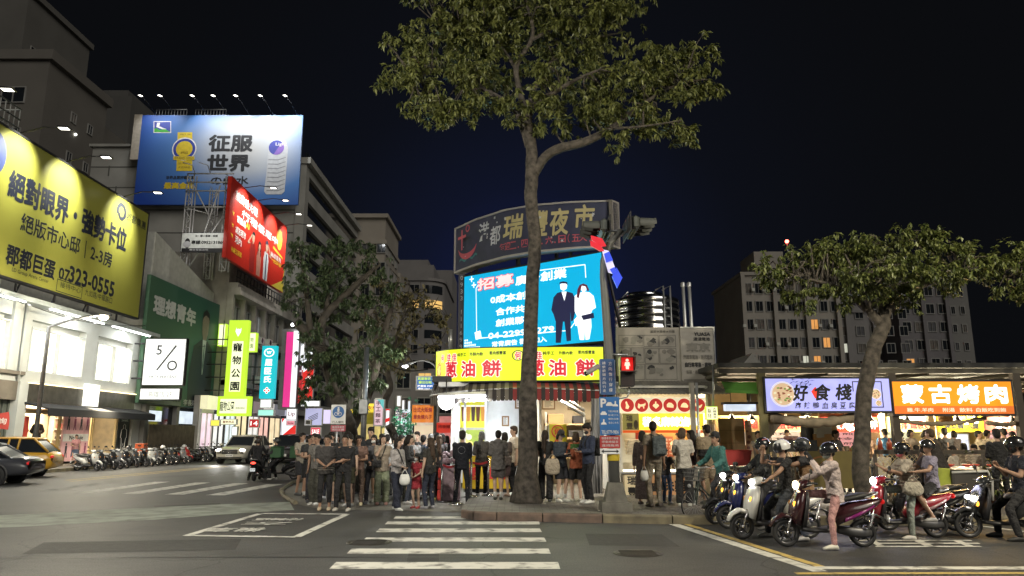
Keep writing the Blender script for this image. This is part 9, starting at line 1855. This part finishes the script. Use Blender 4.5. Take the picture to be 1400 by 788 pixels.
m=MB();m.bbox((pxx(1277,15.8),15.8,ktop+.62),(.28,.25,.42),0,bev=.02);tag(m.build('crate',mat('lime_crate',(.28,.32,.04),.6,var=.3)),'lime green crate beside the dark trolley','crate')
m=MB();m.bbox((pxx(1292,15.5),15.55,ktop+.28),(1.0,.5,.26),0,bev=.02);tag(m.build('storage_box',mat('olive_box',(.09,.085,.06),.7)),'low olive storage box under the dark trolley','box')
t=thing('potted_plant','leafy potted plant by the railing near the black jacket','plant',(pxx(1344,16.4),16.4,ktop));MB().lathe([(.10,0),(.15,.24),(.17,.25),(.14,.25)],(pxx(1344,16.4),16.4,ktop),seg=16,caps=True).build('pot',mat('clay',(.2,.09,.05),.8),t)
rr_=random.Random(2);leaves_obj('leaves',[Vector((pxx(1344,16.4)+rr_.gauss(0,.16),16.4+rr_.gauss(0,.14),ktop+.55+rr_.gauss(0,.2)))for _ in range(70)],.3,6,.16,.025,lm4,t,5)
for px in(1203,1216):m=MB();xx=pxx(px,16.6);m.lathe([(.05,0),(.05,.16),(.02,.22),(.02,.26)],(xx,16.75,1.345),seg=10,caps=True);tag(m.build('bottle',mat('sauce_%d'%px,(.3,.05,.02),.3)),'small red sauce bottle standing on the railing, %s'%('next to the trunk' if px<1210 else 'away from the trunk'),'bottle')
bp_=[(606,19.4),(624,18.6),(645,18.9),(668,19.3)]
for k,(px,Y_)in enumerate(bp_):
 x=pxx(px,Y_);zz=.01 if x<-1.05 else ktop;t=thing('barrier_post',['steel barrier post farthest from the tree, beside the queue','steel barrier post behind the man with the ring of dots','steel barrier post between the black jacket and the grey cardigan','steel barrier post beside the grey hoodie'][k],'barrier post',(x,Y_,zz));MB().tube([(x,Y_,zz),(x,Y_,zz+.95)],.032,10).build('post',chrome,t);MB().lathe([(.16,0),(.16,.03),(.04,.05)],(x,Y_,zz),seg=18,caps=True).build('base',chrome,t)
 if k:
  x0_,y0_=pxx(bp_[k-1][0],bp_[k-1][1]),bp_[k-1][1];m=MB();n=8;m.loft([[Vector((x0_+(x-x0_)*i/n,y0_+(Y_-y0_)*i/n,.90+zz*.5-.05*math.sin(math.pi*i/n)+q))for q in(0,.05)]+[Vector((x0_+(x-x0_)*i/n,y0_+(Y_-y0_)*i/n+.006,.90+zz*.5-.05*math.sin(math.pi*i/n)+q))for q in(.05,0)]for i in range(n+1)]);m.build('belt',mat('red_belt',(.42,.03,.04),.6),t)
for k,(px,Y_,c,lb)in enumerate(((611,19.8,(.5,.05,.04),'red plastic crate stacked by the barrier'),(619,19.6,(.26,.19,.22),'pink and silver heap of wrapped gifts by the barrier'))):
 p=at_depth(px,Y_,.01);m=MB()
 if k==0:
  for j in range(3):m.bbox(p+VZ*(.14+.27*j),(.4,.35,.25),.05*j,bev=.02)
 else:
  for j in range(26):m.bbox(p+Vector((random.uniform(-.2,.2),random.uniform(-.15,.15),.95+random.uniform(0,.3))),(.16,.1,.1),random.random()*3,bev=.02)
  m.bbox(p+VZ*.45,(.45,.4,.88),0,bev=.02)
 tag(m.build('crate' if k==0 else 'gift_stand',mat('crate_%d'%k,c,.45,var=.35,scale=9)),lb,'crate' if k==0 else 'stand')
t=thing('flag_banner','small yellow flag banner with a red ringed character at the pancake shop','banner',at_depth(753,19.2,ktop));fm,w,h=fsign(750,580,775,622,19.2);m=MB();m.loft([[fm(w*i/8,v,.03*math.sin(i*.9))for v in(0,h)]for i in range(9)],caps=False,closed=False,smooth=True);m.build('cloth',mat('flag_yellow',(.55,.48,.03),.7),t)
MB().tube([(pxx(750,19.2),19.2,ktop),(pxx(750,19.2),19.2,fm(0,h,0).z+.05)],.015,6).build('post',alu,t);m=MB();m.loft([[fm(w*.5+q*math.cos(a),h*.76+q*math.sin(a),.06)for q in(.13,.16)]for a in[k*math.pi/10 for k in range(21)]],caps=False,closed=False);add_text(m,'何',fm,w*.5,h*.76,h=.17,bold=.03,d=.06);add_text(m,'佳',fm,w*.5,h*.38,h=.2,bold=.04,d=.06);m.build('lettering',mat('sign_red',(.5,.03,.03),.5),t)
# the lane behind the crowd
t=thing('pedestrian_sign','white sign with a round blue walkers emblem over a small red plate','sign',at_depth(461,21.5,0));fm,w,h=fsign(452,553.5,472,580,21.5);MB().prism(rect(0,0,w,h),fm,-.02,0).build('plate',white,t)
m=MB();flat(m,circ(w/2,h*.62,w*.40,28),fm,.006);m.build('emblem',mat('sign_bright_blue',(.03,.13,.36),.45),t);m=MB();m.poly([fm(x,y,.012)for x,y in circ(w*.5,h*.83,.028,10)]);m.poly([fm(*q,.012)for q in((w*.42,h*.78),(w*.58,h*.78),(w*.56,h*.62),(w*.44,h*.62))])
for cx_ in(w*.36,w*.60):m.loft([[fm(cx_+q*math.cos(a),h*.52+q*math.sin(a),.012)for q in(.04,.055)]for a in[k*math.pi/8 for k in range(17)]],caps=False,closed=False)
m.poly([fm(*q,.0125)for q in((w*.36,h*.52),(w*.48,h*.60),(w*.60,h*.52),(w*.5,h*.5))]);m.build('symbol',sgw,t);m=MB();add_text(m,'行人優先',fm,w/2,h*.1,w=w*.8,h=h*.13,bold=.0,d=.006);m.build('lettering',ink,t)
fm,w,h=fsign(452,581.5,472,590,21.5);MB().prism(rect(0,0,w,h),fm,-.02,0).build('red_plate',mat('sign_dull_red2',(.4,.07,.09),.45),t);m=MB();add_text(m,'機慢車專用',fm,w/2,h*.68,w=w*.8,h=h*.35,bold=0,d=.005);add_text(m,'兩段左轉',fm,w/2,h*.27,w=w*.8,h=h*.35,bold=0,d=.005);m.build('red_plate_lettering',sgw,t);MB().tube([at_depth(462,21.55,0),at_depth(462,21.55,2.5)],.03,8).build('post',steel,t)
lp_=at_depth(498,25.0,0);street=thing('utility_post','plain grey post with a box rising behind the tall young man','post',lp_);m=MB();m.tube([lp_,lp_+VZ*4.6],[.10,.085],10);m.build('pole',steel,street);m=MB();m.bbox(lp_+Vector((0,-.12,2.6)),(.3,.14,.5),0,bev=.02);m.build('control_box',steel,street);MB().lathe([(.18,0),(.18,.3),(.11,.34)],lp_,seg=12,caps=True).build('base',steel,street)
a=at_depth(600,27,0);a.x=pxx(598,27);g2=thing('street_lamp','slim curved lamp arm lit above the blue sign by the snack shop','street lamp',a);m=MB();tip=at(554,500,27);m.tube(curve_pts([a,Vector((a.x,27,3.4)),Vector((a.x-.1,27,4.1)),Vector((a.x-.55,27,4.35)),tip+VZ*.02],5),.035,6);m.build('pole',steel,g2);m=MB();m.ell(tip-VZ*.03,(.12,.08,.04),10,6);m.build('lens',emis('lamp_lens_w',(1,1,.95),8),g2);lamp('POINT',tip-VZ*.15,120,(1,.97,.9),g2)
t,fm,w,h=simple_sign('blue hanging sign with rows of pale green and white writing',568,514,597,534,25.5,emis('blue_sign_lit',s2l(45,110,185),.8));m=MB();add_text(m,'異國套袋 品',fm,w*.5,h*.8,w=w*.8,h=h*.18,bold=.03);add_text(m,'攤位出租',fm,w*.45,h*.55,w=w*.62,h=h*.18,bold=.03);m.build('green_lettering',emis('green_letters',s2l(200,235,90),.9),t);m=MB();add_text(m,'阿惠姐 0989',fm,w*.45,h*.3,w=w*.7,h=h*.13,bold=.015);add_text(m,'電話 2227',fm,w*.4,h*.12,w=w*.55,h=h*.12,bold=.015);m.build('white_lettering',redtxt,t)
t=thing('cloth_sign','orange cloth sign crowded with red and yellow characters at the lane mouth','sign',at(578,578,22.5));fm,w,h=fsign(563,554,593,578,22.5);m=MB();m.loft([[fm(w*i/10,v,.03*math.sin(i*1.3))for v in(0,h)]for i in range(11)],caps=False,closed=False,smooth=True);m.build('cloth',emis('orange_cloth',s2l(225,130,45),.7,var=.3,scale=4),t)
m=MB();add_text(m,'日式大阪燒',fm,w*.5,h*.72,w=w*.85,h=h*.28,bold=.03,d=.05);add_text(m,'章魚燒丸子',fm,w*.5,h*.32,w=w*.85,h=h*.26,bold=.03,d=.05);m.build('lettering',mat('sign_red',(.5,.03,.03),.5),t);MB().tube([fm(0,h+.02,0),fm(w,h+.02,0)],.02,5).build('rod',alu,t)
m=MB();m.tube([at_depth(595,22.4,0),at_depth(595,22.4,3.3)],.05,8);tag(m.build('post',dark_post),'dark post carrying the orange cloth sign','post')
def lane_stall(label,px0,px1,py0,py1,Yb,c,s_,txt,roof=None):
 t=thing('market_stall',label,'stall',at_depth((px0+px1)/2,Yb,0));fm,w,h=fsign(px0,py0,px1,py1,Yb);MB().prism(rect(0,0,w,h),fm,-.1,0).build('sign_board',emis('lane_%d'%px0,s2l(*c),s_,var=.3,scale=2),t)
 if txt:m=MB();add_text(m,txt,fm,w/2,h*.6,w=w*.75,h=h*.35,bold=.03);m.build('lettering',mat('sign_red',(.5,.03,.03),.5),t)
 x0_,x1_=pxx(px0,Yb),pxx(px1,Yb);m=MB();m.box((x0_,Yb,0),(x1_,Yb+1.2,1.0));m.build('counter',mat('stall_counter',(.35,.28,.18),.5),t);m=MB()
 for xx in(x0_,x1_):m.tube([(xx,Yb,0),(xx,Yb,fm(0,h,0).z)],.04,6)
 m.build('post',dsteel,t);m=MB();m.box((x0_,Yb+1.2,1.0),(x1_,Yb+1.25,2.3));m.build('back_wall',emis('lane_back_%d'%px0,[min(1,q*.7+.2)for q in s2l(*c)],.6,var=.6,scale=4),t)  # back wall glows by itself in place of stall lighting
 if roof:m=MB();top_=fm(0,h,0).z;m.loft([[Vector((x0_-.3,Yb-1.2,top_-.75)),Vector((x1_+.3,Yb-1.2,top_-.75))],[Vector((x0_-.3,Yb+.1,top_-.1)),Vector((x1_+.3,Yb+.1,top_-.1))]],caps=False,closed=False);m.build('awning',mat('roof_%d'%px0,roof,.7),t)
lane_stall('yellow market stall with a sloping yellow awning behind the leaning tree',478,512,560,578,38,(235,205,60),.95,'',(.5,.4,.04));lane_stall('bright yellow stall farther along the lane',495,522,552,566,46,(250,220,70),1.0,'飲料')
lane_stall('white lit stall at the bend of the lane',540,562,560,580,44,(225,235,245),.9,'雞蛋糕');lane_stall('red and white stall beyond the barrier posts',596,618,578,592,24.2,(215,60,45),.7,'烤香腸');lane_stall('warm lit stall under the orange cloth sign',566,594,582,594,33,(250,225,190),.7,'')
t,fm,w,h=simple_sign('tall pink and teal flag banner with dark characters beside the twisted trunk',510,546,524,583,30,emis('pink_flag',s2l(240,205,215),.8));m=MB();flat(m,[(w*.35,h*.98),(w*.98,h*.98),(w*.98,h*.62)],fm,.006);m.build('teal_corner',emis('teal_flag',s2l(110,200,200),.8),t);m=MB()
for k,c in enumerate('手工麵茶'):add_text(m,c,fm,w*.45,h*(.85-.22*k),w=w*.5,h=h*.16,bold=.02,d=.02)
m.build('lettering',mat('plum_ink',(.12,.03,.06),.6),t)
t,fm,w,h=simple_sign('curved white and red feather flag past the twisted trunk',526,559,533,583,31,whl);m=MB();flat(m,[(0.02,h*.2),(w-.02,h*.3),(w-.02,h*.5),(0.02,h*.42)],fm,.006);flat(m,rect(.02,h*.9,w-.02,h*.98),fm,.006);m.build('red_band',redl,t)
t,fm,w,h=simple_sign('dark violet upright sign with pale characters in the lane',540,558,547,577,40,emis('violet_dark',s2l(70,65,110),.6),'小吃夜市',redtxt,True);simple_sign('tall white lit sign in the lane',542,541,548,556,48,whl);simple_sign('narrow bluish white light high in the lane',557,548,561,566,50,emis('cool_white2',(.75,.85,1),1));simple_sign('white upright light further up the lane',549,547,553,562,52,whl)
t=thing('potted_tree','small bushy tree lit turquoise green in the lane','plant',at_depth(555,36,0));MB().tube([at_depth(555,36,0),at_depth(555,36,1.6)],.06,6).build('trunk',bark_d,t);rr_=random.Random(8);c0=at_depth(555,36,2.1);leaves_obj('crown',[c0+Vector((rr_.gauss(0,.4),rr_.gauss(0,.4),rr_.gauss(0,.45)))for _ in range(150)],.4,6,.2,.04,mat('turquoise_lit_leaf',(.05,.16,.09),.5,island=True,col2=(.12,.32,.2)),t,6);lamp('POINT',c0+Vector((0,-1.2,.2)),60,(.5,1,.8),t)  # turquoise light is put into the leaf colour as well
t=thing('shop_house','row house with lit ground floor windows closing the lane behind the crowd','building',(-7,66,0));m=MB();m.box((-14.5,66,0),(-4.4,74,7.5));m.box((-4.3,60,0),(3,70,5));m.build('wall',stone2,t);facade_windows(t,ff(65.98),5,2,-14,3.6,1.9,2.2,1.1,1.3,lit={(1,0):pale_win,(3,1):warm_win});m=MB();m.box((-14.2,65.9,.4),(-9.6,65.96,2.8));m.build('shop_window',emis('far_shop_a',(1,.95,.85),.8,var=.6,scale=1.5),t);m=MB();m.box((-9.3,65.9,.4),(-4.6,65.96,2.8));m.build('shop_window',emis('far_shop_b',(1,.75,.4),.8,var=.6,scale=1.5),t)
for k,(a,c,sag)in enumerate(((at(40,455,40),at(300,470,58),.8),(at(0,402,30),at(200,445,47),.5),(at(585,505,27),at(498,470,25),.4))):
 m=MB();m.tube([a.lerp(c,i/12)-VZ*sag*math.sin(math.pi*i/12)for i in range(13)],.02,4);tag(m.build('cable',black),['black cable sagging across the green hoarding','black cable under the yellow billboard','black cable from the lamp post to the snack shop'][k],'cable')
bake_people()
